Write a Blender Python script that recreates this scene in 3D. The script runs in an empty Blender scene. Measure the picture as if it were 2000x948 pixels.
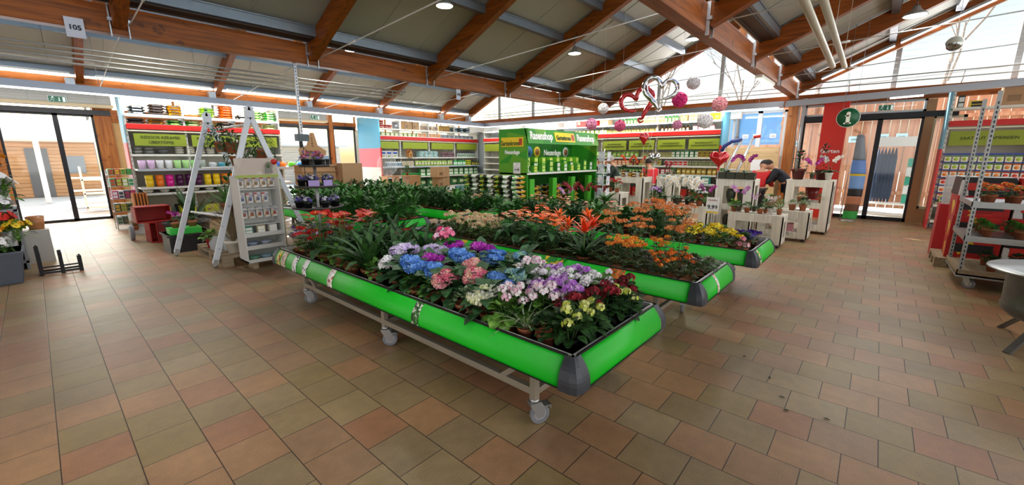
import bpy, bmesh, math, random
from mathutils import Vector, Matrix, Euler
SC = bpy.context.scene
COL = SC.collection
PI = math.pi
R = random.Random(7)

# ---------------------------------------------------------------- camera, world, sun, exposure
YAW = math.radians(41.2); PITCH = math.atan(169/805.)
camd = bpy.data.cameras.new('camera'); cam = bpy.data.objects.new('camera', camd); COL.objects.link(cam)
camd.sensor_width = 36; camd.lens = 36*805/2000.; camd.clip_start = .05; camd.clip_end = 300
cam.location = (0, 0, 1.6); cam.rotation_euler = (PI/2-PITCH, 0, YAW-PI/2)
SC.camera = cam
SC.view_settings.view_transform = 'Standard'; SC.view_settings.look = 'None'
SC.view_settings.gamma = 1; SC.view_settings.use_curve_mapping = False
SC.view_settings.exposure = 0.15
c_ = SC.cycles
c_.max_bounces = 7; c_.diffuse_bounces = 4; c_.glossy_bounces = 3; c_.transmission_bounces = 4; c_.transparent_max_bounces = 12
c_.sample_clamp_indirect = 6; c_.caustics_reflective = False; c_.caustics_refractive = False
c_.use_denoising = True

W = bpy.data.worlds.new('sky'); SC.world = W; W.use_nodes = True
nt = W.node_tree; bg = nt.nodes['Background']
sk = nt.nodes.new('ShaderNodeTexSky'); sk.sky_type = 'NISHITA'; sk.sun_disc = False
sk.sun_elevation = math.radians(32); sk.sun_rotation = math.radians(0); sk.air_density = 1.3; sk.dust_density = 3.5
nt.links.new(sk.outputs[0], bg.inputs[0]); bg.inputs[1].default_value = .4

sund = bpy.data.lights.new('sun', 'SUN'); sund.energy = 22; sund.angle = math.radians(.6); sund.color = (1, .96, .88)
sun = bpy.data.objects.new('sun', sund); COL.objects.link(sun)
sdir = Vector((-.39, -.92, -.53))          # light comes in low through the left doors
sun.rotation_euler = sdir.to_track_quat('-Z', 'Y').to_euler()

def area(name, loc, size, sizey, power, direction, color=(1, 1, 1), spread=180):
    d = bpy.data.lights.new(name, 'AREA'); d.shape = 'RECTANGLE'; d.size = size; d.size_y = sizey; d.energy = power; d.color = color
    d.spread = math.radians(spread)
    o = bpy.data.objects.new(name, d); COL.objects.link(o); o.location = loc
    o.rotation_euler = Vector(direction).to_track_quat('-Z', 'Y').to_euler()
    return o

# ---------------------------------------------------------------- colours and materials
def lin(c):
    if isinstance(c, str):
        c = tuple(int(c[i:i+2], 16) for i in (0, 2, 4))
    return tuple(((v/255)/12.92 if v/255 <= .04045 else (((v/255)+.055)/1.055)**2.4) for v in c)+(1,)
_M = {}
def mat(col, rough=.5, metal=0, var=.12, scale=8, bump=0, spec=.5, sub=0, coat=0, emit=0):
    key = (col, rough, metal, var, scale, bump, spec, sub, coat, emit)
    if key in _M: return _M[key]
    m = bpy.data.materials.new('surface_'+str(len(_M))); m.use_nodes = True; n = m.node_tree.nodes; l = m.node_tree.links
    b = n['Principled BSDF']; c = lin(col)
    b.inputs['Roughness'].default_value = rough; b.inputs['Metallic'].default_value = metal
    b.inputs['Specular IOR Level'].default_value = spec; b.inputs['Coat Weight'].default_value = coat
    b.inputs['Base Color'].default_value = c
    if var > 0 or bump > 0:
        tc = n.new('ShaderNodeTexCoord'); nz = n.new('ShaderNodeTexNoise'); nz.inputs['Scale'].default_value = scale; nz.inputs['Detail'].default_value = 3
        l.new(tc.outputs['Object'], nz.inputs['Vector'])
        if var > 0:
            mx = n.new('ShaderNodeMix'); mx.data_type = 'RGBA'
            mx.inputs[6].default_value = tuple(v*(1-var) for v in c[:3])+(1,); mx.inputs[7].default_value = tuple(min(1, v*(1+var)) for v in c[:3])+(1,)
            l.new(nz.outputs[0], mx.inputs[0]); l.new(mx.outputs[2], b.inputs['Base Color'])
        if bump > 0:
            bp = n.new('ShaderNodeBump'); bp.inputs['Strength'].default_value = bump; bp.inputs['Distance'].default_value = .01
            l.new(nz.outputs[0], bp.inputs['Height']); l.new(bp.outputs[0], b.inputs['Normal'])
    if emit:
        b.inputs['Emission Color'].default_value = c; b.inputs['Emission Strength'].default_value = emit
    _M[key] = m
    return m
def leafmat(c1, c2, rough=.45, scale=30, spec=.4):
    key = ('leaf', c1, c2, rough, scale)
    if key in _M: return _M[key]
    m = bpy.data.materials.new('leaf_'+str(len(_M))); m.use_nodes = True; n = m.node_tree.nodes; l = m.node_tree.links
    b = n['Principled BSDF']; b.inputs['Roughness'].default_value = rough; b.inputs['Specular IOR Level'].default_value = spec
    tc = n.new('ShaderNodeTexCoord'); nz = n.new('ShaderNodeTexNoise'); nz.inputs['Scale'].default_value = scale; nz.inputs['Detail'].default_value = 2
    oi = n.new('ShaderNodeObjectInfo'); ad = n.new('ShaderNodeMath'); ad.operation = 'MULTIPLY_ADD'; ad.inputs[1].default_value = .35; l.new(oi.outputs['Random'], ad.inputs[0])
    mr = n.new('ShaderNodeMapRange'); mr.inputs[1].default_value = .35; mr.inputs[2].default_value = .65; mr.inputs[3].default_value = -.15; mr.inputs[4].default_value = .85
    l.new(tc.outputs['Object'], nz.inputs['Vector']); l.new(nz.outputs[0], mr.inputs[0]); l.new(mr.outputs[0], ad.inputs[2])
    mx = n.new('ShaderNodeMix'); mx.data_type = 'RGBA'; mx.inputs[6].default_value = lin(c1); mx.inputs[7].default_value = lin(c2)
    l.new(ad.outputs[0], mx.inputs[0]); l.new(mx.outputs[2], b.inputs['Base Color'])
    _M[key] = m
    return m
def wood(c1, c2, axis='X', scale=1.0, rough=.5, ring=6):
    key = ('wood', c1, c2, axis, scale, rough, ring)
    if key in _M: return _M[key]
    m = bpy.data.materials.new('wood_'+str(len(_M))); m.use_nodes = True; n = m.node_tree.nodes; l = m.node_tree.links
    b = n['Principled BSDF']; b.inputs['Roughness'].default_value = rough; b.inputs['Specular IOR Level'].default_value = .35
    tc = n.new('ShaderNodeTexCoord'); mp = n.new('ShaderNodeMapping')
    s = [ring*2*scale]*3; s['XYZ'.index(axis)] = .7*scale; mp.inputs['Scale'].default_value = s
    nz = n.new('ShaderNodeTexNoise'); nz.inputs['Scale'].default_value = 2; nz.inputs['Detail'].default_value = 5; nz.inputs['Distortion'].default_value = .6
    nk = n.new('ShaderNodeTexNoise'); nk.inputs['Scale'].default_value = 5*scale; nk.inputs['Detail'].default_value = 2
    rk = n.new('ShaderNodeMapRange'); rk.inputs[1].default_value = .66; rk.inputs[2].default_value = .72; rk.inputs[3].default_value = 0; rk.inputs[4].default_value = .6
    l.new(tc.outputs['Object'], mp.inputs[0]); l.new(mp.outputs[0], nz.inputs['Vector']); l.new(tc.outputs['Object'], nk.inputs['Vector']); l.new(nk.outputs[0], rk.inputs[0])
    mr = n.new('ShaderNodeMapRange'); mr.inputs[1].default_value = .3; mr.inputs[2].default_value = .7
    l.new(nz.outputs[0], mr.inputs[0])
    mx = n.new('ShaderNodeMix'); mx.data_type = 'RGBA'; mx.inputs[6].default_value = lin(c1); mx.inputs[7].default_value = lin(c2); l.new(mr.outputs[0], mx.inputs[0])
    m2 = n.new('ShaderNodeMix'); m2.data_type = 'RGBA'; m2.inputs[7].default_value = tuple(v*.35 for v in lin(c1)[:3])+(1,)
    l.new(mx.outputs[2], m2.inputs[6]); l.new(rk.outputs[0], m2.inputs[0]); l.new(m2.outputs[2], b.inputs['Base Color'])
    _M[key] = m
    return m
def stripes(cols, axis='Z', width=.1, rough=.6, seed=0, metal=0):
    """bands of a thing's own colours (printed packs, ribbed sheet)"""
    key = ('stripe', tuple(cols), axis, width, rough, seed, metal)
    if key in _M: return _M[key]
    m = bpy.data.materials.new('pattern_'+str(len(_M))); m.use_nodes = True; n = m.node_tree.nodes; l = m.node_tree.links
    b = n['Principled BSDF']; b.inputs['Roughness'].default_value = rough; b.inputs['Metallic'].default_value = metal
    tc = n.new('ShaderNodeTexCoord'); sp = n.new('ShaderNodeSeparateXYZ'); l.new(tc.outputs['Object'], sp.inputs[0])
    d = n.new('ShaderNodeMath'); d.operation = 'DIVIDE'; d.inputs[1].default_value = width; l.new(sp.outputs['XYZ'.index(axis)], d.inputs[0])
    fl = n.new('ShaderNodeMath'); fl.operation = 'FLOOR'; l.new(d.outputs[0], fl.inputs[0])
    oi = n.new('ShaderNodeObjectInfo'); cb = n.new('ShaderNodeCombineXYZ'); l.new(fl.outputs[0], cb.inputs[0]); cb.inputs[1].default_value = seed
    wn = n.new('ShaderNodeTexWhiteNoise'); l.new(cb.outputs[0], wn.inputs['Vector'])
    cr = n.new('ShaderNodeValToRGB'); cr.color_ramp.interpolation = 'CONSTANT'; e = cr.color_ramp.elements
    while len(e) < len(cols): e.new(.5)
    for i, c in enumerate(cols): e[i].position = i/len(cols); e[i].color = lin(c)
    l.new(wn.outputs[0], cr.inputs[0]); l.new(cr.outputs[0], b.inputs['Base Color'])
    _M[key] = m
    return m
def patches(cols, scale=20, rough=.5, spec=.4):
    """blotches of a thing's own colours (printed picture labels, mixed foliage print)"""
    key = ('patch', tuple(cols), scale, rough)
    if key in _M: return _M[key]
    m = bpy.data.materials.new('print_'+str(len(_M))); m.use_nodes = True; n = m.node_tree.nodes; l = m.node_tree.links
    b = n['Principled BSDF']; b.inputs['Roughness'].default_value = rough; b.inputs['Specular IOR Level'].default_value = spec
    tc = n.new('ShaderNodeTexCoord'); vo = n.new('ShaderNodeTexVoronoi'); vo.inputs['Scale'].default_value = scale
    l.new(tc.outputs['Object'], vo.inputs['Vector']); sp = n.new('ShaderNodeSeparateColor'); l.new(vo.outputs['Color'], sp.inputs[0])
    cr = n.new('ShaderNodeValToRGB'); cr.color_ramp.interpolation = 'CONSTANT'; e = cr.color_ramp.elements
    while len(e) < len(cols): e.new(.5)
    for i, c in enumerate(cols): e[i].position = i/len(cols); e[i].color = lin(c)
    l.new(sp.outputs[0], cr.inputs[0]); l.new(cr.outputs[0], b.inputs['Base Color'])
    _M[key] = m
    return m
def glass(tint='f4fbff', refl=.12, key='g'):
    k = ('glass', tint, refl)
    if k in _M: return _M[k]
    m = bpy.data.materials.new('glass_'+str(len(_M))); m.use_nodes = True; n = m.node_tree.nodes; l = m.node_tree.links
    n.remove(n['Principled BSDF']); out = n['Material Output']
    t = n.new('ShaderNodeBsdfTransparent'); t.inputs[0].default_value = lin(tint)
    g = n.new('ShaderNodeBsdfGlossy'); g.inputs['Roughness'].default_value = .05
    f = n.new('ShaderNodeFresnel'); f.inputs[0].default_value = 1.45; mx = n.new('ShaderNodeMixShader')
    l.new(f.outputs[0], mx.inputs[0]); l.new(t.outputs[0], mx.inputs[1]); l.new(g.outputs[0], mx.inputs[2]); l.new(mx.outputs[0], out.inputs[0])
    _M[k] = m
    return m
def clearplastic(tint='e8f2f0', a=.35, rough=.2):
    k = ('clear', tint, a)
    if k in _M: return _M[k]
    m = bpy.data.materials.new('plastic_film_'+str(len(_M))); m.use_nodes = True; n = m.node_tree.nodes; l = m.node_tree.links
    b = n['Principled BSDF']; b.inputs['Base Color'].default_value = lin(tint); b.inputs['Alpha'].default_value = a; b.inputs['Roughness'].default_value = rough
    _M[k] = m
    return m
def lamp(col, strength):
    k = ('lamp', col, strength)
    if k in _M: return _M[k]
    m = bpy.data.materials.new('lamp_'+str(len(_M))); m.use_nodes = True
    b = m.node_tree.nodes['Principled BSDF']; b.inputs['Base Color'].default_value = lin(col)
    b.inputs['Emission Color'].default_value = lin(col); b.inputs['Emission Strength'].default_value = strength
    _M[k] = m
    return m

# ---------------------------------------------------------------- mesh builder
class MB:
    def __init__(s): s.v = []; s.f = []; s.m = []; s.s = []
    def add(s, vs, fs, m=0, smooth=False, mx=None):
        b = len(s.v)
        if mx is not None: vs = [mx @ Vector(p) for p in vs]
        s.v.extend([tuple(p) for p in vs])
        for f in fs:
            s.f.append([b+i for i in f]); s.m.append(m); s.s.append(smooth)
        return s
    def box(s, x0, x1, y0, y1, z0, z1, m=0, mx=None):
        vs = [(x, y, z) for x in (x0, x1) for y in (y0, y1) for z in (z0, z1)]
        return s.add(vs, [(0, 1, 3, 2), (4, 6, 7, 5), (0, 4, 5, 1), (2, 3, 7, 6), (0, 2, 6, 4), (1, 5, 7, 3)], m, False, mx)
    def cbox(s, c, d, m=0, rot=None):
        mx = Matrix.Translation(c)
        if rot is not None: mx = mx @ Euler(rot).to_matrix().to_4x4()
        return s.box(-d[0]/2, d[0]/2, -d[1]/2, d[1]/2, -d[2]/2, d[2]/2, m, mx)
    def taper(s, c, d0, d1, h, m=0, mx=None):
        vs = []
        for d, z in ((d0, 0), (d1, h)):
            vs += [(c[0]+a*d[0]/2, c[1]+b*d[1]/2, c[2]+z) for a, b in ((-1, -1), (1, -1), (1, 1), (-1, 1))]
        return s.add(vs, [(3, 2, 1, 0), (4, 5, 6, 7), (0, 1, 5, 4), (1, 2, 6, 5), (2, 3, 7, 6), (3, 0, 4, 7)], m, False, mx)
    def bar(s, p, q, w, h=None, m=0, up=(0, 0, 1)):
        h = w if h is None else h
        p = Vector(p); q = Vector(q); d = (q-p); L = d.length
        if L < 1e-6: return s
        d = d/L; u = Vector(up)
        if abs(d.dot(u)) > .99: u = Vector((0, 1, 0))
        r = d.cross(u).normalized(); u = r.cross(d)
        vs = [a + r*(i*w/2) + u*(j*h/2) for a in (p, q) for i, j in ((-1, -1), (1, -1), (1, 1), (-1, 1))]
        return s.add(vs, [(3, 2, 1, 0), (4, 5, 6, 7), (0, 1, 5, 4), (1, 2, 6, 5), (2, 3, 7, 6), (3, 0, 4, 7)], m)
    def tube(s, pts, r, n=8, m=0, cap=True, smooth=True):
        pts = [Vector(p) for p in pts]; rings = []; prev = None
        rr = r if isinstance(r, (list, tuple)) else [r]*len(pts)
        vs = []; fs = []
        for i, p in enumerate(pts):
            d = (pts[min(i+1, len(pts)-1)]-pts[max(i-1, 0)])
            if d.length < 1e-9: d = Vector((0, 0, 1))
            d.normalize()
            if prev is None:
                u = Vector((0, 0, 1)) if abs(d.z) < .9 else Vector((1, 0, 0))
                a = d.cross(u).normalized()
            else:
                a = (prev-d*prev.dot(d))
                a = a.normalized() if a.length > 1e-6 else d.orthogonal().normalized()
            prev = a; b = d.cross(a)
            for k in range(n):
                t = 2*PI*k/n; vs.append(p+a*(math.cos(t)*rr[i])+b*(math.sin(t)*rr[i]))
        for i in range(len(pts)-1):
            for k in range(n):
                fs.append((i*n+k, i*n+(k+1) % n, (i+1)*n+(k+1) % n, (i+1)*n+k))
        if cap: fs.append(tuple(range(n))[::-1]); fs.append(tuple((len(pts)-1)*n+k for k in range(n)))
        return s.add(vs, fs, m, smooth)
    def cyl(s, c, r, h, n=16, m=0, r2=None, smooth=True):
        c = Vector(c); return s.tube([c, c+Vector((0, 0, h))], [r, r if r2 is None else r2], n, m, True, smooth)
    def lathe(s, prof, c=(0, 0, 0), n=16, m=0, mx=None, smooth=True):
        vs = []; fs = []
        for (r, z) in prof:
            for k in range(n):
                t = 2*PI*k/n; vs.append((c[0]+r*math.cos(t), c[1]+r*math.sin(t), c[2]+z))
        for i in range(len(prof)-1):
            for k in range(n):
                fs.append((i*n+k, i*n+(k+1) % n, (i+1)*n+(k+1) % n, (i+1)*n+k))
        return s.add(vs, fs, m, smooth, mx)
    def ball(s, c, r, n=10, k=6, m=0, sc=(1, 1, 1)):
        pr = [(math.sin(PI*i/k), -math.cos(PI*i/k)) for i in range(k+1)]
        mx = Matrix.Translation(c) @ Matrix.Diagonal((r*sc[0], r*sc[1], r*sc[2], 1))
        return s.lathe(pr, (0, 0, 0), n, m, mx)
    def prism(s, pts, h, mx, m=0, smooth=False):
        """2-D outline in the local xy plane extruded along local z"""
        n = len(pts); vs = [(p[0], p[1], 0) for p in pts]+[(p[0], p[1], h) for p in pts]
        fs = [tuple(range(n))[::-1], tuple(range(n, 2*n))]+[(i, (i+1) % n, n+(i+1) % n, n+i) for i in range(n)]
        return s.add(vs, fs, m, smooth, mx)
    def leaf(s, base, az, el, L, Wd, droop=.6, m=0, kind='ovate', fold=.25, seg=4, twist=0):
        b = Vector(base); vs = []; fs = []
        prof = {'ovate': (.15, .85, 1, .7, .12), 'strap': (.6, .9, 1, .8, .08), 'heart': (.55, 1, .8, .45, .05), 'round': (.4, .95, 1, .8, .3), 'lance': (.2, .8, 1, .6, .05)}[kind]
        p = b; e = el; st = L/seg
        side = Vector((-math.sin(az), math.cos(az), 0))
        for i in range(seg+1):
            t = i/seg*4; a = int(min(t, 3)); w = prof[a]+(prof[a+1]-prof[a])*(t-a); w *= Wd/2
            d = Vector((math.cos(az)*math.cos(e), math.sin(az)*math.cos(e), math.sin(e)))
            nrm = side.cross(d)*-1
            sd = side*math.cos(twist)+nrm*math.sin(twist)
            vs += [p-sd*w+nrm*(w*fold), p, p+sd*w+nrm*(w*fold)]
            p = p+d*st; e -= droop/seg
        for i in range(seg):
            k = 3*i; fs += [(k, k+1, k+4, k+3), (k+1, k+2, k+5, k+4)]
        return s.add(vs, fs, m, True)
    def build(s, name, mats, parent=None, loc=None, rot=None, bev=0, solid=0, sub=0):
        me = bpy.data.meshes.new(name); me.from_pydata(s.v, [], s.f)
        if not isinstance(mats, (list, tuple)): mats = [mats]
        for m in mats: me.materials.append(m)
        me.polygons.foreach_set('material_index', s.m); me.polygons.foreach_set('use_smooth', s.s)
        me.update()
        o = bpy.data.objects.new(name, me); COL.objects.link(o)
        if parent is not None: o.parent = parent
        if loc is not None: o.location = loc
        if rot is not None: o.rotation_euler = rot
        if solid: md = o.modifiers.new('s', 'SOLIDIFY'); md.thickness = solid
        if sub: md = o.modifiers.new('u', 'SUBSURF'); md.levels = sub; md.render_levels = sub
        if bev: md = o.modifiers.new('b', 'BEVEL'); md.width = bev; md.segments = 2; md.limit_method = 'ANGLE'
        return o

def tag(o, label, cat, group=None, kind=None):
    o['label'] = label; o['category'] = cat
    if group: o['group'] = group
    if kind: o['kind'] = kind
    return o
def thing(name, label, cat, loc=(0, 0, 0), rz=0, group=None, sc=1):
    o = bpy.data.objects.new(name, None); COL.objects.link(o); o.empty_display_size = .1
    o.location = loc; o.rotation_euler = (0, 0, rz); o.scale = (sc, sc, sc)
    return tag(o, label, cat, group)
def struct(name, mb, mats, bev=0, parent=None):
    o = mb.build(name, mats, parent, bev=bev)
    if parent is None: o['kind'] = 'structure'
    return o
KIDS = {}
def copy_tree(o, loc=None, rz=None, label=None, group=None, sc=None, parent=None):
    c = o.copy(); COL.objects.link(c)
    if parent is not None: c.parent = parent
    for ch in list(o.children): copy_tree(ch, parent=c)
    if loc is not None: c.location = loc
    if rz is not None: c.rotation_euler[2] = rz
    if label: c['label'] = label
    if group: c['group'] = group
    if sc is not None: c.scale = (sc, sc, sc) if not isinstance(sc, (tuple, list)) else sc
    return c
class Kind:
    """first call places the prototype itself, later calls copy it"""
    def __init__(s, make): s.make = make; s.o = None
    def put(s, loc, rz=0, label=None, group=None, sc=1):
        if s.o is None:
            s.o = s.make(); o = s.o; o.location = loc; o.rotation_euler[2] = rz
            o.scale = (sc, sc, sc) if not isinstance(sc, (tuple, list)) else sc
            if label: o['label'] = label
            if group: o['group'] = group
            return o
        return copy_tree(s.o, loc, rz, label, group, sc)
def text(name, body, size, m, parent, mx, ext=.002, align='CENTER', shear=0, bold=0, sx=1):
    cu = bpy.data.curves.new(name, 'FONT'); cu.body = body; cu.size = size; cu.extrude = ext; cu.align_x = align; cu.align_y = 'CENTER'; cu.shear = shear; cu.offset = bold
    cu.resolution_u = 3
    tmp = bpy.data.objects.new('t', cu); COL.objects.link(tmp)
    dg = bpy.context.evaluated_depsgraph_get(); me = bpy.data.meshes.new_from_object(tmp.evaluated_get(dg))
    bpy.data.objects.remove(tmp); bpy.data.curves.remove(cu)
    me.materials.clear(); me.materials.append(m)
    o = bpy.data.objects.new(name, me); COL.objects.link(o); o.parent = parent
    o.matrix_local = mx @ Matrix.Diagonal((sx, 1, 1, 1))
    return o
def face(loc, normal='-y'):
    """frame whose xy plane faces an axis, letters upright"""
    rz = {'-y': 0, '-x': -PI/2, '+y': PI, '+x': PI/2}[normal]
    return Matrix.Translation(loc) @ Matrix.Rotation(rz, 4, 'Z') @ Matrix.Rotation(PI/2, 4, 'X')

# common materials
ORANGE = wood('703806', 'b06010', 'X', 1, .45); ORANGE_Y = wood('663206', '9e520e', 'Y', 1, .45); ORANGE_Z = wood('8c4a1c', 'c07c3c', 'Z', 1, .5)
STEEL = mat('b9bcc0', .35, .8, .06); GALV = mat('a8a9a6', .45, .7, .15, 14); WHITE = mat('e8e8e4', .5, 0, .04); CREAM = mat('dcd6bd', .5, 0, .05)
BLACK = mat('17181a', .45, 0, .1); DARK = mat('2b2a2c', .4, .2, .1); RED = mat('c81f17', .45, 0, .08); GREEN = mat('04c21e', .45, 0, .04, 3); LIME = mat('8c9c24', .5, 0, .06)
GREY = mat('8f9296', .5, .1, .08); TERRA = mat('a8603e', .75, 0, .18, 20); CARD = mat('b98f66', .8, 0, .08, 6); PAPER = mat('eceeef', .6, 0, .02); INK = mat('15151c', .6, 0, 0)
# ================================================================ room shell
def build_floor():
    m = bpy.data.materials.new('paving'); m.use_nodes = True; n = m.node_tree.nodes; l = m.node_tree.links
    b = n['Principled BSDF']
    tc = n.new('ShaderNodeTexCoord'); sp = n.new('ShaderNodeSeparateXYZ'); l.new(tc.outputs['Object'], sp.inputs[0])
    def M(op, a, bb=None, c=None):
        x = n.new('ShaderNodeMath'); x.operation = op
        for i, v in enumerate((a, bb, c)):
            if v is None: continue
            if isinstance(v, (int, float)): x.inputs[i].default_value = v
            else: l.new(v, x.inputs[i])
        return x.outputs[0]
    px = .2825; py = .305
    u = M('DIVIDE', M('SUBTRACT', sp.outputs[0], .98), px); row = M('FLOOR', u); fu = M('FRACT', u)
    off = M('MULTIPLY', M('FLOORED_MODULO', row, 2), .5)
    v = M('ADD', M('DIVIDE', M('SUBTRACT', sp.outputs[1], 1.62-.305*.5+.1525), py), off); ci = M('FLOOR', v); fv = M('FRACT', v)
    ex = M('MULTIPLY', M('MINIMUM', fu, M('SUBTRACT', 1, fu)), px); ey = M('MULTIPLY', M('MINIMUM', fv, M('SUBTRACT', 1, fv)), py)
    d = M('MINIMUM', ex, ey)
    jt = n.new('ShaderNodeMapRange'); jt.inputs[1].default_value = .0012; jt.inputs[2].default_value = .0035; l.new(d, jt.inputs[0])
    cb = n.new('ShaderNodeCombineXYZ'); l.new(row, cb.inputs[0]); l.new(ci, cb.inputs[1])
    wn = n.new('ShaderNodeTexWhiteNoise'); l.new(cb.outputs[0], wn.inputs['Vector'])
    cr = n.new('ShaderNodeValToRGB'); e = cr.color_ramp.elements
    cols = ['a07a58', '937c58', '99825e', '9c7052', '907a5a', 'a27c58', '977658', '8f7952']
    while len(e) < len(cols): e.new(.5)
    for i, c in enumerate(cols): e[i].position = i/len(cols); e[i].color = lin(c)
    cr.color_ramp.interpolation = 'CONSTANT'; l.new(wn.outputs[0], cr.inputs[0])
    nz = n.new('ShaderNodeTexNoise'); nz.inputs['Scale'].default_value = 140; nz.inputs['Detail'].default_value = 2; l.new(tc.outputs['Object'], nz.inputs['Vector'])
    n2 = n.new('ShaderNodeTexNoise'); n2.inputs['Scale'].default_value = 2.2; n2.inputs['Detail'].default_value = 4; l.new(tc.outputs['Object'], n2.inputs['Vector'])
    n3 = n.new('ShaderNodeTexNoise'); n3.inputs['Scale'].default_value = 14; n3.inputs['Detail'].default_value = 4; l.new(tc.outputs['Object'], n3.inputs['Vector'])
    g = M('ADD', M('MULTIPLY', nz.outputs[0], .7), M('ADD', M('MULTIPLY', n2.outputs[0], .7), M('MULTIPLY', n3.outputs[0], .5)))
    g = M('MULTIPLY_ADD', g, 1.0, .08)
    mu = n.new('ShaderNodeMix'); mu.data_type = 'RGBA'; mu.blend_type = 'MULTIPLY'; mu.inputs[0].default_value = 1
    cg = n.new('ShaderNodeCombineColor'); [l.new(g, cg.inputs[i]) for i in range(3)]
    l.new(cr.outputs[0], mu.inputs[6]); l.new(cg.outputs[0], mu.inputs[7])
    jm = n.new('ShaderNodeMix'); jm.data_type = 'RGBA'; jm.inputs[6].default_value = lin('2e211a'); l.new(jt.outputs[0], jm.inputs[0]); l.new(mu.outputs[2], jm.inputs[7])
    l.new(jm.outputs[2], b.inputs['Base Color'])
    rr = n.new('ShaderNodeMapRange'); rr.inputs[3].default_value = .34; rr.inputs[4].default_value = .56; l.new(n3.outputs[0], rr.inputs[0]); l.new(rr.outputs[0], b.inputs['Roughness'])
    b.inputs['Specular IOR Level'].default_value = .55
    bp = n.new('ShaderNodeBump'); bp.inputs['Strength'].default_value = .35; bp.inputs['Distance'].default_value = .004
    h = M('ADD', jt.outputs[0], M('MULTIPLY', nz.outputs[0], .25)); l.new(h, bp.inputs['Height']); l.new(bp.outputs[0], b.inputs['Normal'])
    q = MB(); q.box(-9, 14.2, -9, 15.1, -.1, 0)
    struct('floor', q, m)
build_floor()

RIB = mat('acaea6', .55, .1, .05, 3); RIBD = mat('7c838c', .4, .6, .1); GUT = mat('3b3331', .5, .2, .1)
SL = .45
# three shed roofs, each rising towards -Y from its girder
def shed(yl, yh, z0, name, x0=-9, x1=14.15):
    zt = z0+SL*(yl-yh)
    q = MB()
    vs = [(x0, yl, z0), (x1, yl, z0), (x1, yh, zt), (x0, yh, zt)]; up = Vector((0, SL, 1)).normalized()*.1
    vs += [tuple(Vector(p)+up) for p in vs]
    q.add(vs, [(0, 1, 2, 3), (7, 6, 5, 4), (0, 4, 5, 1), (1, 5, 6, 2), (2, 6, 7, 3), (3, 7, 4, 0)])
    # standing seams of the panels
    x = x0+.5
    while x < x1:
        q.bar((x, yl, z0), (x, yh, zt), .012, .02, 0); x += 1.0
    struct(name, q, RIB)
    for yy in (yl-.1, yl-1.55, yl-2.55, yl-4.2):
        if yy < yh: continue
        zz = z0+SL*(yl-yy)
        g = MB(); g.box(x0, x1, yy-.06, yy+.06, zz-.16, zz-.02); g.box(x0, x1, yy-.075, yy+.075, zz-.03, zz-.01)
        struct('trim_purlin', g, RIBD)
shed(7.5, 1.5, 3.66, 'ceiling_middle'); shed(14.95, 7.9, 3.62, 'ceiling_back'); shed(1.7, -6.5, 3.66, 'ceiling_front')
# gutters under the low edges
for yy in (7.42, 1.62):
    g = MB(); g.box(-9, 14.1, yy-.02, yy+.2, 3.52, 3.64); g.box(-9, 14.1, yy+.16, yy+.2, 3.5, 3.72)
    struct('trim_gutter', g, GUT)
    g = MB(); g.box(-9, 14.1, yy+.2, yy+.225, 3.5, 3.53); struct('trim_gutter_edge', g, PAPER)
# girders
for yy, nm in ((7.8, 'girder_rear'), (2.0, 'girder_front')):
    g = MB(); g.box(-9, 14.0, yy-.09, yy+.09, 3.16, 3.5); struct('trim_'+nm, g, ORANGE, .006)
RX = [-6.4, -3.9, -1.45, 1.02, 3.5, 6.05, 8.6, 11.1, 13.75]
def rafter(x, yl, yh, z0, w=.14, d=.32):
    zt = z0+SL*(yl-yh)
    q = MB(); mid = Vector((0, 0, d/2))
    q.bar(Vector((x, yl, z0))+mid, Vector((x, yh, zt))+mid, w, d*.92, 0)
    struct('trim_rafter', q, ORANGE_Y)
    c = MB(); c.tube([(x+w/2+.012, yl-.1, z0+.34+.045), (x+w/2+.012, yh, zt+.34)], .008, 5, 0); struct('trim_conduit', c, STEEL)
for x in RX:
    rafter(x, 7.72, 2.1, 3.2); rafter(x, 1.92, -6, 3.2)
    for yy in (7.8, 2.0):
        g = MB(); g.box(x-.2, x-.08, yy+.02, yy+.12, 3.5, 4.1); struct('trim_post', g, ORANGE_Z)
        g = MB()
        for sx in (-.09, .09):
            g.box(x+sx-.006, x+sx+.006, yy-.13, yy-.085, 3.12, 3.52); g.box(x+sx-.02, x+sx+.02, yy-.16, yy-.1, 3.3, 3.34)
        struct('trim_bracket', g, STEEL)
for x in (-1.6, 1.06, 3.87, 6.6, 9.25, 12.25, 13.9):
    rafter(x, 14.95, 8.1, 3.3)
    g = MB(); g.box(x-.26, x-.1, 14.6, 14.85, 3.02, 3.4); g.cyl((x-.2, 14.7, 2.75), .03, .3, 8); struct('trim_bracket', g, STEEL)
# clerestory glazing standing on the girders
for yy, z1 in ((8.0, 6.3), (2.15, 5.9)):
    g = MB(); g.box(-9, 14, yy, yy+.012, 4.05, z1); o = struct('window_clerestory', g, glass())
    x = -8.5; g = MB()
    while x < 14: g.box(x, x+.05, yy-.02, yy+.05, 4.05, z1); x += 1.27
    g.box(-9, 14, yy-.03, yy+.06, 3.99, 4.07); g.box(-9, 14, yy-.03, yy+.06, z1-.06, z1+.1); struct('trim_glazing_bar', g, ORANGE_Z)
# tie rods
def rod(a, b, r=.009, n=6, name='trim_tie_rod'):
    q = MB(); a = Vector(a); b = Vector(b); q.tube([a, b], r, n)
    d = (b-a).normalized(); q.tube([a+d*1.1, a+d*1.3], r*2, n); struct(name, q, PAPER)
for x in RX[3:]:
    rod((x+.1, 7.7, 3.28), (x+.1, 2.1, 3.6)); rod((x+.1, 1.9, 3.3), (x+.1, -5, 3.6))
for x in (1.06, 3.87, 6.6, 9.25, 12.25): rod((x+.3, 14.8, 3.2), (x+.15, 8, 3.6))

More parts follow.
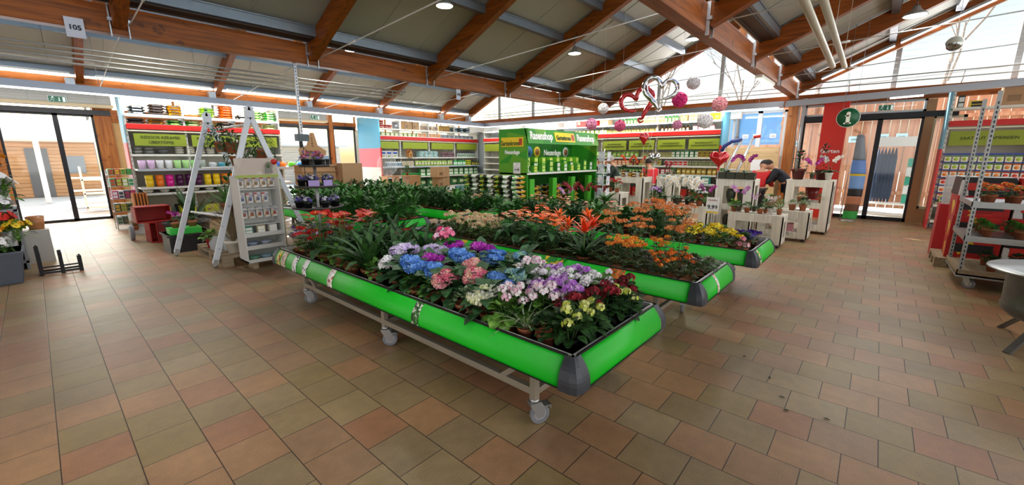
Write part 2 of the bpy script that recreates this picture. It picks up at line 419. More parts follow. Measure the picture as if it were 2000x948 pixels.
# ---- wall on the left (y = 15)
WALLM = mat('cfcabb', .7, 0, .05); 
def wall_box(name, x0, x1, y0, y1, z0, z1, m=WALLM):
    g = MB(); g.box(x0, x1, y0, y1, z0, z1); return struct(name, g, m)
wall_box('wall_left', 1.5, 5.15, 15, 15.12, 0, 2.5, mat('c9a06a', .7, 0, .1))
wall_box('wall_left', 8.15, 14.1, 15, 15.12, 0, 2.55)
wall_box('wall_left', -9, -.55, 15, 15.12, 0, 3.4, ORANGE_Z)
g = MB(); g.box(-9, 14, 14.88, 15.02, 3.18, 3.46); struct('trim_eaves_beam', g, ORANGE)
g = MB(); g.box(-9, 14, 14.98, 15.06, 3.46, 3.76); struct('window_eaves_light', g, clearplastic('f4f8fa', .35))
for a, b in ((-.55, 1.5), (5.15, 8.15)):
    g = MB(); g.box(a, b, 15.02, 15.03, 2.66, 3.18); struct('window_fanlight', g, glass())
for a, b in ((1.5, 5.15), (8.15, 14)):
    g = MB(); g.box(a, b, 15.02, 15.03, 2.5, 3.18); struct('window_high', g, clearplastic('eef4f6', .4))
    g = MB(); x = a
    while x < b: g.box(x, x+.05, 14.99, 15.05, 2.5, 3.2); x += 1.3
    struct('trim_mullion', g, ORANGE_Z)
g = MB(); g.box(1.5, 5.15, 14.9, 14.99, 2.45, 2.75); struct('trim_transom', g, ORANGE)
# doors left
BLK = mat('141318', .35, .3, .05)
def glazed(name, spans, z0, z1, axis='x', at=15.0, fm=BLK, mw=.045, bot=.06):
    for i, (a, b) in enumerate(spans):
        r = bpy.data.objects.new(name, None); COL.objects.link(r); r['kind'] = 'structure'
        def bx(u0, u1, w0, w1, v0, v1, q):
            if axis == 'x': q.box(u0, u1, at+w0, at+w1, v0, v1)
            else: q.box(at+w0, at+w1, u0, u1, v0, v1)
        q = MB(); bx(a, a+mw, -.03, .03, z0, z1, q); bx(b-mw, b, -.03, .03, z0, z1, q); bx(a, b, -.03, .03, z0, z0+bot, q); bx(a, b, -.03, .03, z1-mw, z1, q)
        q.build('door_frame', fm, r)
        q = MB(); bx(a+mw, b-mw, -.004, .004, z0+bot, z1-mw, q); q.build('pane', glass(), r)
glazed('door_1', [(-.4, .52), (.52, 1.18)], .0, 2.6); glazed('door_2', [(5.2, 6.15), (6.15, 7.15), (7.3, 8.15)], .0, 2.58)
g = MB(); g.box(-.55, 1.5, 14.9, 15.05, 2.6, 2.72); g.box(-.4, 1.3, 14.86, 15.0, 2.6, 2.66); struct('trim_door_head', g, BLK)
g = MB(); g.box(5.15, 8.15, 14.95, 15.05, 2.58, 2.66); struct('trim_door_head', g, BLK)
g = MB(); g.box(1.18, 1.5, 14.95, 15.08, 0, 3.2); g.box(-.7, -.4, 14.95, 15.08, 0, 3.2); struct('trim_jamb', g, ORANGE_Z)
g = MB(); g.box(7.15, 7.3, 14.93, 15.08, 0, 3.2); struct('trim_jamb', g, ORANGE_Z)
g = MB(); g.box(5.02, 8.2, 14.96, 15.06, 2.64, 2.8); struct('trim_transom', g, ORANGE)

# ---- gable wall on the right (x = 14)
wall_box('wall_right', 14.0, 14.12, 3.55, 15.1, 0, 2.9, mat('b9c4c8', .7, 0, .05))
wall_box('wall_right', 14.0, 14.12, -9, -1.35, 0, 2.0, mat('b9c4c8', .7, 0, .05))
wall_box('wall_right', 14.0, 14.12, 2.1, 3.55, 0, 1.0, mat('cbb389', .7, 0, .1))
g = MB(); g.box(13.9, 14.1, -9, 14.95, 2.92, 3.2); struct('trim_gable_beam', g, ORANGE_Y)
g = MB(); g.box(13.72, 13.9, 3.2, 14.9, 2.66, 2.95); struct('trim_duct_panel', g, WHITE)
g = MB(); g.box(13.9, 14.08, 1.85, 2.08, 0, 3.0); struct('trim_post', g, ORANGE_Z)
g = MB(); g.tube([(13.85, 1.72, 0), (13.85, 1.72, 3.1)], .045, 10); g.tube([(13.8, 1.8, 1.2), (13.8, 1.8, 3.0)], .015, 6); struct('trim_downpipe', g, GALV)
# gable glass (sheets following the sheds) and white timber bars
def gable(ya, yb, z0):
    q = MB(); zb = z0+.5+SL*(ya-yb); q.add([(14.02, ya, 3.2), (14.02, yb, 3.2), (14.02, yb, zb), (14.02, ya, z0+.45)], [(0, 1, 2, 3)])
    struct('window_gable', q, clearplastic('f2f6f8', .22, .4))
    q = MB(); y = ya-1.9
    while y > yb: q.box(13.98, 14.06, y-.05, y+.05, 3.2, z0+.42+SL*(ya-y)); y -= 1.9
    struct('trim_gable_bar', q, mat('b8bcc0', .5, 0, .05))
gable(7.7, 2.1, 3.2); gable(1.9, -7, 3.2); gable(14.9, 8, 3.3)
# fence of wire mesh in the right gable
q = MB()
for k in range(14):
    q.tube([(13.95, 1.6, 3.25+k*.13), (13.95, -5, 3.25+k*.13)], .0025, 3)
struct('trim_gable_net', q, mat('c8ccd0', .5, 0, 0))
glazed('window_1', [(2.1, 2.75), (2.75, 3.45)], 1.0, 2.86, 'y', 14.0, mat('d8dee2', .5, 0, 0), .06)
glazed('door_3', [(1.0, 1.7), (.12, .98), (-.66, .12)], 0, 2.52, 'y', 14.0, BLK, .05, .09)
glazed('window_2', [(-.66, 1.7)], 2.62, 2.92, 'y', 14.0, mat('d8dee2', .5, 0, 0), .05)
glazed('window_3', [(-1.35, -.8)], .35, 2.52, 'y', 14.0, mat('c9c2a4', .5, 0, 0), .06)
g = MB(); g.box(13.93, 14.05, -1.2, 1.75, 2.5, 2.63); struct('trim_door_head', g, BLK)
g = MB(); g.box(13.94, 14.06, -.82, -.66, 0, 2.9); g.box(13.95, 14.05, -1.4, -.8, 0, .35); struct('trim_jamb', g, mat('a77b52', .5, 0, .1))
wall_box('wall_back', -9.1, -9, -9, 15.1, 0, 6, mat('bdb7a8', .7, 0, .05)); wall_box('wall_front', -9, 14.1, -9.1, -9, 0, 7, mat('bdb7a8', .7, 0, .05))

# ---- hanging light trunking
LAMPW = lamp('ffffff', 3)
def trunk(a, b, name='light_trunk', lit=(), aim=None, power=0):
    a = Vector(a); b = Vector(b); d = (b-a).normalized()
    r = thing(name, '', 'light')
    q = MB(); q.bar(a+Vector((0, 0, .02)), b+Vector((0, 0, .02)), .15, .085, 0); q.bar(a+Vector((0, 0, .09)), b+Vector((0, 0, .09)), .07, .06, 0); q.build('housing', mat('aab0ba', .35, .6, .05), r)
    for (s, t) in lit:
        q = MB(); q.bar(a.lerp(b, s)+Vector((0, 0, -.04)), a.lerp(b, t)+Vector((0, 0, -.04)), .05, .03, 0); q.build('tube', LAMPW, r)
    if aim:
        m_ = (a+b)/2+Vector((0, 0, -.08)); al = area('trunk_light', m_, .06, .06, power, aim); dd = Vector(aim).normalized(); al.data.size = (b-a).length*.98
        yv = (b-a).normalized(); zv = -dd; yy_ = zv.cross(yv).normalized(); zv = yv.cross(yy_); al.rotation_euler = Matrix((yv, yy_, zv)).transposed().to_euler(); al.parent = r
    L = (b-a).length; k = 1.2
    while k < L:
        q = MB(); p = a+d*k; q.tube([p, (p.x, p.y, 3.2+min(2.5, max(0, .45*(14.9-p.y) if p.y > 8 else .3)))], .004, 4); k += 3.0; q.build('hanger', STEEL, r)
    return r
t = trunk((-3, 12.9, 2.98), (12.95, 12.9, 2.84), lit=[(0, 1)], aim=(0, .6, -1), power=140); t['label'] = 'long grey light trunking hung along the shelves of the left wall'
t = trunk((12.95, 12.82, 2.84), (12.95, 2.05, 2.86), lit=[(0, .99)], aim=(.5, 0, -1), power=115); t['label'] = 'grey light trunking above the plant protection shelves on the right wall'
t = trunk((12.9, 2.0, 2.85), (12.9, -4, 3.02), lit=[(.33, .42)]); t['label'] = 'grey light trunking hung in front of the right glass doors'
q = MB()
# lit fluorescent strip on the eaves of the left wall
for a, b in ((-3, .9), (1.35, 3.7), (4.1, 6.4), (6.9, 9), (9.5, 12), (12.4, 13.7)):
    r = thing('fluorescent_strip', 'white fluorescent strip under the eaves on the left wall between two rafters', 'light', (0, 0, 0), 0, 'fluorescent strips under the eaves of the left wall')
    g = MB(); g.box(a, b, 14.66, 14.76, 3.5, 3.54); g.build('housing', WHITE, r); g = MB(); g.box(a, b, 14.68, 14.74, 3.47, 3.5); g.build('tube', LAMPW, r)
# strip lamps on the right rafters
for i, (ya, yb) in enumerate(((1.4, .95), (.85, .1), (0, -1.75))):
    za = 3.33+SL*(1.92-ya); zb = 3.33+SL*(1.92-yb)
    r = thing('fluorescent_strip', ['short lit fluorescent strip at the foot of the right sloping beam', 'long lit fluorescent strip in the middle of the right sloping beam', 'lit fluorescent strip at the top of the right sloping beam, right of the mirror ball'][i], 'light')
    g = MB(); g.bar((13.62, ya, za), (13.64, yb, zb), .1, .05); g.build('housing', GREY, r); g = MB(); g.bar((13.62, ya, za-.04), (13.64, yb, zb-.04), .05, .03); g.build('tube', LAMPW, r)
r = thing('fluorescent_strip', 'short yellowish strip lamp on the underside of the dark front girder', 'light')
g = MB(); g.box(9.6, 10.9, 1.94, 2.06, 3.1, 3.16); g.build('housing', WHITE, r); g = MB(); g.box(9.65, 10.85, 1.96, 2.04, 3.08, 3.1); g.build('tube', lamp('fff4b0', 4), r)
# high-bay lamps
def highbay():
    r = thing('high_bay_lamp', '', 'lamp')
    q = MB(); q.lathe([(0, .16), (.05, .16), (.07, .1), (.1, .07), (.19, .0), (.2, -.03), (.185, -.03), (.09, .05), (0, .05)], n=20); q.build('reflector', STEEL, r)
    q = MB(); q.lathe([(0, -.015), (.18, -.02), (.18, -.03), (0, -.03)], n=20); q.build('lens', lamp('fffbe6', 14), r)
    q = MB(); q.tube([(0, 0, .16), (0, 0, .24), (.03, 0, .28), (0, 0, .32), (0, 0, .42)], .008, 6); q.box(-.04, .04, -.04, .04, .4, .46); q.build('hanger', DARK, r)
    d = bpy.data.lights.new('lamp_light', 'SPOT'); d.energy = 150; d.spot_size = math.radians(150); d.spot_blend = .6; d.shadow_soft_size = .18; d.color = (1, .97, .88)
    o = bpy.data.objects.new('lamp_light', d); COL.objects.link(o); o.parent = r; o.location = (0, 0, -.06)
    return r
HB = Kind(highbay)
for loc, lb in [((1.62, 9.34, 3.98), 'round high bay lamp at the top left, right of the sign 105'), ((5.5, 10.0, 4.12), 'high bay lamp seen above the rear girder right of the first big rafter'),
       ((4.75, 5.6, 3.98), 'high bay lamp at the top of the olive ceiling, left of centre'), ((8.13, 5.31, 3.8), 'high bay lamp hanging beside the tie rod in the centre of the ceiling'),
       ((9.69, 9.84, 4.0), 'small high bay lamp seen above the rear girder near the sign 106'), ((9.46, 3.28, 4.0), 'high bay lamp hanging from a hook left of the dark front girder'),
       ((8.71, -.1, 3.6), 'high bay lamp at the top right between the sloping beams')]:
    HB.put(loc, 0, lb, None, .72)
# ================================================================ flower tables
FRAME = mat('9c9484', .5, .25, .1, 6); CAP = mat('3c4048', .45, .1, .08); EDGE = mat('c9d6b8', .5, 0, 0); RUB = mat('7d8087', .6, 0, .05)
def caster(parent, x, y, ang, brake=True):
    q = MB(); mx = Matrix.Translation((x, y, 0)) @ Matrix.Rotation(ang, 4, 'Z')
    off = -.035
    def W(mb, r0, r1, w, m):
        pr = [(r0, -w/2), (r1, -w/2), (r1, w/2), (r0, w/2)]
        mb.lathe(pr+[pr[0]], (0, 0, 0), 20, m, mx @ Matrix.Translation((off, 0, .0625)) @ Matrix.Rotation(PI/2, 4, 'X'))
    c = bpy.data.objects.new('caster', None); COL.objects.link(c); c.parent = parent
    q = MB(); W(q, .045, .0625, .032, 0); q.build('tyre', RUB, c, bev=.004)
    q = MB(); W(q, .006, .046, .026, 0); W(q, .0, .014, .036, 0); q.build('wheel', mat('c4c6cc', .4, .2, .05), c)
    q = MB()
    for s in (-1, 1):
        q.prism([(off-.022, .05), (off+.02, .05), (.035, .14), (.03, .155), (-.035, .155), (off-.03, .1)], .004, mx @ Matrix.Translation((0, s*.024+.002, 0)) @ Matrix.Rotation(PI/2, 4, 'X'))
    q.box(-.035, .035, -.026, .026, .15, .156, 0, mx); q.cyl((x, y, .155), .03, .02, 14)
    if brake: q.box(-.1, -.04, -.03, .03, .118, .124, 0, mx); q.box(-.1, -.094, -.03, .03, .1, .124, 0, mx)
    q.build('fork', STEEL, c)
def flower_table(label, x0, x1, y0, y1, legs=None, group=None, cast=None, labels=()):
    r = thing('flower_table', label, 'table', (x0, y0, 0), 0, group)
    w = x1-x0; L = y1-y0; z0 = .41; z1 = .57
    ly = legs or (.33, 1.93, L-.5)
    lx = (.06, w-.1)
    q = MB()
    for x in lx:
        for y in ly: q.box(x-.022, x+.022, y-.022, y+.022, .17, .47)
        q.box(x-.02, x+.02, ly[0], ly[-1], .2, .245)
        q.box(x-.02, x+.02, .02, L-.02, .42, .46)
        q.bar((x, ly[0]+.26, .23), (x, ly[0]+.02, .43), .034, .034); q.bar((x, ly[-1]-.26, .23), (x, ly[-1]-.02, .43), .034, .034)
    for y in ly: q.box(lx[0], lx[1], y-.02, y+.02, .2, .24); q.box(lx[0], lx[1], y-.02, y+.02, .42, .46)
    q.build('frame', FRAME, r, bev=.003)
    q = MB(); q.box(.0, w, .0, L, .45, .462); q.build('tray', mat('1d1d1b', .6, 0, .2, 20), r)
    q = MB(); t = .012
    for a in ((0, t, 0, L), (w-t, w, 0, L), (0, w, 0, t), (0, w, L-t, L)): q.box(a[0], a[1], a[2], a[3], .46, z1+.004)
    q.build('rim', mat('c9ccc8', .4, .2, .04), r)
    def panel(a, b, out, name='side_panel'):
        a = Vector(a); b = Vector(b); out = Vector(out); d = (b-a).normalized(); n = 8
        prof = []
        for i in range(n+1):
            u = i/n; prof.append((.012+.065*u+.022*math.sin(PI*u), z1-(z1-z0)*u))
        def sheet(mb, s0, s1, push, m, u0=0, u1=n):
            vs = []; 
            for (o, z) in prof[u0:u1+1]:
                for p in (s0, s1): vs.append(p+out*(o+push)+Vector((0, 0, z)))
            k = len(vs)//2
            mb.add(vs, [(2*i, 2*i+1, 2*i+3, 2*i+2) for i in range(k-1)], m, True)
        q = MB(); sheet(q, a+d*.035, b-d*.035, 0, 0)
        sheet(q, a+d*.03, a+d*.038, .001, 1); sheet(q, b-d*.038, b-d*.03, .001, 1)
        p = q.build(name, [GREEN, EDGE], r, solid=-.006)
        q = MB(); m0 = (a+b)/2
        q.bar(a+d*.03+out*.012+Vector((0, 0, z1+.003)), b-d*.03+out*.012+Vector((0, 0, z1+.003)), .01, .012); q.bar(a+d*.04+out*.078+Vector((0, 0, z0-.002)), b-d*.04+out*.078+Vector((0, 0, z0-.002)), .006, .008)
        q.build('edge_strip', BLACK, p)
        return p, sheet, a, d
    P = {}
    P['l'] = panel((0, L, 0), (0, 0, 0), (-1, 0, 0)); P['f'] = panel((0, 0, 0), (w, 0, 0), (0, -1, 0))
    P['r'] = panel((w, 0, 0), (w, L, 0), (1, 0, 0)); P['b'] = panel((w, L, 0), (0, L, 0), (0, 1, 0))
    for side, s, wd, m, nm in labels:
        p, sheet, a, d = P[side]; q = MB()
        sheet(q, a+d*s, a+d*(s+wd), .003, 0, 0, 8); q.build(nm, m, p, solid=-.001)
    for cx, cy, sx, sy in ((0, 0, -1, -1), (w, 0, 1, -1), (w, L, 1, 1), (0, L, -1, 1)):
        q = MB(); n = 8; vs = []
        for i in range(n+1):
            u = i/n; o = .016+.065*u+.024*math.sin(PI*u); z = z1+.004-(z1-z0+.012)*u; k = .036
            a = Vector((cx+sx*o, cy-sy*k, z)); b = Vector((cx+sx*(o*.86), cy+sy*(o*.86), z)); c = Vector((cx-sx*k, cy+sy*o, z))
            m1 = (a*.35+b*.65)+Vector((sx*.006, 0, 0)); m2 = (c*.35+b*.65)+Vector((0, sy*.006, 0))
            vs += [a, m1, b, m2, c]
        q.add(vs, [(5*i+j, 5*i+j+1, 5*i+5+j+1, 5*i+5+j) for i in range(n) for j in range(4)], 0, False)
        q.build('corner_cap', CAP, r, solid=.006)
    for i, x in enumerate(lx):
        for j, y in enumerate(ly):
            caster(r, x, y, (cast or [2.6, 1.9, 2.2, .3, 4.0, 1.0])[(i*3+j) % 6])
    return r
PRW = patches(['f2f2ee', 'f2f2ee', 'd8c9a0', 'e8d8d0', 'a83a30', 'f4f4f2'], 60); PRG = patches(['2c5a2a', '3c7034', 'dfe6d8', '4d8a42', '1e3a1c'], 70); PRO = patches(['d86a20', 'e8843a', '6a8a3a', 'c8521c'], 60)
PRR = patches(['b02a22', 'e8c83a', '3a7a2c', 'd8d8b0'], 50); LBL = patches(['f4f4f4', 'f4f4f4', 'f4f4f4', '222222'], 50)
flower_table('nearest green sided flower table on wheels, with hydrangeas and primroses', 1.71, 2.75, 1.07, 5.02, (.3, 1.92, 3.48), None, [2.7, 2.4, 2.9, .9, 4.0, 1.0],
    [('l', .02+.06, .09, PRR, 'picture_label'), ('l', .2, .12, patches(['d8c8b0', 'a08070', 'e0d0c0'], 50), 'picture_label'), ('l', .5, .1, LBL, 'price_label'), ('l', .75, .1, LBL, 'price_label'), ('l', 1.3, .1, PRW, 'picture_label'), ('l', 2.62, .085, PRG, 'picture_label'),
     ('r', .7, .1, PRO, 'picture_label'), ('r', 2.2, .1, patches(['e8c83a', 'd8a020', '5a8a3a'], 40), 'picture_label')])
flower_table('middle green sided flower table on wheels, with orange flowers and trailing ivy', 3.46, 4.36, 1.0, 5.0, (.35, 1.95, 3.5), None, [2.6, 1.9, 2.2, .3, 4.0, 1.0],
    [('l', 3.22, .16, PRO, 'picture_label'), ('l', 2.2, .5, patches(['22c630', '1c8a2a', 'e8c02a', '3aa03a'], 16), 'picture_label'), ('l', 1.0, .4, patches(['22c630', 'e8c02a', '3aa03a'], 16), 'picture_label'), ('f', .35, .06, PRW, 'picture_label')])
flower_table('farther green sided flower table on wheels, with yellow primroses and violets', 5.08, 6.02, .93, 5.0, (.35, 1.95, 3.5), None, [2.6, 1.9, 2.2, 3.6, 4.0, 1.0],
    [('f', .1, .07, patches(['6a3a9a', 'e8e030', 'e8e8e8', '3a7a3a'], 50), 'picture_label')])
flower_table('green sided flower table behind the red anthuriums, filled with leafy plants', 3.3, 4.3, 5.75, 9.4, (.35, 1.9, 3.2))
flower_table('green sided flower table behind the cream begonias, below the grass seed stand', 5.1, 6.1, 5.6, 9.2, (.35, 1.9, 3.2))
TZ = .463

# ================================================================ plants
G1 = leafmat('15300f', '3a6a26'); G2 = leafmat('264a18', '669a3a', .6); G3 = leafmat('16341a', '3a662c', .55); G4 = leafmat('3f7222', '88ba50', .55); G5 = leafmat('1b3c20', '3a6a38', .5); GV = leafmat('3f6a42', 'c8d8b0', .5, 60); G6 = leafmat('2a3a1c', '56683a')
STEM = mat('4a6a2c', .6, 0, .1)
def rnd(a, b): return R.uniform(a, b)
def pot(parent, r=.055, h=.1, m=None, square=False):
    q = MB(); q.lathe([(0, 0), (r*.72, 0), (r*.95, h*.78), (r*1.05, h*.78), (r*1.08, h), (r*.98, h), (r*.9, h*.86), (0, h*.86)], n=14)
    p = q.build('pot', m or TERRA, parent)
    return p
def mound(q, n, L, Wd, h, spread, m=0, kind='ovate', el=(.1, 1.2), droop=.9, z0=.08, stems=False, fold=.2, nm=1):
    """leaves on the stalks of a bushy plant, filling a rounded crown"""
    for i in range(n):
        az = i*2.39996+rnd(-.3, .3); t = (i+.5)/n; rr = spread*math.sqrt(t)*rnd(.75, 1.0); zz = z0+h*(1-t**1.6*.75)*rnd(.72, 1)
        b = (rr*math.cos(az)*.75, rr*math.sin(az)*.75, zz)
        if stems: q.tube([(0, 0, z0-.02), (b[0]*.5, b[1]*.5, z0+(zz-z0)*.6), b], .0018, 3, 0, False)
        e = el[1]+(el[0]-el[1])*t+rnd(-.3, .3); l = L*rnd(.7, 1.1)
        q.leaf(b, az+rnd(-.5, .5), e, l, l*Wd, droop*rnd(.6, 1.3), R.randrange(nm) if nm > 1 else m, kind, fold, 3, rnd(-.3, .3))
def floret(q, p, n, s, m, k=4, cup=.25):
    n = Vector(n).normalized(); a = n.orthogonal().normalized(); b = n.cross(a); t0 = rnd(0, PI); p = Vector(p)
    for i in range(k):
        t = t0+2*PI*i/k; d = a*math.cos(t)+b*math.sin(t); e = n.cross(d)
        q.add([p, p+d*s*.6-e*s*.42+n*s*cup, p+d*s+n*s*cup*.6, p+d*s*.6+e*s*.42+n*s*cup], [(0, 1, 2, 3)], m, False)
def head(q, c, r, n, s, m, flat=.75, k=4, lo=-.35, ms=None):
    c = Vector(c)
    for i in range(n):
        z = 1-(1-lo)*(i+.5)/n; ph = i*2.39996; rr = math.sqrt(max(0, 1-z*z)); d = Vector((rr*math.cos(ph), rr*math.sin(ph), z))
        p = c+Vector((d.x*r, d.y*r, d.z*r*flat))*rnd(.9, 1.06)
        floret(q, p, d+Vector((rnd(-.3, .3), rnd(-.3, .3), rnd(-.2, .2))), s*rnd(.85, 1.15), m if ms is None else ms[R.randrange(len(ms))], k)
def fmat(c, var=.2): return mat(c, .55, 0, var, 60, 0, .3)
def plant(name, cat, potargs, leaves, blooms, bn='blossom'):
    def make():
        r = thing(name, '', cat)
        pot(r, *potargs)
        q = MB(); lm = leaves(q); q.build('foliage', lm, r)
        if blooms:
            q = MB(); bm = blooms(q)
            if q.v: q.build(bn, bm, r)
        return r
    return Kind(make)
BLP = mat('1c1c1e', .5, 0, .05)
def hydrangea(cols, heads=((0, 0, .33),), r=.075, s=.02, n=95, h=.2, pm=None):
    def lv(q): mound(q, 32, .15, .7, h, .14, 0, 'ovate', (-.2, .8), .8); q.tube([(0, 0, .06), (0, 0, .3)], .005, 4); return [G5]
    def bl(q):
        for (x, y, z) in heads:
            for k in range(4): a = k*1.9+x*30; head(q, (x+r*.5*math.cos(a), y+r*.5*math.sin(a), z+rnd(-.012, .016)), r*rnd(.66, .82), int(n*.36), s*1.35, 0, .75, 4, -.3, list(range(len(cols))))
        return [fmat(c) for c in cols]
    return plant('potted_hydrangea', 'plant', (.06, .11, pm or TERRA), lv, bl, 'flower_head')
def umbels(name, cols, nh=6, r=.028, s=.011, n=16, h=.24, leafm=None, leafn=46, lL=.085, lw=.8, spread=.115, k=5, kind='round', pm=None, fr=.085, cat='plant', stem=True, flat=.8, zj=.04):
    def lv(q): mound(q, leafn, lL, lw, h*.66, spread, 0, kind, (-.1, .7), .7, .07); return [leafm or G2]
    def bl(q):
        for i in range(nh):
            az = i*2.4+rnd(0, .6); t = fr*math.sqrt((i+.3)/nh); x = t*math.cos(az); y = t*math.sin(az); z = h+rnd(-zj, zj)-t*.2
            if stem: q.tube([(x*.3, y*.3, .08), (x*.8, y*.8, z*.7), (x, y, z)], .0022, 4, len(cols), False)
            head(q, (x, y, z), r*rnd(.8, 1.15), n, s, 0, flat, k, -.3, list(range(len(cols))))
        return [fmat(c) for c in cols]+[STEM]
    return plant(name, cat, (.055, .1, pm or TERRA), lv, bl, 'flower_cluster')
def anthurium(cols, n=6, h=.3, s=.055, leafn=14, lm=None, L=.14):
    def lv(q):
        for i in range(leafn):
            az = i*2.4; el = rnd(.5, 1.2); hh = h*rnd(.35, .85); x = .1*math.cos(az)*rnd(.3, 1); y = .1*math.sin(az)*rnd(.3, 1)
            q.tube([(x*.15, y*.15, .07), (x*.6, y*.6, hh*.7), (x, y, hh)], .0025, 4, 0, False)
            q.leaf((x, y, hh), az+rnd(-.4, .4), rnd(-.5, .5), L*rnd(.8, 1.2), L*.55, .6, 0, 'heart', .15, 4)
        return [lm or G5]
    def bl(q):
        nc = len(cols)
        for i in range(n):
            az = i*2.4+1; t = .09*math.sqrt((i+.4)/n); x = t*math.cos(az); y = t*math.sin(az); z = h*rnd(.88, 1.12)
            q.tube([(0, 0, .08), (x*.6, y*.6, z*.7), (x, y, z)], .002, 4, nc, False)
            a2 = rnd(0, 6.28); q.leaf((x-.01*math.cos(a2), y-.01*math.sin(a2), z), a2, rnd(-.1, .6), s*rnd(.8, 1.15)*1.25, s*1.15, .5, i % nc, 'heart', .2, 4)
            q.tube([(x, y, z+.004), (x+.008*math.cos(a2), y+.008*math.sin(a2), z+s*.32)], .0026, 5, nc+1)
        return [mat(c, .4, 0, .08, 30, 0, .4) for c in cols]+[STEM, fmat('e8c050')]
    return plant('potted_anthurium', 'plant', (.055, .1), lv, bl, 'spathe')
def strappy(n=16, L=.42, Wd=.07, lm=None, el=(.5, 1.35), droop=1.0, flowers=None, name='potted_strap_leaf_plant', pm=None, z0=.08, pr=.065):
    def lv(q):
        for i in range(n):
            az = i*2.4+rnd(-.2, .2); t = i/n
            q.leaf((.01*math.cos(az), .01*math.sin(az), z0+rnd(0, .04)), az, el[1]+(el[0]-el[1])*t+rnd(-.1, .1), L*rnd(.7, 1.05), Wd*rnd(.8, 1.1), droop*rnd(.5, 1.2), 0, 'strap', .35, 6)
        return [lm or G3]
    def bl(q):
        for (x, y, z, rr, m) in flowers[0]:
            for i in range(13):
                az = i*2.4; q.leaf((x, y, z), az, 1.35-1.2*i/13, rr*rnd(.8, 1.1), rr*.28, .5, i % len(flowers[1]), 'lance', .3, 3)
            q.tube([(0, 0, .1), (x, y, z)], .006, 5, len(flowers[1]))
        return [mat(c, .35, 0, .1, 40) for c in flowers[1]]+[STEM]
    return plant(name, 'plant', (pr, .11, pm), lv, bl if flowers else None, 'flower_star')
def bushy(name='potted_foliage_plant', n=70, L=.05, Wd=.7, h=.14, spread=.1, lm=None, kind='ovate', pm=None, droop=.8, el=(-.1, 1.1), z0=.07, stems=False, cols=None, potd=(.055, .1)):
    def lv(q): mound(q, n, L, Wd, h, spread, 0, kind, el, droop, z0, stems); return [lm or G2]
    def bl(q):
        for i in range(14):
            az = i*2.4; t = spread*math.sqrt(i/14); p = (t*math.cos(az), t*math.sin(az), z0+h*(1.05-.5*(t/spread)**2)); floret(q, p, (math.cos(az)*.4, math.sin(az)*.4, 1), .02, i % len(cols), 5)
        return [fmat(c) for c in cols]
    return plant(name, 'plant', (potd[0], potd[1], pm), lv, bl if cols else None)
def ivy(lm=None, n=70, trail=.35):
    def lv(q):
        mound(q, n//2, .045, .9, .1, .09, 0, 'heart', (-.1, 1), .5, .08)
        for i in range(8):
            az = i*PI/4+rnd(-.2, .2); pts = []; x = y = 0; z = .11
            for k in range(7):
                t = k/6; pts.append((math.cos(az)*(.03+.13*t), math.sin(az)*(.03+.13*t), .12+.05*math.sin(PI*t)-trail*.28*t*t))
            q.tube(pts, .0018, 3, 0, False)
            for p in pts[1:]:
                for s in (-1, 1): q.leaf(p, az+s*1.1+rnd(-.3, .3), rnd(-.2, .5), .05*rnd(.7, 1.1), .045, .4, 0, 'heart', .1, 3)
        return [lm or GV]
    return plant('potted_ivy', 'plant', (.05, .09), lv, None)
def orchid(cols, n=2, h=.5, pm=None, s=.036, fl=8):
    def lv(q):
        for i in range(6): q.leaf((0, 0, .09), i*PI/3+.2, .5+.2*(i % 2), .16, .06, 1.2, 0, 'strap', .3, 5)
        return [G5]
    def bl(q):
        nc = len(cols)
        for j in range(n):
            az = j*2*PI/n+rnd(-.4, .4); pts = []
            for k in range(9):
                t = k/8; pts.append(Vector((math.cos(az)*(.02+.16*t*t), math.sin(az)*(.02+.16*t*t), .1+h*(t-.32*t*t*t)*1.2)))
            q.tube(pts, .0028, 4, nc, False)
            for k in range(fl):
                i0 = 4+k*4/fl; i1 = int(i0); p = pts[i1].lerp(pts[min(8, i1+1)], i0-i1); sd = -1 if k % 2 else 1
                d = Vector((-math.sin(az)*sd, math.cos(az)*sd, .1)); pp = p+d*.022
                floret(q, pp, d+Vector((rnd(-.5, .5), rnd(-.5, .5), 0)), s*rnd(.9, 1.1), k % nc, 5, .1); floret(q, pp+d*.004, d, s*.35, nc+1, 3, .5)
        return [fmat(c) for c in cols]+[STEM, fmat('e0b040')]
    return plant('potted_orchid', 'orchid', (.05, .1, pm or mat('5a4a3c', .6, 0, .1)), lv, bl, 'flower_spray')
# ================================================================ plants on the tables
K = {}
K['hw'] = hydrangea(['f2f0f4', 'ffffff', 'e2dcea'], ((-.045, 0, .27), (.05, .04, .265), (.0, -.06, .25)), .062, .019, 70)
K['hl'] = hydrangea(['d9c8ee', 'efe6fa', 'c7b2e4'], ((-.045, 0, .29), (.05, .03, .29), (0, .07, .27)), .066, .019, 75)
K['hb'] = hydrangea(['4f86d8', '6c9fe6', '3f74c8', '7fb0e8'], ((0, 0, .28), (.06, .05, .26)), .07, .019, 85)
K['hg'] = hydrangea(['8fb8c8', '9cc49c', '6f9fd0', 'b0d8c8'], ((0, 0, .27),), .06, .019, 70)
K['hp'] = hydrangea(['e87f96', 'f2a8b4', 'd8627e', 'f4c0a8'], ((0, 0, .27), (.06, .04, .25)), .06, .018, 80)
K['hs'] = hydrangea(['e89898', 'f2b8b0', 'd87f88', 'f6cdbd'], ((-.05, 0, .28), (.05, .02, .28)), .064, .018, 80)
K['hm'] = hydrangea(['a81ea8', 'c433c0', '8c1090', 'd85ad0'], ((-.04, 0, .28), (.05, .0, .28)), .066, .021, 80)
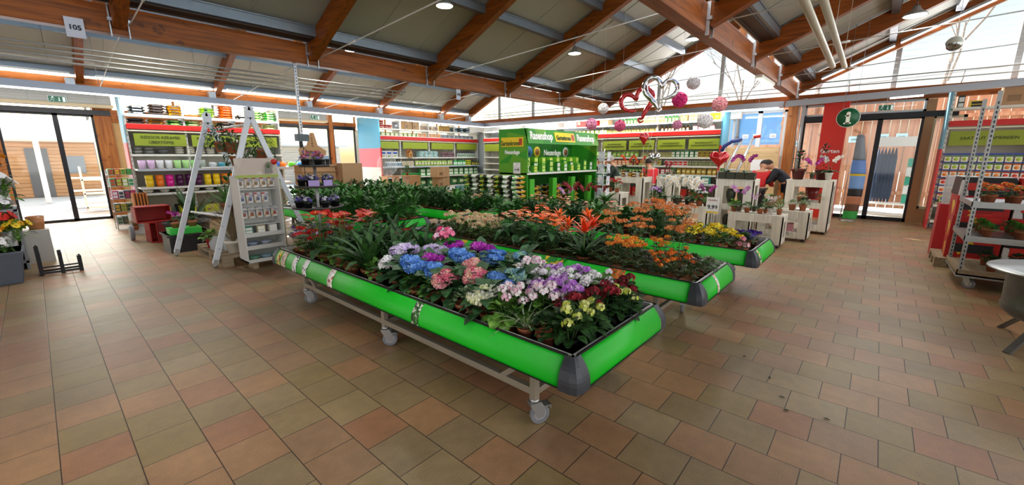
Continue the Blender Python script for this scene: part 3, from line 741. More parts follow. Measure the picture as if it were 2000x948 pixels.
K['cr'] = hydrangea(['f4f6cf', 'e2ecaa', 'fbfbe8'], ((0, 0, .25), (.07, .03, .23)), .058, .022, 60)
K['az'] = umbels('potted_azalea', ['f6c8d8', 'e0447a', 'fbe8ee', 'ec82a4'], 6, .042, .034, 7, .36, G2, 34, .08, .7, .1, 5, 'ovate', fr=.09)
K['pw'] = umbels('potted_primrose', ['ffffff', 'f4eef6', 'e4dce8'], 11, .025, .0135, 14, .262, G2, fr=.1)
K['pp'] = umbels('potted_primrose', ['f6dce6', 'fbeef2', 'e8b8cc'], 11, .025, .0135, 14, .265, G2, fr=.1)
K['pl'] = umbels('potted_primrose', ['c07ad8', 'd8a4e6', 'a45ac4', 'e4c4f0'], 11, .025, .0135, 14, .265, G2, fr=.1)
K['pr'] = umbels('potted_primrose', ['7a1420', '94202c', '5c0c16'], 7, .032, .015, 15, .262, G3, 40, pm=BLP)
K['py'] = umbels('potted_primrose', ['d6e070', 'c4d24e', 'e8ee9c'], 5, .025, .016, 11, .255, G3, 44, pm=BLP)
K['cn'] = umbels('potted_cineraria', ['b01484', 'c82498', '8e0e6c'], 8, .03, .017, 14, .23, G2, 36, fr=.1)
K['iv'] = bushy('potted_ivy', 70, .036, .9, .1, .1, GV, 'heart', droop=.4)
K['fo'] = bushy('potted_foliage_plant', 70, .05, .7, .14, .11, G2)
K['fd'] = bushy('potted_foliage_plant', 80, .042, .75, .12, .105, G3)
K['fb'] = bushy('potted_foliage_plant', 26, .085, .85, .12, .1, G4, 'round', stems=True)
K['gc'] = bushy('creeping_foliage_plant', 100, .028, .75, .075, .1, G6, 'round', droop=.4, potd=(.05, .08))
K['sp'] = strappy(22, .27, .012, GV, (.4, 1.3), 1.2, name='potted_spider_plant', pr=.05)
K['dr'] = strappy(20, .5, .07, G3, (.55, 1.4), .95)
K['an'] = anthurium(['d0201a', 'e03424', 'b81818'], 10, .37, .072)
K['ao'] = anthurium(['ee6428', 'f67c3c', 'e05020'], 9, .37, .066)
K['ap'] = anthurium(['d8807c', 'e8a090', 'c86a68', '9ab070'], 9, .36, .05)
K['ko'] = umbels('potted_kalanchoe', ['ee7a1c', 'f09030', 'd8601a', 'f4b040'], 9, .035, .013, 16, .3, G3, 40, .06, .7, .1, 4, 'round', fr=.11, flat=.5, zj=.05)
K['kt'] = umbels('potted_kalanchoe', ['d8783a', 'e48c44', 'c4642c', 'eaa060'], 11, .04, .012, 20, .46, G3, 46, .07, .6, .11, 4, 'ovate', fr=.14, flat=.45, zj=.05)
K['kc'] = umbels('potted_kalanchoe', ['f0dcb0', 'f4c8a0', 'e89a80', 'e8e4b8'], 12, .034, .013, 16, .32, G2, 40, .06, .7, .11, 4, 'round', fr=.13, flat=.6, zj=.06)
K['ks'] = umbels('potted_kalanchoe', ['e87020', 'f08c2c', 'c85418'], 8, .024, .014, 9, .22, G3, 44, .05, .75, .11, 5, 'round', fr=.12, flat=.5)
K['rs'] = umbels('potted_kalanchoe', ['c4181c', 'd82c28', 'a01014'], 9, .03, .013, 14, .27, G2, 40, .06, .7, .1, 4, 'round', fr=.1, flat=.6)
K['br'] = strappy(22, .34, .05, G3, (.15, 1.0), .7, (((0, 0, .32, .165, 0),), ['e8481c', 'f0642a', 'd83414']), 'potted_bromeliad')
K['bo'] = strappy(20, .32, .045, G3, (.2, 1.1), .7, (((0, 0, .36, .13, 0), (.06, .03, .29, .08, 0), (-.05, .05, .3, .08, 0)), ['ee6420', 'f48038']), 'potted_bromeliad')
K['it'] = ivy(leafmat('3c5a34', '8ca878', .5, 50), 90, .8)
K['yp'] = umbels('potted_primrose', ['f0d020', 'f4dc40', 'd8b010'], 8, .028, .016, 10, .23, G3, 44, .06, .7, .11, 5, 'ovate', fr=.1, flat=.5)
K['vp'] = umbels('potted_primrose', ['4a2a9c', '5c3ab4', '3a1c84'], 8, .028, .022, 7, .2, G3, 34, .055, .7, .1, 5, 'ovate', fr=.1, flat=.4)
K['pk'] = umbels('potted_primrose', ['f0b8c0', 'fbeef0', 'e08a98'], 5, .024, .026, 5, .17, G3, 24, .05, .7, .08, 5, 'ovate', fr=.06, flat=.4)
K['gl'] = bushy('potted_leafy_plant', 44, .11, .5, .3, .15, leafmat('1a4018', '4f9038'), 'lance', droop=.8, stems=True)
K['gd'] = bushy('potted_leafy_plant', 60, .08, .45, .3, .15, G3, 'lance', droop=.9, stems=True)
K['gb'] = strappy(16, .44, .11, leafmat('1c4620', '4c8a3c'), (.3, 1.3), 1.0, name='potted_leafy_plant')
K['pg'] = strappy(34, .24, .006, mat('b89a86', .8, 0, .2, 30), (.5, 1.35), .9, name='potted_grass_plant', pr=.05)
taken = []
BOOST = {'fb': 1.2, 'iv': 1.2, 'an': 1.3, 'rs': 1.15, 'dr': 1.02, 'fo': 1.15, 'fd': 1.15, 'ao': 1.2, 'ap': 1.15, 'gc': 1.15, 'br': 1.15, 'bo': 1.1, 'pl': 1.08, 'pw': 1.08, 'pp': 1.08, 'yp': 1.1, 'gl': 1.15, 'gd': 1.1, 'kt': 1.05}
def put(k, x, y, label, group=None, sc=1, z=TZ):
    if z == TZ: taken.append((x, y))
    sc *= BOOST.get(k, 1)
    return K[k].put((x, y, z), rnd(0, 6.28), label, group, sc*rnd(.94, 1.06))
# nearest table ------------------------------------------------------------
H = [('hw', 1.9, 2.98, 'white hydrangea at the left edge of the nearest table, leftmost of its hydrangeas'),
 ('hl', 2.08, 3.1, 'pale lilac hydrangea behind the white hydrangea on the nearest table'), ('hl', 2.3, 2.98, 'second pale lilac hydrangea, right of the first and left of the magenta one'),
 ('hb', 1.88, 2.74, 'blue hydrangea in front of the pale lilac hydrangeas, nearest the left edge'), ('hb', 1.94, 2.52, 'light blue hydrangea with greenish lower florets at the left edge of the nearest table'),
 ('hb', 2.3, 2.64, 'blue hydrangea in front of the magenta flowers on the nearest table'), ('hm', 2.12, 2.76, 'magenta hydrangea between the lilac and the blue ones'), ('hm', 2.55, 2.98, 'magenta flower head left of the pink and white azalea'),
 ('az', 2.62, 3.2, 'tall pink and white azalea, highest bloom of the nearest table'), ('hm', 2.64, 2.68, 'magenta flower head right of the pink and white azalea'),
 ('hp', 1.88, 2.26, 'pink hydrangea with a beige head near the left edge of the nearest table'), ('hp', 2.02, 2.12, 'pink hydrangea beside a small blue one in the middle of the nearest table'),
 ('hb', 2.06, 1.95, 'small blue hydrangea in front of the salmon ones'), ('hs', 2.2, 2.36, 'wide salmon pink hydrangea in the middle of the nearest table'), ('hb', 2.42, 2.3, 'blue hydrangea right of the salmon pink one'),
 ('hb', 2.56, 2.42, 'deep blue hydrangea near the right edge of the nearest table'), ('hg', 2.62, 2.18, 'pale blue green hydrangea near the right edge of the nearest table'), ('hg', 2.16, 1.86, 'pale green blue hydrangea head in front of the small blue one'),
 ('cr', 1.86, 1.83, 'cream white hydrangea in front of the magenta cinerarias'), ('cr', 2.38, 2.08, 'cream white hydrangea with green buds behind the magenta cinerarias'), ('cn', 2.02, 1.76, 'magenta cineraria left of its twin'), ('cn', 2.22, 1.7, 'magenta cineraria right of its twin'),
 ('pp', 1.9, 1.64, 'pale pink primrose in front of the left magenta cineraria'), ('pp', 2.02, 1.5, 'pale pink primrose left of the lilac primrose'), ('pl', 2.12, 1.56, 'lilac primrose right of the cinerarias'),
 ('pl', 2.14, 1.42, 'lilac primrose near the front, left of the white one'), ('pw', 2.3, 1.82, 'white primrose right of the cream hydrangea'), ('pw', 2.4, 1.72, 'white primrose behind the magenta cinerarias'),
 ('pp', 2.52, 1.98, 'pale pink primrose near the right edge of the nearest table'), ('pw', 2.28, 1.46, 'white primrose in the middle of the front primroses'), ('pl', 2.34, 1.58, 'lilac primrose behind the middle white primrose'),
 ('pl', 2.56, 1.78, 'lilac primrose at the right edge, left one of two'), ('pl', 2.6, 1.6, 'lilac primrose at the right edge, nearer one of two'), ('pw', 2.46, 1.52, 'white primrose beside the right lilac ones'), ('pw', 2.6, 1.42, 'white primrose nearest the right edge'),
 ('pr', 2.2, 1.28, 'dark red primrose behind the front corner plant'), ('pr', 2.36, 1.26, 'dark red primrose, second from the front corner'), ('pr', 2.5, 1.3, 'dark red primrose, third from the front corner'), ('pr', 2.62, 1.24, 'dark red primrose nearest the right front corner'),
 ('pr', 2.06, 1.36, 'brownish red primrose left of the dark red ones'), ('py', 1.9, 1.22, 'yellow green primrose in a black pot at the front corner'), ('py', 2.06, 1.2, 'yellow green primrose right of the front corner plant'), ('py', 2.48, 1.17, 'yellow green primrose at the front edge beside the dark red ones'),
 ('iv', 1.86, 2.08, 'green and cream ivy at the left edge below the pink hydrangea'), ('iv', 1.86, 1.95, 'green and cream ivy left of the cream hydrangea'),
 ('fb', 1.84, 1.66, 'round leaved light green plant at the left front edge'), ('sp', 1.84, 1.5, 'small striped spider plant in a clay pot at the left front edge'), ('fd', 1.86, 1.36, 'dark leafed plant behind the front corner plant'),
 ('fo', 1.84, 2.4, 'leafy green plant in a clay pot below the light blue hydrangea'), ('fo', 1.84, 2.9-.3, 'leafy green plant at the left edge below the blue hydrangea'),
 ('dr', 1.9, 3.42, 'strap leaved plant in a clay pot at the left edge, nearest of its kind'), ('dr', 2.2, 3.42, 'large strap leaved plant behind the pale lilac hydrangeas'), ('dr', 2.44, 3.3, 'large strap leaved plant left of the azalea'), ('dr', 2.5, 3.72, 'strap leaved plant in the middle of the nearest table'), ('dr', 2.2, 3.8, 'strap leaved plant behind the nearest one of its kind'), ('dr', 2.62, 4.1, 'strap leaved plant far back at the right edge of the nearest table'),
 ('fo', 1.85, 3.22, 'tiny green seedling plant beside the clay pot'), ('fd', 1.84, 3.62, 'small dark leaved plant in a clay pot at the left edge'), ('fo', 1.84, 3.78, 'small green plant in a clay pot left of the strap leaved plant'),
 ('an', 1.96, 4.02, 'red anthurium at the left edge, nearest of the red ones'), ('an', 1.88, 4.3, 'red anthurium, second along the left edge'), ('an', 2.1, 4.4, 'red anthurium in the middle of the red group'), ('rs', 1.95, 4.52, 'red kalanchoe among the anthuriums'), ('rs', 1.88, 4.72, 'dark red kalanchoe at the far left corner of the nearest table'),
 ('pg', 1.84, 4.86, 'beige feathery grass at the far left corner of the nearest table'), ('an', 2.32, 4.12, 'red anthurium right of the strap leaved plants'), ('an', 2.5, 4.5, 'red anthurium far back in the middle of the nearest table'), ('rs', 2.3, 4.66, 'bright red kalanchoe far back on the nearest table'), ('rs', 2.62, 3.86, 'red kalanchoe beside the right edge of the nearest table'),
 ('fo', 1.86, 3.95, 'green fern like plant below the nearest red anthurium'), ('fo', 1.85, 4.16, 'green plant at the left edge between red anthuriums'), ('fd', 1.84, 4.45, 'dark green plant at the left edge below the second red anthurium')]
for k, x, y, lb in H: put(k, x, y, lb)
lt = {'fo': 'low green plant filling a gap between the flowers on the nearest table', 'fd': 'low dark green plant filling a gap between the flowers on the nearest table'}
def fill(x0, x1, y0, y1, step, kinds, lab, grp, dmin=.12, cap=400, sc=1, z=TZ):
    y = y0; n = 0
    while y < y1:
        x = x0
        while x < x1+.001:
            px = x+rnd(-.02, .02); py = y+rnd(-.02, .02)
            if all((px-a)**2+(py-b)**2 > dmin**2 for a, b in taken) and n < cap:
                k = kinds[R.randrange(len(kinds))]; put(k, px, py, lab[k] if isinstance(lab, dict) else lab, grp[k] if isinstance(grp, dict) else grp, sc, z); n += 1
            x += step
        y += step
fill(1.83, 2.66, 1.2, 4.95, .165, ['fo', 'fd'], lt, {'fo': 'low green filler plants on the nearest table', 'fd': 'low dark green filler plants on the nearest table'}, .135)
# middle table ----------------------------------------------------------------
H = [('it', 4.2, 1.12, 'variegated ivy hanging over the front edge of the middle table, rightmost'), ('it', 4.0, 1.1, 'variegated ivy hanging over the front edge of the middle table, left of its twin'),
 ('ks', 3.72, 1.4, 'orange kalanchoe with dark leaves near the front left of the middle table'), ('ks', 3.9, 1.28, 'orange kalanchoe with dark leaves behind the trailing ivy'), ('ks', 4.12, 1.38, 'orange kalanchoe with dark leaves at the right edge of the middle table'), ('ks', 3.92, 1.5, 'orange kalanchoe with dark leaves below the bright orange ones'),
 ('ko', 3.78, 1.7, 'bright orange kalanchoe in a clay bowl on the middle table, front one'), ('ko', 3.78, 1.9, 'bright orange kalanchoe left of the tall orange ones'), ('ko', 3.96, 1.86, 'bright orange kalanchoe in the middle of the orange group'), ('ko', 4.2, 1.62, 'bright orange kalanchoe near the right edge of the middle table'),
 ('kt', 4.22, 1.86, 'tall pale orange kalanchoe, left one of the tall group'), ('kt', 4.1, 1.62+.5, 'tall pale orange kalanchoe, rear one of the tall group'), ('kt', 4.24, 1.42+.02, 'tall pale orange kalanchoe, right one of the tall group'), 
 ('br', 3.62, 2.18, 'dark leaved bromeliad with a red orange star, nearest of the bromeliads'), ('br', 3.98, 2.1+.2, 'bromeliad with a red orange star right of the nearest one'), ('bo', 4.22, 2.5, 'orange bromeliad behind the red orange stars'), ('bo', 3.8, 2.5, 'orange bromeliad left of the red orange stars'), ('bo', 4.2, 2.9, 'orange bromeliad farthest back in its group'),
 ('ao', 3.86, 2.74, 'orange anthurium in the middle of the orange group'), ('ao', 3.72, 2.9, 'orange anthurium at the left of the orange group'), ('ao', 4.04, 2.98, 'orange anthurium behind the middle one'), ('ao', 3.66, 2.5+.1, 'low orange anthurium at the left edge of the middle table'), ('ao', 4.24, 3.2, 'orange anthurium at the right edge far back'), ('ao', 3.9, 3.2, 'orange anthurium beside the coral pink ones'),
 ('ap', 3.68, 3.12, 'coral pink anthurium, front one at the left edge'), ('ap', 3.68, 3.36, 'coral pink anthurium, second along the left edge'), ('ap', 3.9, 3.42, 'coral pink anthurium in the middle of its group'), ('ap', 4.12, 3.5, 'coral pink anthurium at the right of its group'),
 ('kc', 3.66, 3.6, 'cream and peach kalanchoe, nearest of the pale group'), ('kc', 3.66, 3.82, 'cream and peach kalanchoe, second along the left edge'), ('kc', 3.88, 3.7, 'cream and peach kalanchoe right of the second one'), ('kc', 3.7, 4.06, 'cream and peach kalanchoe, third along the left edge'), ('kc', 4.0, 4.0, 'cream and peach kalanchoe in the middle of the pale group'), ('kc', 3.75, 4.35, 'cream and peach kalanchoe near the far end of the middle table'), ('kc', 4.1, 4.4, 'cream kalanchoe at the far right of the pale group')]
for k, x, y, lb in H: put(k, x, y, lb)
fill(3.56, 3.6, 1.14, 4.8, .125, ['gc'], 'low creeping dark green plant along the left edge of the middle table', 'creeping plants along the left edge of the middle table', .08)
fill(3.69, 4.3, 1.14, 4.8, .14, ['gc'], 'low creeping dark green plant between the orange flowers of the middle table', 'creeping plants between the flowers of the middle table', .12)
# farther table -----------------------------------------------------------------
H = [('vp', 5.84, 1.08, 'violet primrose at the front edge of the farther table, right one'), ('vp', 5.66, 1.12, 'violet primrose at the front edge of the farther table, middle one'), ('vp', 5.78, 1.26, 'violet primrose behind the front ones'), ('pk', 5.24, 1.06, 'pink and white primrose at the front left corner of the farther table'),
 ('yp', 5.4, 1.22, 'yellow primrose nearest the front of the farther table'), ('yp', 5.26, 1.42, 'yellow primrose at the left edge of the farther table, front one'), ('yp', 5.5, 1.42, 'yellow primrose in the middle of its group'), ('yp', 5.7, 1.46, 'yellow primrose right of the middle one'), ('yp', 5.26, 1.64, 'yellow primrose at the left edge, second one'), ('yp', 5.56, 1.66, 'yellow primrose farthest back in its group')]
for k, x, y, lb in H: put(k, x, y, lb)
fill(5.2, 5.95, 1.1, 1.8, .16, ['fo', 'fd'], {'fo': 'low green plant between the yellow and violet primroses', 'fd': 'low dark green plant between the yellow and violet primroses'}, {'fo': 'low green plants among the primroses', 'fd': 'low dark plants among the primroses'}, .13)
fill(5.24, 5.9, 1.92, 2.5, .2, ['gl', 'kt', 'gd', 'kt'], {'gl': 'leafy green plant on the farther table just behind the primroses', 'gd': 'dark leafy plant on the farther table just behind the primroses', 'kt': 'tall pale orange kalanchoe on the farther table just behind the primroses'}, {'gl': 'near leafy plants on the farther table', 'gd': 'near dark leafy plants on the farther table', 'kt': 'tall kalanchoes on the farther table'}, .16)
fill(5.24, 5.9, 2.65, 4.9, .22, ['gl', 'gb', 'gd', 'ap'], {'gl': 'leafy green plant on the rear half of the farther table', 'gd': 'dark leafy plant on the rear half of the farther table', 'gb': 'broad leaved plant on the rear half of the farther table', 'ap': 'coral pink anthurium on the rear half of the farther table'},
     {'gl': 'leafy plants on the farther table', 'gd': 'dark leafy plants on the farther table', 'gb': 'broad leaved plants on the farther table', 'ap': 'coral anthuriums on the farther table'}, .16)
fill(3.42, 4.2, 5.85, 9.2, .24, ['gl', 'gd', 'gb'], {'gl': 'leafy green plant on the table behind the red anthuriums', 'gd': 'dark leafy plant on the table behind the red anthuriums', 'gb': 'broad leaved plant on the table behind the red anthuriums'},
     {'gl': 'leafy plants on the rear left table', 'gd': 'dark leafy plants on the rear left table', 'gb': 'broad leaved plants on the rear left table'}, .18, sc=1.15)
fill(5.22, 6.0, 5.7, 9.1, .25, ['gl', 'kc', 'gd', 'gb'], {'gl': 'leafy green plant on the table below the grass seed stand', 'gd': 'dark leafy plant on the table below the grass seed stand', 'gb': 'broad leaved plant on the table below the grass seed stand', 'kc': 'cream and peach kalanchoe on the table below the grass seed stand'},
     {'gl': 'leafy plants on the rear middle table', 'gd': 'dark leafy plants on the rear middle table', 'gb': 'broad leaved plants on the rear middle table', 'kc': 'pale kalanchoes on the rear middle table'}, .18, sc=1.1)
# plants standing in tubs on the floor between the tables and the doors
fl = []
def floor_tub(x, y, k, lb, grp=None):
    t = thing('plant_tub', 'dark round tub holding a '+lb, 'tub', (x, y, 0), 0, (grp+' tubs') if grp else None)
    q = MB(); q.lathe([(0, 0), (.13, 0), (.17, .36), (.18, .4), (.16, .4), (.15, .34), (0, .34)], n=16); q.build('shell', DARK, t)
    K[k].put((x, y, .342), rnd(0, 6), lb, grp, 1.6)
for i in range(12):
    x = 4.9+ (i % 4)*.5; y = 9.9+(i//4)*.6
    floor_tub(x, y, ['gl', 'gb', 'gd', 'gl'][i % 4], ['leafy green plant standing on the floor before the rear shelves', 'broad leaved plant standing on the floor before the rear shelves', 'dark leafy plant standing on the floor before the rear shelves', 'leafy green plant standing on the floor before the rear shelves'][i % 4], ['leafy floor plants', 'broad leaved floor plants', 'dark floor plants', 'leafy floor plants'][i % 4])
# ================================================================ small goods
NAMES = {}
def shade_of(c): return mat(c, .45, 0, .06, 10)
def pillow(q, w, d, h, m=0, mx=None, n=6, e=.35):
    vs = []; fs = []
    for s in (1, -1):
        for i in range(n+1):
            for j in range(n+1):
                u = 2*i/n-1; v = 2*j/n-1; t = (max(0, 1-u**4)*max(0, 1-v**4))**e
                vs.append((u*w/2, v*d/2, h/2+s*h/2*t*(1 if (abs(u) < 1 and abs(v) < 1) else .0)))
    k = (n+1)*(n+1)
    for i in range(n):
        for j in range(n):
            a = i*(n+1)+j; fs.append((a, a+n+1, a+n+2, a+1)); fs.append((k+a, k+a+1, k+a+n+2, k+a+n+1))
    q.add(vs, fs, m, True, mx)
def mk(name, cat, fn):
    def make():
        q = MB(); ms = fn(q); o = q.build(name, ms); o['category'] = cat; o['label'] = ''
        return o
    return Kind(make)
def _bottle(c, cap, lab, w=.07, h=.22, d=None):
    d = d or w*.6
    def f(q):
        q.taper((0, 0, 0), (w, d), (w, d), h*.68, 0); q.taper((0, 0, h*.68), (w, d), (w*.35, d*.5), h*.12, 0); q.cyl((0, 0, h*.8), w*.2, h*.2, 8, 1)
        q.box(-w*.42, w*.42, -d/2-.002, -d/2+.001, h*.12, h*.55, 2)
        return [shade_of(c), shade_of(cap), shade_of(lab)]
    return f
def _spray(c, cap, lab, w=.08, h=.26):
    def f(q):
        q.taper((0, 0, 0), (w, w*.55), (w*.8, w*.5), h*.6, 0); q.taper((0, 0, h*.6), (w*.8, w*.5), (w*.3, w*.3), h*.14, 0); q.box(-w*.5, w*.3, -w*.14, w*.14, h*.82, h, 1); q.cyl((0, 0, h*.72), w*.16, h*.12, 8, 1); q.box(-w*.42, -w*.3, -.01, .01, h*.66, h*.84, 1)
        q.box(-w*.36, w*.36, -w*.275-.002, -w*.27, h*.1, h*.5, 2)
        return [shade_of(c), shade_of(cap), shade_of(lab)]
    return f
def _pack(c, lab, w=.12, d=.06, h=.16, pat=None):
    def f(q):
        q.box(-w/2, w/2, -d/2, d/2, 0, h, 0); q.box(-w*.4, w*.4, -d/2-.002, -d/2+.001, h*.5, h*.86, 1); q.box(-w*.4, w*.4, -d/2-.002, -d/2+.001, h*.1, h*.4, 2)
        return [shade_of(c), shade_of(lab), pat or shade_of(lab)]
    return f
def _pouch(c, lab, w=.16, d=.07, h=.24):
    def f(q):
        pillow(q, w, h, d, 0, Matrix.Translation((0, d/2, h/2)) @ Matrix.Rotation(PI/2, 4, 'X'), 5, .3); q.box(-w*.3, w*.3, -d*.52-.001, -d*.5, h*.35, h*.68, 1); q.box(-w*.48, w*.48, -.004, .004, h*.96, h*1.04, 0)
        return [shade_of(c), shade_of(lab)]
    return f
def _bag(c1, c2, w=.44, d=.3, h=.075):
    def f(q):
        pillow(q, w, d, h, 0, None, 6, .4); q.box(-w*.25, w*.25, -d*.5, -d*.44, h*.3, h*.68, 1)
        return [stripes([c1, c1, c2], 'X', w/5, .35, R.randrange(9)), shade_of(c2)]
    return f
def _pot(c, r=.07, h=.13, flare=.8, lip=True):
    def f(q):
        q.lathe([(0, 0), (r*flare, 0), (r, h), (r*.92, h), (r*flare*.9, h*.2), (0, h*.2)], n=16); return [mat(c, .3, 0, .05)]
    return f
def _bowl(c, r=.09, h=.09):
    def f(q):
        q.lathe([(0, 0), (r*.5, 0), (r*.95, h*.5), (r, h*.8), (r*.8, h), (r*.72, h), (r*.8, h*.7), (0, h*.3)], n=16); return [mat(c, .3, 0, .05)]
    return f
def _bucket(c, lab, r=.1, h=.18):
    def f(q):
        q.lathe([(0, 0), (r*.85, 0), (r, h*.92)], n=16, m=0); q.lathe([(r*1.04, h*.9), (r*1.04, h), (0, h)], n=16, m=1); q.lathe([(r*.9, h*.3), (r*.97, h*.75)], n=16, m=1)
        return [shade_of(c), shade_of(lab)]
    return f
def _box(c, w=.3, d=.25, h=.2, tape='c9b28c', pat=None):
    def f(q):
        q.box(-w/2, w/2, -d/2, d/2, 0, h, 0); q.box(-w/2, w/2, -.02, .02, h, h+.002, 1); q.box(-.02, .02, -d/2-.002, -d/2, h*.6, h, 1); q.box(-w*.4, -w*.1, -d/2-.002, -d/2, h*.2, h*.5, 2)
        return [pat or mat(c, .8, 0, .07, 6), shade_of(tape), shade_of('8a6a48')]
    return f
def _folded(c1, c2, w=.3, d=.25, h=.05):
    def f(q):
        pillow(q, w, d, h, 0, None, 6, .25); q.box(-w*.2, w*.2, -d*.5-.002, -d*.46, h*.3, h*.7, 1)
        return [shade_of(c1), shade_of(c2)]
    return f
def _can(c, r=.09, h=.13):
    def f(q):
        q.lathe([(0, 0), (r, 0), (r*1.02, h*.5), (r*.7, h), (r*.5, h), (0, h*.9)], n=14); q.tube([(r*.8, 0, h*.3), (r*1.5, 0, h*.8), (r*1.9, 0, h*1.25)], [.018, .012, .01], 8); q.tube([(-r*.9, 0, h*.25), (-r*1.5, 0, h*.6), (-r*1.2, 0, h*1.2), (-r*.3, 0, h*1.1)], .009, 6)
        return [mat(c, .25, 0, .03)]
    return f
GOODS = {}
def goods(key, name, cat, fn):
    if key not in GOODS: GOODS[key] = mk(name, cat, fn)
    return GOODS[key]
class Shelf:
    def __init__(s, ox, oy, rz, what): s.mx = Matrix.Translation((ox, oy, 0)) @ Matrix.Rotation(rz, 4, 'Z'); s.rz = rz; s.what = what
    def w(s, x, y, z): return s.mx @ Vector((x, y, z))
    def item(s, kind, x, y, z, label, grp=None, rz=0, sc=1):
        return kind.put(s.w(x, y, z), s.rz+rz, label+' '+s.what, (grp or label)+' '+s.what, sc)
    def row(s, z, x0, x1, kind, label, step, depth=.1, rows=1, stack=1, dz=0, jit=.01, dr=.14, sc=1):
        x = x0
        while x <= x1+1e-6:
            for r in range(rows):
                for k in range(stack):
                    s.item(kind, x+rnd(-jit, jit), depth+r*dr+rnd(-jit, jit)*.5, z+k*dz+.001, label, None, rnd(-.08, .08), sc)
            x += step
SHM = mat('dddcd2', .4, .1, .03); SHR = mat('c0c8d2', .4, .2, .03)
def shelving(label, ox, oy, rz, L, H, levels, bays, depth=.45, panel=None, strip=True, sign=None, back=True, end='both', deep=(), top=None):
    r = thing('shelving_unit', label, 'shelving', (ox, oy, 0), rz)
    for i in range(bays+1):
        x = L*i/bays; q = MB(); q.box(x-.02, x+.02, .02, depth, 0, H)
        for k in range(int(H/.1)): q.box(x-.006, x+.006, .012, .021, .06+k*.1, .1+k*.1, 1)
        q.build('upright', [SHM, mat('8b8b86', .5, 0, 0)], r)
    for z, d0, kind in levels:
        q = MB(); q.box(0, L, -d0, depth, z-.03, z); p = q.build('shelf_board', SHM, r)
        q = MB(); q.box(0, L, -d0-.012, -d0, z-.045, z+.005); q.build('price_rail', SHR if kind == 'r' else SHM, p)
    if back:
        q = MB(); q.box(0, L, depth, depth+.02, 0, min(H, 2.35)); q.build('back_panel', mat('c9c6ba', .6, 0, .04), r)
    q = MB(); q.box(0, L, .02, depth, 0, .1); q.build('plinth', GREY, r)
    if strip:
        q = MB(); q.box(0, L, -.04, -.02, 2.22, 2.34); q.build('red_fascia', RED, r); q = MB(); q.box(0, L, -.03, -.01, 2.17, 2.2); q.build('cream_strip', CREAM, r)
    return r
def sign_panel(parent, x0, x1, z0, z1, lines, size=.09, y=-.01, bg=None):
    q = MB(); q.box(x0, x1, y, y+.02, z0, z1); p = q.build('sign_board', bg or LIME, parent)
    for i, t in enumerate(lines):
        text('lettering', t, size, mat('3a4418', .6, 0, 0), parent, Matrix.Translation(((x0+x1)/2, y-.004, (z0+z1)/2+(len(lines)-1)*size*.65-i*size*1.3)) @ Matrix.Rotation(PI/2, 4, 'X'))

# ---- shelves of pots on the left wall (S1)
r = shelving('tall white shelving of plant pots and soil bags beside the left glass doors', 1.55, 13.2, 0, 3.3, 2.95, [(2.56, .05, 'w'), (2.34, .0, 'w'), (1.64, .0, 'w'), (1.3, .5, 'r'), (.88, .45, 'w'), (.74, .45, 'w'), (.2, .45, 'w')], 3, .5)
sign_panel(r, .1, 1.08, 1.84, 2.12, ['INDOOR KERAMIK', 'ÜBERTÖPFE']); sign_panel(r, 1.2, 2.16, 1.84, 2.12, ['INDOOR KERAMIK', 'ÜBERTÖPFE']); sign_panel(r, 2.25, 3.2, 1.84, 2.12, ['ÜBERTÖPFE'])
q = MB(); q.box(-.05, -.03, -.02, .5, 1.9, 2.98); q.build('end_panel_blue', mat('7fa6b4', .5, 0, .05), r); q = MB(); q.box(-.05, -.03, -.02, .5, 0, 1.9); q.build('end_panel_red', mat('c85a52', .5, 0, .05), r)
S = Shelf(1.55, 13.2, 0, 'of the left pot shelves')
bags = [(.25, 3, '3c4244', 'a8b0b0', 'dark grey'), (.62, 4, '5c4a42', '2c2422', 'brown'), (.85+.1, 4, 'd8a020', '3a2c1c', 'yellow and black'), (1.3, 1, 'e07a20', 'c85a14', 'orange'), (1.3+.33, 4, 'a8d030', '2c5a1c', 'lime green'), (2.05, 6, 'e07a20', 'c8601c', 'bright orange'), (2.45-.02, 2, '26221f', 'd8d0c0', 'black'), (2.75, 4, '2f8a34', 'a8d870', 'green'), (3.1, 4, '3aa03c', 'd0e8a0', 'mid green')]
for x, n, a, b, nm in bags:
    k = goods('bag'+a, 'soil_bag', 'bag', _bag(a, b, .33, .34, .07))
    for i in range(n): S.item(k, x+rnd(-.01, .01), .2, 2.561+i*.064, nm+' soil bag on the top board', None, rnd(-.06, .06))
for i, (a, b, nm) in enumerate([('5c4a42', 'c8a880', 'brown'), ('d8a020', '5a4020', 'yellow'), ('2f8a34', 'a8d870', 'green'), ('58b040', 'e0f0a0', 'light green'), ('e09a20', 'f0d080', 'orange yellow'), ('26221f', 'e8e8e0', 'black and white'), ('e8a028', '7a4a14', 'amber'), ('d89a3c', 'f8f0d0', 'ochre'), ('a8c838', 'e8f0b0', 'lime yellow')]):
    k = goods('bag'+a, 'soil_bag', 'bag', _bag(a, b, .33, .34, .07))
    for j in range(2): S.item(k, .2+i*.36, .2, 2.341+j*.066, nm+' soil bag on the second board', None, rnd(-.05, .05))
GB = goods('gbowl', 'plant_pot', 'pot', _bowl('8a8a84', .1, .09)); LB = goods('lbowl', 'plant_pot', 'pot', _bowl('c8c2b2', .1, .08)); DB = goods('dbowl', 'plant_pot', 'pot', _bowl('5a5c5a', .13, .13))
for i in range(2):
    S.item(GB, .15+i*.22, .2, 1.641, 'grey bowl shaped pot on the board under the sign'); S.item(GB, .15+i*.22, .2, 1.722, 'grey bowl shaped pot on the board under the sign')
S.item(DB, .62, .18, 1.641, 'large dark grey bowl on the board under the sign'); 
for i in range(3):
    for j in range(3): S.item(LB, .95+i*.22, .18, 1.641+j*.06, 'pale stone bowl stacked on the board under the sign')
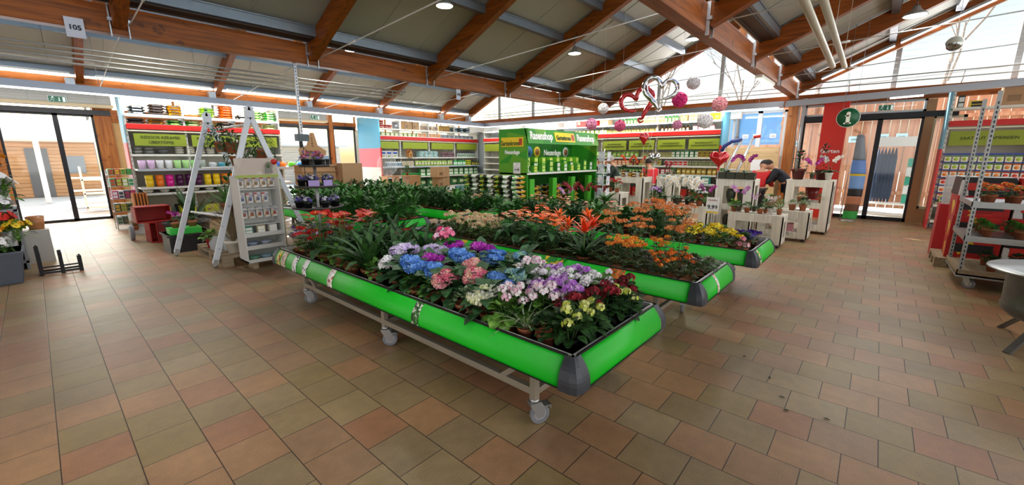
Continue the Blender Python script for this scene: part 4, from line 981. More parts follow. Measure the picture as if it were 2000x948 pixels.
for i in range(6):
    for j in range(2 if i % 2 else 3): S.item(LB, 1.6+i*.26, .18, 1.641+j*.06, 'pale stone bowl stacked on the board under the sign')
for i, (c, nm) in enumerate([('d8b8dc', 'lilac'), ('d8b8dc', 'lilac'), ('dcdce0', 'white'), ('dcdce0', 'white'), ('a8d88c', 'light green'), ('a8d88c', 'light green'), ('8cc474', 'green'), ('9aa49a', 'grey green')]):
    S.item(goods('pp'+c, 'plant_pot', 'pot', _pot(c, .075, .2)), .02+.1+i*.165, -.3, 1.301, nm+' tall flower pot on the railed middle board')
for i, (c, nm) in enumerate([('c8ccd0', 'white'), ('3a8ca0', 'teal'), ('3a8ca0', 'teal'), ('4a9aac', 'teal'), ('d83c8c', 'pink'), ('e04c94', 'pink'), ('6ccc3c', 'bright green'), ('6ccc3c', 'bright green'), ('2c6ad0', 'blue')]):
    S.item(goods('bp'+c, 'plant_pot', 'pot', _bowl(c, .085, .14)), 1.5+i*.19, -.3, 1.301, nm+' round pot on the railed middle board')
for i, (c, nm) in enumerate([('f0c818', 'yellow'), ('ee7a1c', 'orange'), ('e01c94', 'magenta'), ('4a1040', 'dark purple'), ('4a1040', 'dark purple'), ('4a1040', 'dark purple'), ('f0c818', 'yellow'), ('f0c818', 'yellow'), ('ee7a1c', 'orange'), ('ee7a1c', 'orange'), ('ee7a1c', 'orange')]):
    for j in range(2): S.item(goods('tp'+c, 'plant_pot', 'pot', _pot(c, .08, .16, .88)), .2+i*.19, -.32, .881+j*.115, nm+' glazed flower pot on the fourth board')
for i in range(9): S.item(goods('rp', 'plant_pot', 'pot', _pot('b02024', .07, .13)), 2.45+(i % 5)*.16, -.3+(i//5)*.18, .881, 'red glazed flower pot on the fourth board')
for i in range(10): S.item(LB, .15+i*.3, -.3, .741, 'pale bowl on the fifth board')
for i in range(4): S.item(goods('yb', 'storage_box', 'box', _box('c4c81c', .3, .3, .18)), .35+i*.5, -.2, .201, 'yellow green box on the lowest board')
for i in range(5): S.item(goods('dkp', 'plant_pot', 'pot', _pot('2b2c2c', .12, .2)), .15+i*.62, .1, .201, 'dark flower pot on the lowest board')

# ---- rear shelves (S2) along the left wall
r = shelving('long white shelving of garden goods along the rear wall left of the grass seed stand', 8.2, 14.2, 0, 5.6, 2.95, [(2.62, .1, 'w'), (2.36, .0, 'w'), (1.55, .05, 'w'), (1.2, .3, 'r'), (.8, .3, 'w'), (.35, .3, 'w')], 4, .5)
for i in range(4): sign_panel(r, .1+i*1.4, 1.3+i*1.4, 1.88, 2.14, ['VOGELFUTTER'] if 0 else [''], .08)
q = MB(); q.box(-.06, -.03, -.9, .55, 1.87, 2.98); q.build('end_panel_blue', mat('3f93b0', .5, 0, .05), r); q = MB(); q.box(-.06, -.03, -.9, .55, 1.2, 1.87); q.build('end_panel_pink', mat('d85a62', .5, 0, .05), r); q = MB(); q.box(-.06, -.03, -.9, .55, 0, 1.2); q.build('end_panel_white', mat('d8d4cc', .5, 0, .05), r)
q = MB(); q.box(-.07, -.02, -.94, -.9, 0, 1.9); q.build('red_edge', RED, r)
S = Shelf(8.2, 14.2, 0, 'of the rear shelves')
S.row(2.62, .1, .75, goods('bkt', 'bucket', 'bucket', _bucket('b83a34', 'e8dcc8', .085, .15)), 'red and white bucket on the top board', .19, .12, 1, 2, .152)
S.row(2.62, .85, 1.05, goods('bkt', 'bucket', 'bucket', _bucket('b83a34', 'e8dcc8', .085, .15)), 'red and white bucket on the top board', .19, .12, 1, 1, .152)
S.row(2.62, 1.35, 1.5, goods('gbg', 'feed_bag', 'bag', _pouch('8c8c90', 'd0d0d8', .3, .2, .26)), 'grey sack on the top board', .3, .2)
S.row(2.62, 1.85, 2.3, goods('ctn', 'carton', 'box', _box('b8956c', .32, .3, .34)), 'brown carton on the top board', .36, .2)
S.row(2.62, 2.65, 3.3, goods('wbag', 'feed_bag', 'bag', _pouch('c4b4a0', '8a6a50', .3, .18, .2)), 'beige sack on the top board', .32, .2, 1, 1)
S.row(2.62, 3.5, 4.0, goods('ypk', 'box_pack', 'pack', _pack('c8a83c', '7a3a24', .13, .1, .12)), 'yellow printed pack on the top board', .14, .12, 1, 2, .122)
S.row(2.62, 4.3, 5.3, goods('dkb', 'feed_bag', 'bag', _folded('4c5a5c', 'a8b8b8', .36, .3, .12)), 'dark grey folded sack on the top board', .36, .2, 1, 2, .1)
S.row(2.36, .1, 2.3, goods('gpc', 'box_pack', 'pack', _pack('9ab060', 'e8e8d0', .16, .1, .12)), 'pale green pack behind the red strip', .2, .12)
S.row(2.36, 2.4, 3.4, goods('wpc', 'box_pack', 'pack', _pack('d8d0b8', 'c87830', .2, .1, .16)), 'cream pack with orange print on the second board', .24, .12)
S.row(2.36, 3.6, 5.4, goods('spc', 'box_pack', 'pack', _pack('b8bcc0', '5a6a70', .2, .1, .13)), 'silver grey pack on the second board', .24, .12)
S.row(1.55, .12, 1.2, goods('bfb', 'bird_food_box', 'pack', _pack('d8d8d4', '3a5a9a', .24, .12, .24, patches(['d8c070', '3a5a9a', 'e8e8e0', '6a8a4a'], 40))), 'white picture pack on the board below the sign', .26, .12)
def birdhouse(q):
    q.box(-.1, .1, -.08, .08, 0, .16, 0); q.add([(-.1, -.08, .16), (.1, -.08, .16), (0, -.08, .27), (-.1, .08, .16), (.1, .08, .16), (0, .08, .27)], [(0, 1, 2), (5, 4, 3)], 0)
    q.bar((-.13, 0, .14), (.01, 0, .29), .2, .012, 1, (1, 0, 1)); q.bar((.13, 0, .14), (-.01, 0, .29), .2, .012, 1, (-1, 0, 1)); q.lathe([(0, 0), (.028, 0), (.028, .004), (0, .004)], n=12, m=2, mx=Matrix.Translation((0, -.081, .11)) @ Matrix.Rotation(PI/2, 4, 'X')); q.tube([(0, -.08, .05), (0, -.12, .05)], .005, 6, 1)
    return [wood('a8743c', 'c8985c', 'Z'), wood('7a4a24', '94602c', 'X'), INK]
o = mk('bird_house', 'bird house', birdhouse).put((9.95, 14.15, 1.552), .2, 'small wooden bird house with pitched roof on the rear shelves'); 
S.row(1.55, 2.4, 3.3, goods('teal', 'plastic_tub', 'box', _box('8ab0ac', .22, .2, .12, 'c8dcd8')), 'pale teal wrapped tub on the board below the sign', .24, .12, 1, 2, .124)
S.row(1.55, 3.55, 4.3, goods('dkj', 'plant_pot', 'pot', _pot('7a5a60', .05, .1)), 'dusky pink glass on the board below the sign', .11, .08, 1, 2, .102)
S.row(1.55, 4.45, 5.5, goods('wsp', 'spray_bottle', 'bottle', _spray('d8dcdc', '2a3a3c', '6a9a5c', .08, .24)), 'white spray bottle on the board below the sign', .11, .1)
S.row(1.2, .1, .5, goods('rdj', 'jar', 'jar', _bucket('a8302c', 'e8c040', .06, .12)), 'red and yellow tub on the railed board', .15, -.1)
S.row(1.2, .7, 1.3, goods('wht', 'bottle', 'bottle', _bottle('d8dcd8', '3a4a3c', '4a6a8a', .07, .24)), 'white bottle with dark cap on the railed board', .09, -.15, 2)
S.row(1.2, 1.4, 1.9, goods('crmb', 'box_pack', 'pack', _pack('c8c0a8', 'a89c80', .16, .12, .2)), 'cream pack on the railed board', .18, -.12)
S.row(1.2, 2.0, 3.9, goods('grs', 'seed_pouch', 'bag', _pouch('8cb048', 'e8c8d0', .13, .07, .2)), 'light green pouch with pink print on the railed board', .15, -.16)
S.row(1.2, 2.1, 3.9, goods('grs2', 'seed_pouch', 'bag', _pouch('d8d890', 'a86ab0', .13, .07, .17)), 'cream yellow pouch on the railed board', .3, -.02, sc=1.2)
S.row(1.2, 4.0, 4.6, goods('gbt', 'bottle', 'bottle', _bottle('2f9a4c', '18703a', 'd8e8d8', .08, .26)), 'green bottle on the railed board', .1, -.16)
S.row(1.2, 4.75, 5.0, goods('ylb', 'box_pack', 'pack', _pack('e0c418', '3a7a2c', .15, .1, .22)), 'bright yellow pack on the railed board', .17, -.1)
S.row(1.2, 5.1, 5.5, goods('gnb', 'bottle', 'bottle', _bottle('2a4a24', '16200f', 'c8b040', .06, .2)), 'dark green bottle on the railed board', .075, -.14, 2)
S.row(.8, .1, .9, goods('pnk', 'plant_pot', 'pot', _pot('a87078', .07, .12)), 'dusky pink pot on the fifth board', .17, -.1, 1, 2, .122)
S.row(.8, 2.3, 5.4, goods('gnw', 'box_pack', 'pack', _pack('3a8a44', 'e0e8d0', .26, .2, .3)), 'large green pack on the fifth board', .3, -.05)
S.row(.35, .2, 5.4, goods('gng', 'soil_bag', 'bag', _pouch('2a6a34', 'c8d8a0', .36, .2, .34)), 'dark green sack standing on the lowest board', .42, -.05)
# crates and cartons stored in the corner
for z, h, c, nm in ((0, .9, '24405a', 'dark blue'),):
    pass

# ---- shelves of plant protection on the right wall (S3)
r = shelving('long white shelving of plant protection along the right wall, behind the heart balloons', 13.2, 13.2, -PI/2, 9.68, 2.95, [(2.62, .05, 'w'), (2.36, 0, 'w'), (1.56, .0, 'w'), (1.3, .04, 'w'), (1.04, .06, 'w'), (.78, .3, 'r'), (.3, .3, 'w')], 5, .45)
for i in range(10):
    if i in (5,): continue
    sign_panel(r, .06+i*.968, .06+i*.968+.86, 1.8, 2.1, ['PFLANZENSCHUTZ', 'SCHÄDLINGSBEKÄMPFUNG'] if i >= 3 else [''], .058)
S = Shelf(13.2, 13.2, -PI/2, 'of the right wall shelves')
rowsets = [
 (2.62, [(5.0, 5.5, 'rdb', _box('c0241c', .4, .35, .34), 'red carton', .42, 1, 1), (5.9, 6.2, 'ctn', _box('b8956c', .32, .3, .34), 'brown carton', .36, 1, 1), (6.4, 7.1, 'gcb', _spray('2f8a34', '1c5a20', 'f0e070', .09, .26), 'green spray bottle', .11, 1, 1), (7.3-.1, 8.0-.1, 'crm', _bottle('e0d8a0', 'c8a830', '7a8a3a', .08, .22), 'cream yellow bottle', .1, 1, 1), (8.0, 8.35, 'gcb', None, 'green spray bottle', .11, 1, 1), (8.55, 8.6, 'bhx', _box('b08a58', .2, .18, .2), 'wooden box', .3, 1, 1), (8.8, 9.0, 'crb', _pack('d8d0a8', '8a9a4c', .2, .12, .22), 'cream pack', .22, 1, 1), (9.15, 9.55, 'ylf', _pouch('e0c020', '6a8a2c', .16, .08, .2), 'yellow pouch', .17, 1, 1)]),
 (2.36, [(4.2, 5.9, 'gnk', _pack('8ab030', 'e8e8c0', .14, .1, .14), 'light green pack', .17, 1, 1), (6.0, 7.7, 'crm2', _bottle('d8cf90', 'a89030', 'b0a860', .08, .16), 'small cream bottle', .1, 1, 1), (7.9, 8.7, 'brj', _bottle('8a5a2c', '3a2a1c', 'e0d0b0', .08, .16), 'brown bottle', .11, 1, 1), (8.9, 9.5, 'pkb', _pack('d8a0a8', 'f0e0e0', .14, .1, .15), 'pink pack', .16, 1, 1)]),
 (1.56, [(2.2, 4.8, 'gna', _pack('9ac040', 'd87a3a', .12, .08, .17), 'light green and orange pack', .14, 1, 1), (5.0, 7.2, 'gnb2', _pouch('8abf3c', 'f0f0d0', .14, .07, .18), 'light green pouch', .16, 1, 1), (7.3, 8.2, 'crx', _pack('c8b888', '7a8a4a', .13, .08, .15), 'beige pack', .15, 1, 1), (8.3, 9.0, 'gnc', _pack('2c8a4c', 'e8e8e0', .12, .08, .19), 'dark green pack', .14, 1, 1), (9.1, 9.55, 'gnd', _pack('c8b838', '6a4a24', .12, .08, .18), 'yellow pack', .14, 1, 1)]),
 (1.3, [(2.2, 4.8, 'ord', _pack('b84030', 'e8d0b0', .12, .08, .17), 'dark red pack', .14, 1, 1), (5.0, 6.8, 'orc', _pack('e0703c', 'f0e0c0', .13, .08, .17), 'orange pack', .15, 1, 1), (6.9, 8.0, 'gne', _pouch('b0c060', 'a85030', .14, .07, .17), 'olive pouch', .16, 1, 1), (8.1, 8.7, 'wrd', _pack('e8e4e0', 'c03028', .13, .08, .16), 'white and red pack', .15, 1, 1), (8.8, 9.55, 'gry', _pack('a8a888', '5a6a3a', .12, .08, .15), 'grey green pack', .14, 1, 1)]),
 (1.04, [(2.2, 5.5, 'blk', _bottle('3a4a3c', 'c03028', 'd8d8c0', .08, .2), 'dark bottle with red cap', .12, 1, 1), (5.7, 7.6, 'gnf', _bottle('3a9a44', '206a2c', 'e8e8b0', .09, .2), 'green bottle', .11, 1, 1), (7.7, 8.4, 'rdp', _pack('c02c34', 'f0f0f0', .13, .08, .16), 'red pack', .15, 1, 1), (8.5, 9.55, 'gld', _pouch('c0a03c', 'e8e0a0', .13, .07, .18), 'golden pouch', .15, 1, 1)]),
 (.78, [(2.4, 9.4, 'tea', _pack('2c7a70', 'd8e0d0', .22, .14, .2), 'teal pack', .25, 1, 1)]),
 (.3, [(2.4, 9.4, 'rdk', _box('a81c18', .4, .3, .3), 'dark red carton', .45, 1, 1)])]
bn = {2.62: 'top', 2.36: 'second', 1.56: 'third', 1.3: 'fourth', 1.04: 'fifth', .78: 'sixth', .3: 'lowest'}
KN = {'_spray': ('spray_bottle', 'bottle'), 'bottle': ('bottle', 'bottle'), 'pack': ('box_pack', 'pack'), 'pouch': ('pouch', 'bag'), 'carton': ('carton', 'box'), 'box': ('storage_box', 'box')}
for z, sets in rowsets:
    for x0, x1, key, fn, nm, st, rows, stk in sets:
        w = nm.split()[-1]; nn = KN.get(w, ('box_pack', 'pack')); 
        if 'spray' in nm: nn = KN['_spray']
        if 'with red cap' in nm: nn = KN['bottle']
        k = goods(key, nn[0], nn[1], fn); S.row(z, x0, x1, k, nm+' on the '+bn[z]+' board', st, .1 if z > .9 else -.1)
q = MB(); q.box(12.98, 13.65, 3.46, 3.5, 1.9, 2.95); o = q.build('partition_board', mat('58a0bc', .5, 0, .05)); tag(o, 'light blue end board of the right wall shelves beside the window', 'board')
q = MB(); q.box(12.98, 13.0, 3.44, 3.5, 0, 1.9); o = q.build('partition_post', RED); tag(o, 'thin red post under the light blue end board', 'post')

# ---- seed shelves right of the doors (S4)
r = shelving('white shelving with hanging seed packets right of the glass doors, behind the trolley', 13.2, -1.02, -PI/2, 4.0, 3.05, [(2.6, .1, 'w'), (.55, .25, 'w'), (.2, .25, 'w')], 3, .45)
sign_panel(r, .05, 1.2, 1.82, 2.12, ['SAATGUT SÄMEREIEN'], .085); sign_panel(r, 1.25, 2.4, 1.82, 2.12, [''], .085); sign_panel(r, 2.45, 3.6, 1.82, 2.12, [''], .085)
q = MB(); q.box(-.06, -.03, -.1, .5, 1.75, 3.05); q.build('end_panel_blue', mat('6fa6bc', .5, 0, .05), r); q = MB(); q.box(-.06, -.03, -.12, .5, 0, 1.75); q.build('end_panel_red', mat('d83a38', .5, 0, .05), r)
for i in range(7):
    q = MB(); q.box(0, 3.9, -.02, .0, 1.62-i*.165, 1.66-i*.165); q.build('packet_rail', mat('3a4c9c', .5, 0, .05), r)
S = Shelf(13.2, -1.02, -PI/2, 'of the seed shelves')
def _packet(c, c2):
    def f(q):
        q.box(-.05, .05, -.006, .006, 0, .13, 0); q.ball((0, -.007, .055), .036, 8, 5, 1, (1, .2, 1)); q.box(-.05, .05, -.008, -.006, .105, .13, 2)
        return [shade_of('e8e8e0'), shade_of(c2), shade_of(c)]
    return f
sc_ = [('4a8a2c', 'a8c83c', 'green'), ('4a8a2c', 'a8c83c', 'green'), ('d86a1c', 'e88a2c', 'orange'), ('b02a20', 'd8402c', 'red'), ('e8e4dc', 'e07030', 'white and orange'), ('c02c34', 'e8d8d0', 'red and white'), ('3a6a34', '7a8a3c', 'dark green')]
on = ['top', 'second', 'third', 'fourth', 'fifth', 'sixth', 'lowest']
for i in range(7):
    for j in range(22):
        if j > 12 and i > 2: continue
        a, b, nm = sc_[(i+(j//7)) % 7] if i else sc_[0]
        S.item(goods('pkt'+a+b, 'seed_packet', 'packet', _packet(a, b)), .09+j*.125, -.035, 1.48-i*.165-.001, nm+' seed packet on the '+on[i]+' rail')
for i, (x, w, h) in enumerate(((1.0, .62, .42), (1.7, .6, .46))):
    S.item(goods('bigc%d' % i, 'carton', 'box', _box('b08a66', w, .35, h)), x, .2, 2.601, ['brown carton on the top board, left one', 'larger brown carton on the top board, right one'][i])
S.item(goods('hz', 'storage_box', 'box', _pack('e0c020', '1c1c1c', .2, .15, .14)), .35, .1, 2.601, 'small yellow and black box on the top board'); S.item(goods('hz2', 'storage_box', 'box', _pack('1c1c1c', 'd8d8d0', .1, .1, .26)), .12, .1, 2.601, 'small black box on the top board')
S.item(goods('wsk', 'feed_bag', 'bag', _pouch('dcdcdc', 'a0a0a8', .4, .25, .3)), 2.4, .2, 2.601, 'white bundle on the top board')
for i in range(7): S.item(goods('lmk', 'box_pack', 'pack', _pack('c8d040', '3a5a9c', .13, .1, .2)), .15+i*.18, -.05, .551, 'lime pack on the board below the packets'); S.item(goods('lmk', 'box_pack', 'pack', _pack('c8d040', '3a5a9c', .13, .1, .2)), .15+i*.18, -.05, .201, 'lime pack on the lowest board')
# ================================================================ furniture and displays
PW = wood('d2cdbf', 'ebe7dc', 'Z', 1, .65); PALW = wood('8c7a62', 'ab9a80', 'X', 1, .8)
# ---- two white A-frame stands carrying hanging plants
def aframe(label, ax, ay, az_, lx, rx, y, lean=.0):
    r = thing('a_frame_stand', label, 'stand', (0, 0, 0)); WM = mat('dfe6ee', .35, 0, .03)
    top = Vector((ax, y, az_)); 
    for fx, nm in ((lx, 'leg'), (rx, 'leg')):
        f = Vector((fx, y+lean, .06)); d = (f-top).normalized()
        q = MB(); q.bar(top-d*.1, f, .075, .035, 0, (0, 1, 0)); 
        for t in (.03, .3, .62, .9): q.tube([top.lerp(f, t)+Vector((0, -.03, 0)), top.lerp(f, t)+Vector((0, .03, 0))], .012, 8, 1)
        l = q.build(nm, [WM, STEEL], r, bev=.004)
        q = MB(); q.bar(f-d*.06, f+d*.03, .05, .05, 0, (0, 1, 0)); q.ball((f.x, f.y, .03), .03, 8, 5); q.build('metal_foot', GALV, l)
    q = MB(); q.box(ax-.06, ax+.06, y-.03, y+.03, az_-.06, az_+.04); q.build('hinge', WM, r)
    return r
aframe('white wooden A-frame stand farther from the camera, behind its twin', 2.0, 8.42, 2.2, 1.32, 2.72, 8.42)
aframe('white wooden A-frame stand next to the cardboard seed display', 2.22, 7.1, 2.22, 1.53, 2.95, 7.1)
for i, (x, z, nm) in enumerate(((2.03+.06, 2.05, 'upper cross bar between the two white A-frame stands'), (1.84, 1.42, 'middle cross bar between the two white A-frame stands'), (1.6, .72, 'lower cross bar between the left legs of the two white stands'), (2.66, .72, 'lower cross bar between the right legs of the two white stands'))):
    q = MB(); q.tube([(x, 8.42, z-.02), (x+.12, 7.1, z+.02)], .018, 8); o = q.build('cross_bar', PAPER); tag(o, nm, 'bar')
# hanging leafy things on the stand
def hanging(x, y, ztop, drop, k, lb, sc=1.65):
    q = MB(); q.tube([(x, y, ztop), (x, y, ztop-drop)], .004, 5); q.tube([(x, y, ztop), (x+.01, y+.02, ztop+.02), (x, y+.03, ztop)], .004, 4)
    o = q.build('hanger_cord', STEEL); tag(o, 'thin hook holding the '+lb, 'hook')
    K[k].put((x, y, ztop-drop-.1*sc), rnd(0, 6), lb, None, sc)
K['hg1'] = bushy('hanging_plant', 140, .06, .4, .26, .17, G3, 'lance', z0=.0, droop=1.2, el=(-.9, .9)); K['hg2'] = bushy('hanging_plant', 120, .05, .5, .2, .15, leafmat('2a3c1a', '56703a'), 'lance', z0=.0, droop=1.3, el=(-1, .8))
K['aloe'] = strappy(26, .3, .03, leafmat('3a6a30', '6a9a50'), (.1, 1.3), .5)
hanging(2.06, 8.1, 2.03, .2, 'hg1', 'dark green hanging plant between the stands, left one'); hanging(2.1, 7.65, 2.03, .22, 'hg2', 'dark green hanging plant between the stands, middle one'); hanging(2.4, 7.4, 1.95, .25, 'hg1', 'dark green hanging plant behind the legs of the nearer stand'); hanging(2.2, 7.9, 1.9, .3, 'hg2', 'dark green hanging plant behind the left hanging plants')
K['aloe'].put((1.98, 7.9, .72), 1, 'spiky aloe like plant standing behind the farther stand', None, 1.3)
for (x, y, z, k, lb, s) in ((2.1, 8.05, .9, 'gl', 'leafy plant between the two white stands, rear left', 1), (2.35, 7.7, .95, 'fd', 'dark bushy plant between the two white stands', 1.6), (2.45, 8.1, 1.0, 'gl', 'leafy plant between the two white stands, rear right', 1)):
    q = MB(); q.lathe([(0, 0), (.12, 0), (.14, z), (.1, z), (0, z-.01)], n=14); o = q.build('plant_stand', mat('6a5a48', .7, 0, .1)); o.location = (x, y, 0); tag(o, 'brown stand under the '+lb, 'stand')
    K[k].put((x, y, z), 0, lb, None, s)
# pallet with plants and pots
def pallet(label, x, y, rz=0, L=1.5, Wd=1.0):
    r = thing('wooden_pallet', label, 'pallet', (x, y, 0), rz)
    q = MB()
    for i in range(3):
        for j in range(3): q.box(i*(Wd-.12)/2, i*(Wd-.12)/2+.12, j*(L-.14)/2, j*(L-.14)/2+.14, .02, .1)
    q.build('block', PALW, r)
    for i in range(7):
        q = MB(); yy = i*(L-.14)/6; q.box(0, Wd, yy, yy+.14, .12, .142); q.build('deck_board', PALW, r)
    q = MB()
    for i in range(3): a = i*(Wd-.12)/2; q.box(a, a+.12, 0, L, .1, .12); q.box(a, a+.12, 0, L, 0, .02)
    q.build('runner', PALW, r); return r
pallet('wooden pallet on the floor below the white stands', 1.62, 7.0)
K['dry'] = strappy(60, .5, .008, mat('8a7a5c', .8, 0, .25, 20), (.6, 1.4), .9, name='dry_grass_plant', pm=mat('e4e0d2', .4, 0, .03), pr=.085)
K['dry'].put((1.86, 7.35, .143), 0, 'dry grass plant in a tall cream pot on the pallet', None, (1.4, 1.4, 1.7))
K['dry'].put((2.1, 7.6, .143), 1, 'brown dry grasses behind the cream pot', None, (1.5, 1.5, 1.7)); K['dry'].put((2.3, 7.25, .143), 2, 'brown dry grasses right of the cream pot', None, (1.4, 1.4, 1.5)); K['dry'].put((2.0, 7.95, .143), 2, 'brown dry grasses at the rear of the pallet', None, (1.5, 1.5, 1.9))
K['rp'] = bushy('potted_foliage_plant', 50, .06, .8, .12, .1, leafmat('3c6a24', '8cc050'), 'round', pm=mat('b01c20', .3, 0, .05))
K['rp'].put((1.72, 8.0, .143), 0, 'light green plant in a red pot on the pallet', None, 1.4)
q = MB(); q.lathe([(0, 0), (.1, 0), (.12, .03), (.13, .12), (.07, .2), (.07, .22)], n=16); o = q.build('glass_vase', clearplastic('e4eef0', .4)); o.location = (1.75, 7.72, .143); tag(o, 'clear glass vase on the pallet between the red pot and the cream pot', 'vase')
q = MB(); q.lathe([(0, 0), (.045, 0), (.045, .22), (.015, .27), (.015, .33)], n=12); o = q.build('glass_bottle', clearplastic('dfe8ea', .5)); o.location = (1.82, 7.58, .143); tag(o, 'tall clear bottle on the pallet', 'bottle')
# green box shelf plants left of the stand
q = MB(); q.box(-.22, .22, -.15, .15, 0, .1); o = q.build('green_tray', mat('3ccc4a', .4, 0, .05)); o.location = (1.55, 8.9, .3); tag(o, 'bright green tray of dark cushion plants behind the farther white stand', 'tray')
q = MB(); q.box(-.3, .3, -.3, .3, 0, .3); q.box(-.33, .33, -.33, .33, .27, .3); o = q.build('black_table', DARK); o.location = (1.6, 9.0, 0); tag(o, 'low black stand under the bright green tray', 'stand')
K['cu'] = bushy('cushion_plant', 130, .03, .4, .12, .13, G3, 'lance', z0=.05); K['cu'].put((1.45, 8.9, .37), 0, 'dark cushion plant at the left of the green tray', None, 1.2); K['cu'].put((1.68, 8.9, .37), 0, 'dark cushion plant at the right of the green tray', None, 1.2)
q = MB(); q.lathe([(0, 0), (.3, 0), (.36, .3), (.38, .32), (.34, .32), (.3, .2), (0, .2)], n=20); o = q.build('planter_bowl', mat('3a3b3d', .5, 0, .08)); o.location = (1.75, 9.7, .08); tag(o, 'wide dark planter on wheels right of the red boxes', 'planter')
K['or_m'] = orchid(['c43cb0', 'd860c8', 'a82890'], 3, .3, None, .034, 9); K['cact'] = strappy(9, .62, .07, leafmat('1c3a18', '2e5426'), (.8, 1.5), .35, name='tall_succulent')
K['or_m'].put((1.62, 9.6, .28), 0, 'magenta orchid in the wide dark planter', None, .9); K['cact'].put((1.85, 9.75, .27), 0, 'tall dark succulent in the wide dark planter', None, 1.25)
q = MB(); mxw = Matrix.Rotation(PI/2, 4, 'Y'); q.lathe([(0, -.03), (.14, -.03), (.15, 0), (.14, .03), (0, .03)], n=20, mx=mxw); o = q.build('cart_wheel', GREY); o.location = (1.06, 10.7, .15); tag(o, 'grey wheel standing beside the red boxes', 'wheel')
# red boxes
def openbox(w, d, h, t=.015):
    q = MB(); q.box(-w/2, w/2, d/2-t, d/2, 0, h); q.box(-w/2, -w/2+t, -d/2, d/2, 0, h); q.box(w/2-t, w/2, -d/2, d/2, 0, h); q.box(-w/2, w/2, -d/2, d/2, 0, t); q.box(-w/2, w/2, -d/2, d/2, h-t, h); return q
RB = mat('a82018', .5, 0, .06)
for i, (w, d, h, x, y, z, rz, lb) in enumerate(((.34, .32, .38, 1.4, 10.25, 0, .1, 'red open box standing on the floor under another red box'), (.52, .34, .3, 1.34, 10.28, .381, .05, 'wide red open box on top of the lower red box'), (.34, .08, .42, 1.5, 9.98, 0, -.1, 'flat red box leaning in front of the lower red box'))):
    o = openbox(w, d, h).build('red_box', RB, bev=.003); o.location = (x, y, z); o.rotation_euler = (0, 0, rz); tag(o, lb, 'box')
# rack of colourful packs beside the left doors
r = thing('wire_rack', 'tall wire rack of colourful garden packs beside the left glass doors', 'rack', (1.02, 12.35, 0))
q = MB()
for x in (0, .4):
    for y in (0, .4): q.tube([(x, y, 0), (x, y, 1.3)], .008, 6)
for z in (.12, .4, .68, .95, 1.2):
    q.tube([(0, 0, z), (.4, 0, z), (.4, .4, z), (0, .4, z), (0, 0, z)], .006, 5)
    for k in range(6): q.tube([(k*.08, 0, z), (k*.08, .4, z)], .003, 4)
q.build('wire_frame', STEEL, r)
for z, c, nm in ((1.2, ['4a9a3c', 'c8402c', 'e8c030', '2c8a44'], 'green and red'), (.95, ['3a9a54', 'd04838', 'a8c840', 'e8e8d8'], 'light green'), (.68, ['c83c6c', 'e8e0e0', '3c3c44', 'a03050'], 'pink and white'), (.4, ['2c4a3c', 'c8a030', '7a8a40', '182a20'], 'dark green and yellow'), (.12, ['a8b0b0', '4a6a3c', '5a4a40', 'd8d8d0'], 'grey and green')):
    for k in range(4):
        kk = goods('rk%d%s' % (k, c[0]), 'garden_pack', 'pack', _pack(c[k], c[(k+1) % 4], .085, .34, .17 if z < 1.1 else .12)); 
        o = kk.put((1.02+.055+k*.098, 12.55, z+.006), 0, nm+' pack in the wire rack beside the left doors', nm+' packs in the wire rack')
K['twig'] = strappy(40, .3, .02, mat('8a6a3a', .8, 0, .2, 20), (.3, 1.2), .5, name='dried_bundle')
K['twig'].put((1.2, 11.4, .1), 0, 'dried beige bundle on the floor in front of the wire rack', None, .8)
def hedgehog(q):
    for i in range(5): q.box(-.02+i*.05, .0+i*.05, 0, .3, 0, .42, 0)
    q.box(-.05, .27, -.01, .32, 0, .03, 1)
    return [mat('c0701c', .6, 0, .2, 30), DARK]
for i, (x, y) in enumerate(((1.28, 11.5),)):
    o = mk('packet_stand', 'stand', hedgehog).put((x, y, .42), 0, 'brown and orange packet stand above the grey wheel'); q = MB(); q.box(-.12, .3, -.05, .35, 0, .42); b_ = q.build('low_cabinet', mat('b8b8b4', .5, 0, .05)); b_.location = (x, y, 0); tag(b_, 'small grey cabinet under the brown packet stand', 'cabinet')
# ---- cardboard seed display
r = thing('seed_display', 'white cardboard display of seed packets and bowls left of the nearest table', 'display', (1.8, 6.55, 0)); CW = mat('d9dad6', .6, 0, .03)
q = MB(); q.box(0, .015, 0, .36, .1, 1.3); q.box(.515, .53, 0, .36, .1, 1.3); q.box(0, .53, .35, .36, .1, 1.32); q.box(0, .53, 0, .36, .1, .125); q.build('body', CW, r)
q = MB(); q.add([(.53, 0, .12), (.64, .26, .12), (.64, .26, 1.26), (.53, 0, 1.28)], [(0, 1, 2, 3)]); q.build('side_panel', patches(['c8c4b0', 'a8a890', 'b8b49c', '8c9a6a', 'c8a880'], 9), r, solid=.008)
for z in (.32, .5): 
    q = MB(); q.box(.01, .52, .0, .35, z, z+.012); q.box(.01, .52, -.006, .0, z-.03, z+.03); q.build('shelf', CW, r)
q = MB(); q.box(.01, .52, -.006, 0, .1, .15); q.build('front_lip', CW, r)
q = MB(); q.box(0, .54, .05, .06, 1.3, 1.57); p = q.build('header_card', patches(['c9bdb2', 'cfc4b8', 'c4b8ac', 'd4cabf'], 6), r)
q = MB(); q.box(.0, .54, .044, .05, 1.3, 1.34, 0); q.taper((.42, .04, 1.36), (.1, .01), (.08, .01), .07, 1); 
for a in range(9): q.leaf((.42, .038, 1.43), PI/2+0*a, 0, .001, .001); q.bar((.42, .04, 1.43), (.42+.06*math.cos(a*.35+.2), .036, 1.43+.09*math.sin(a*.35+.2)), .006, .004, 2)
q.build('printed_plant', [mat('a8bc60', .6, 0, .1), mat('8a8a84', .6, 0, 0), mat('4a6a3c', .6, 0, 0)], p)
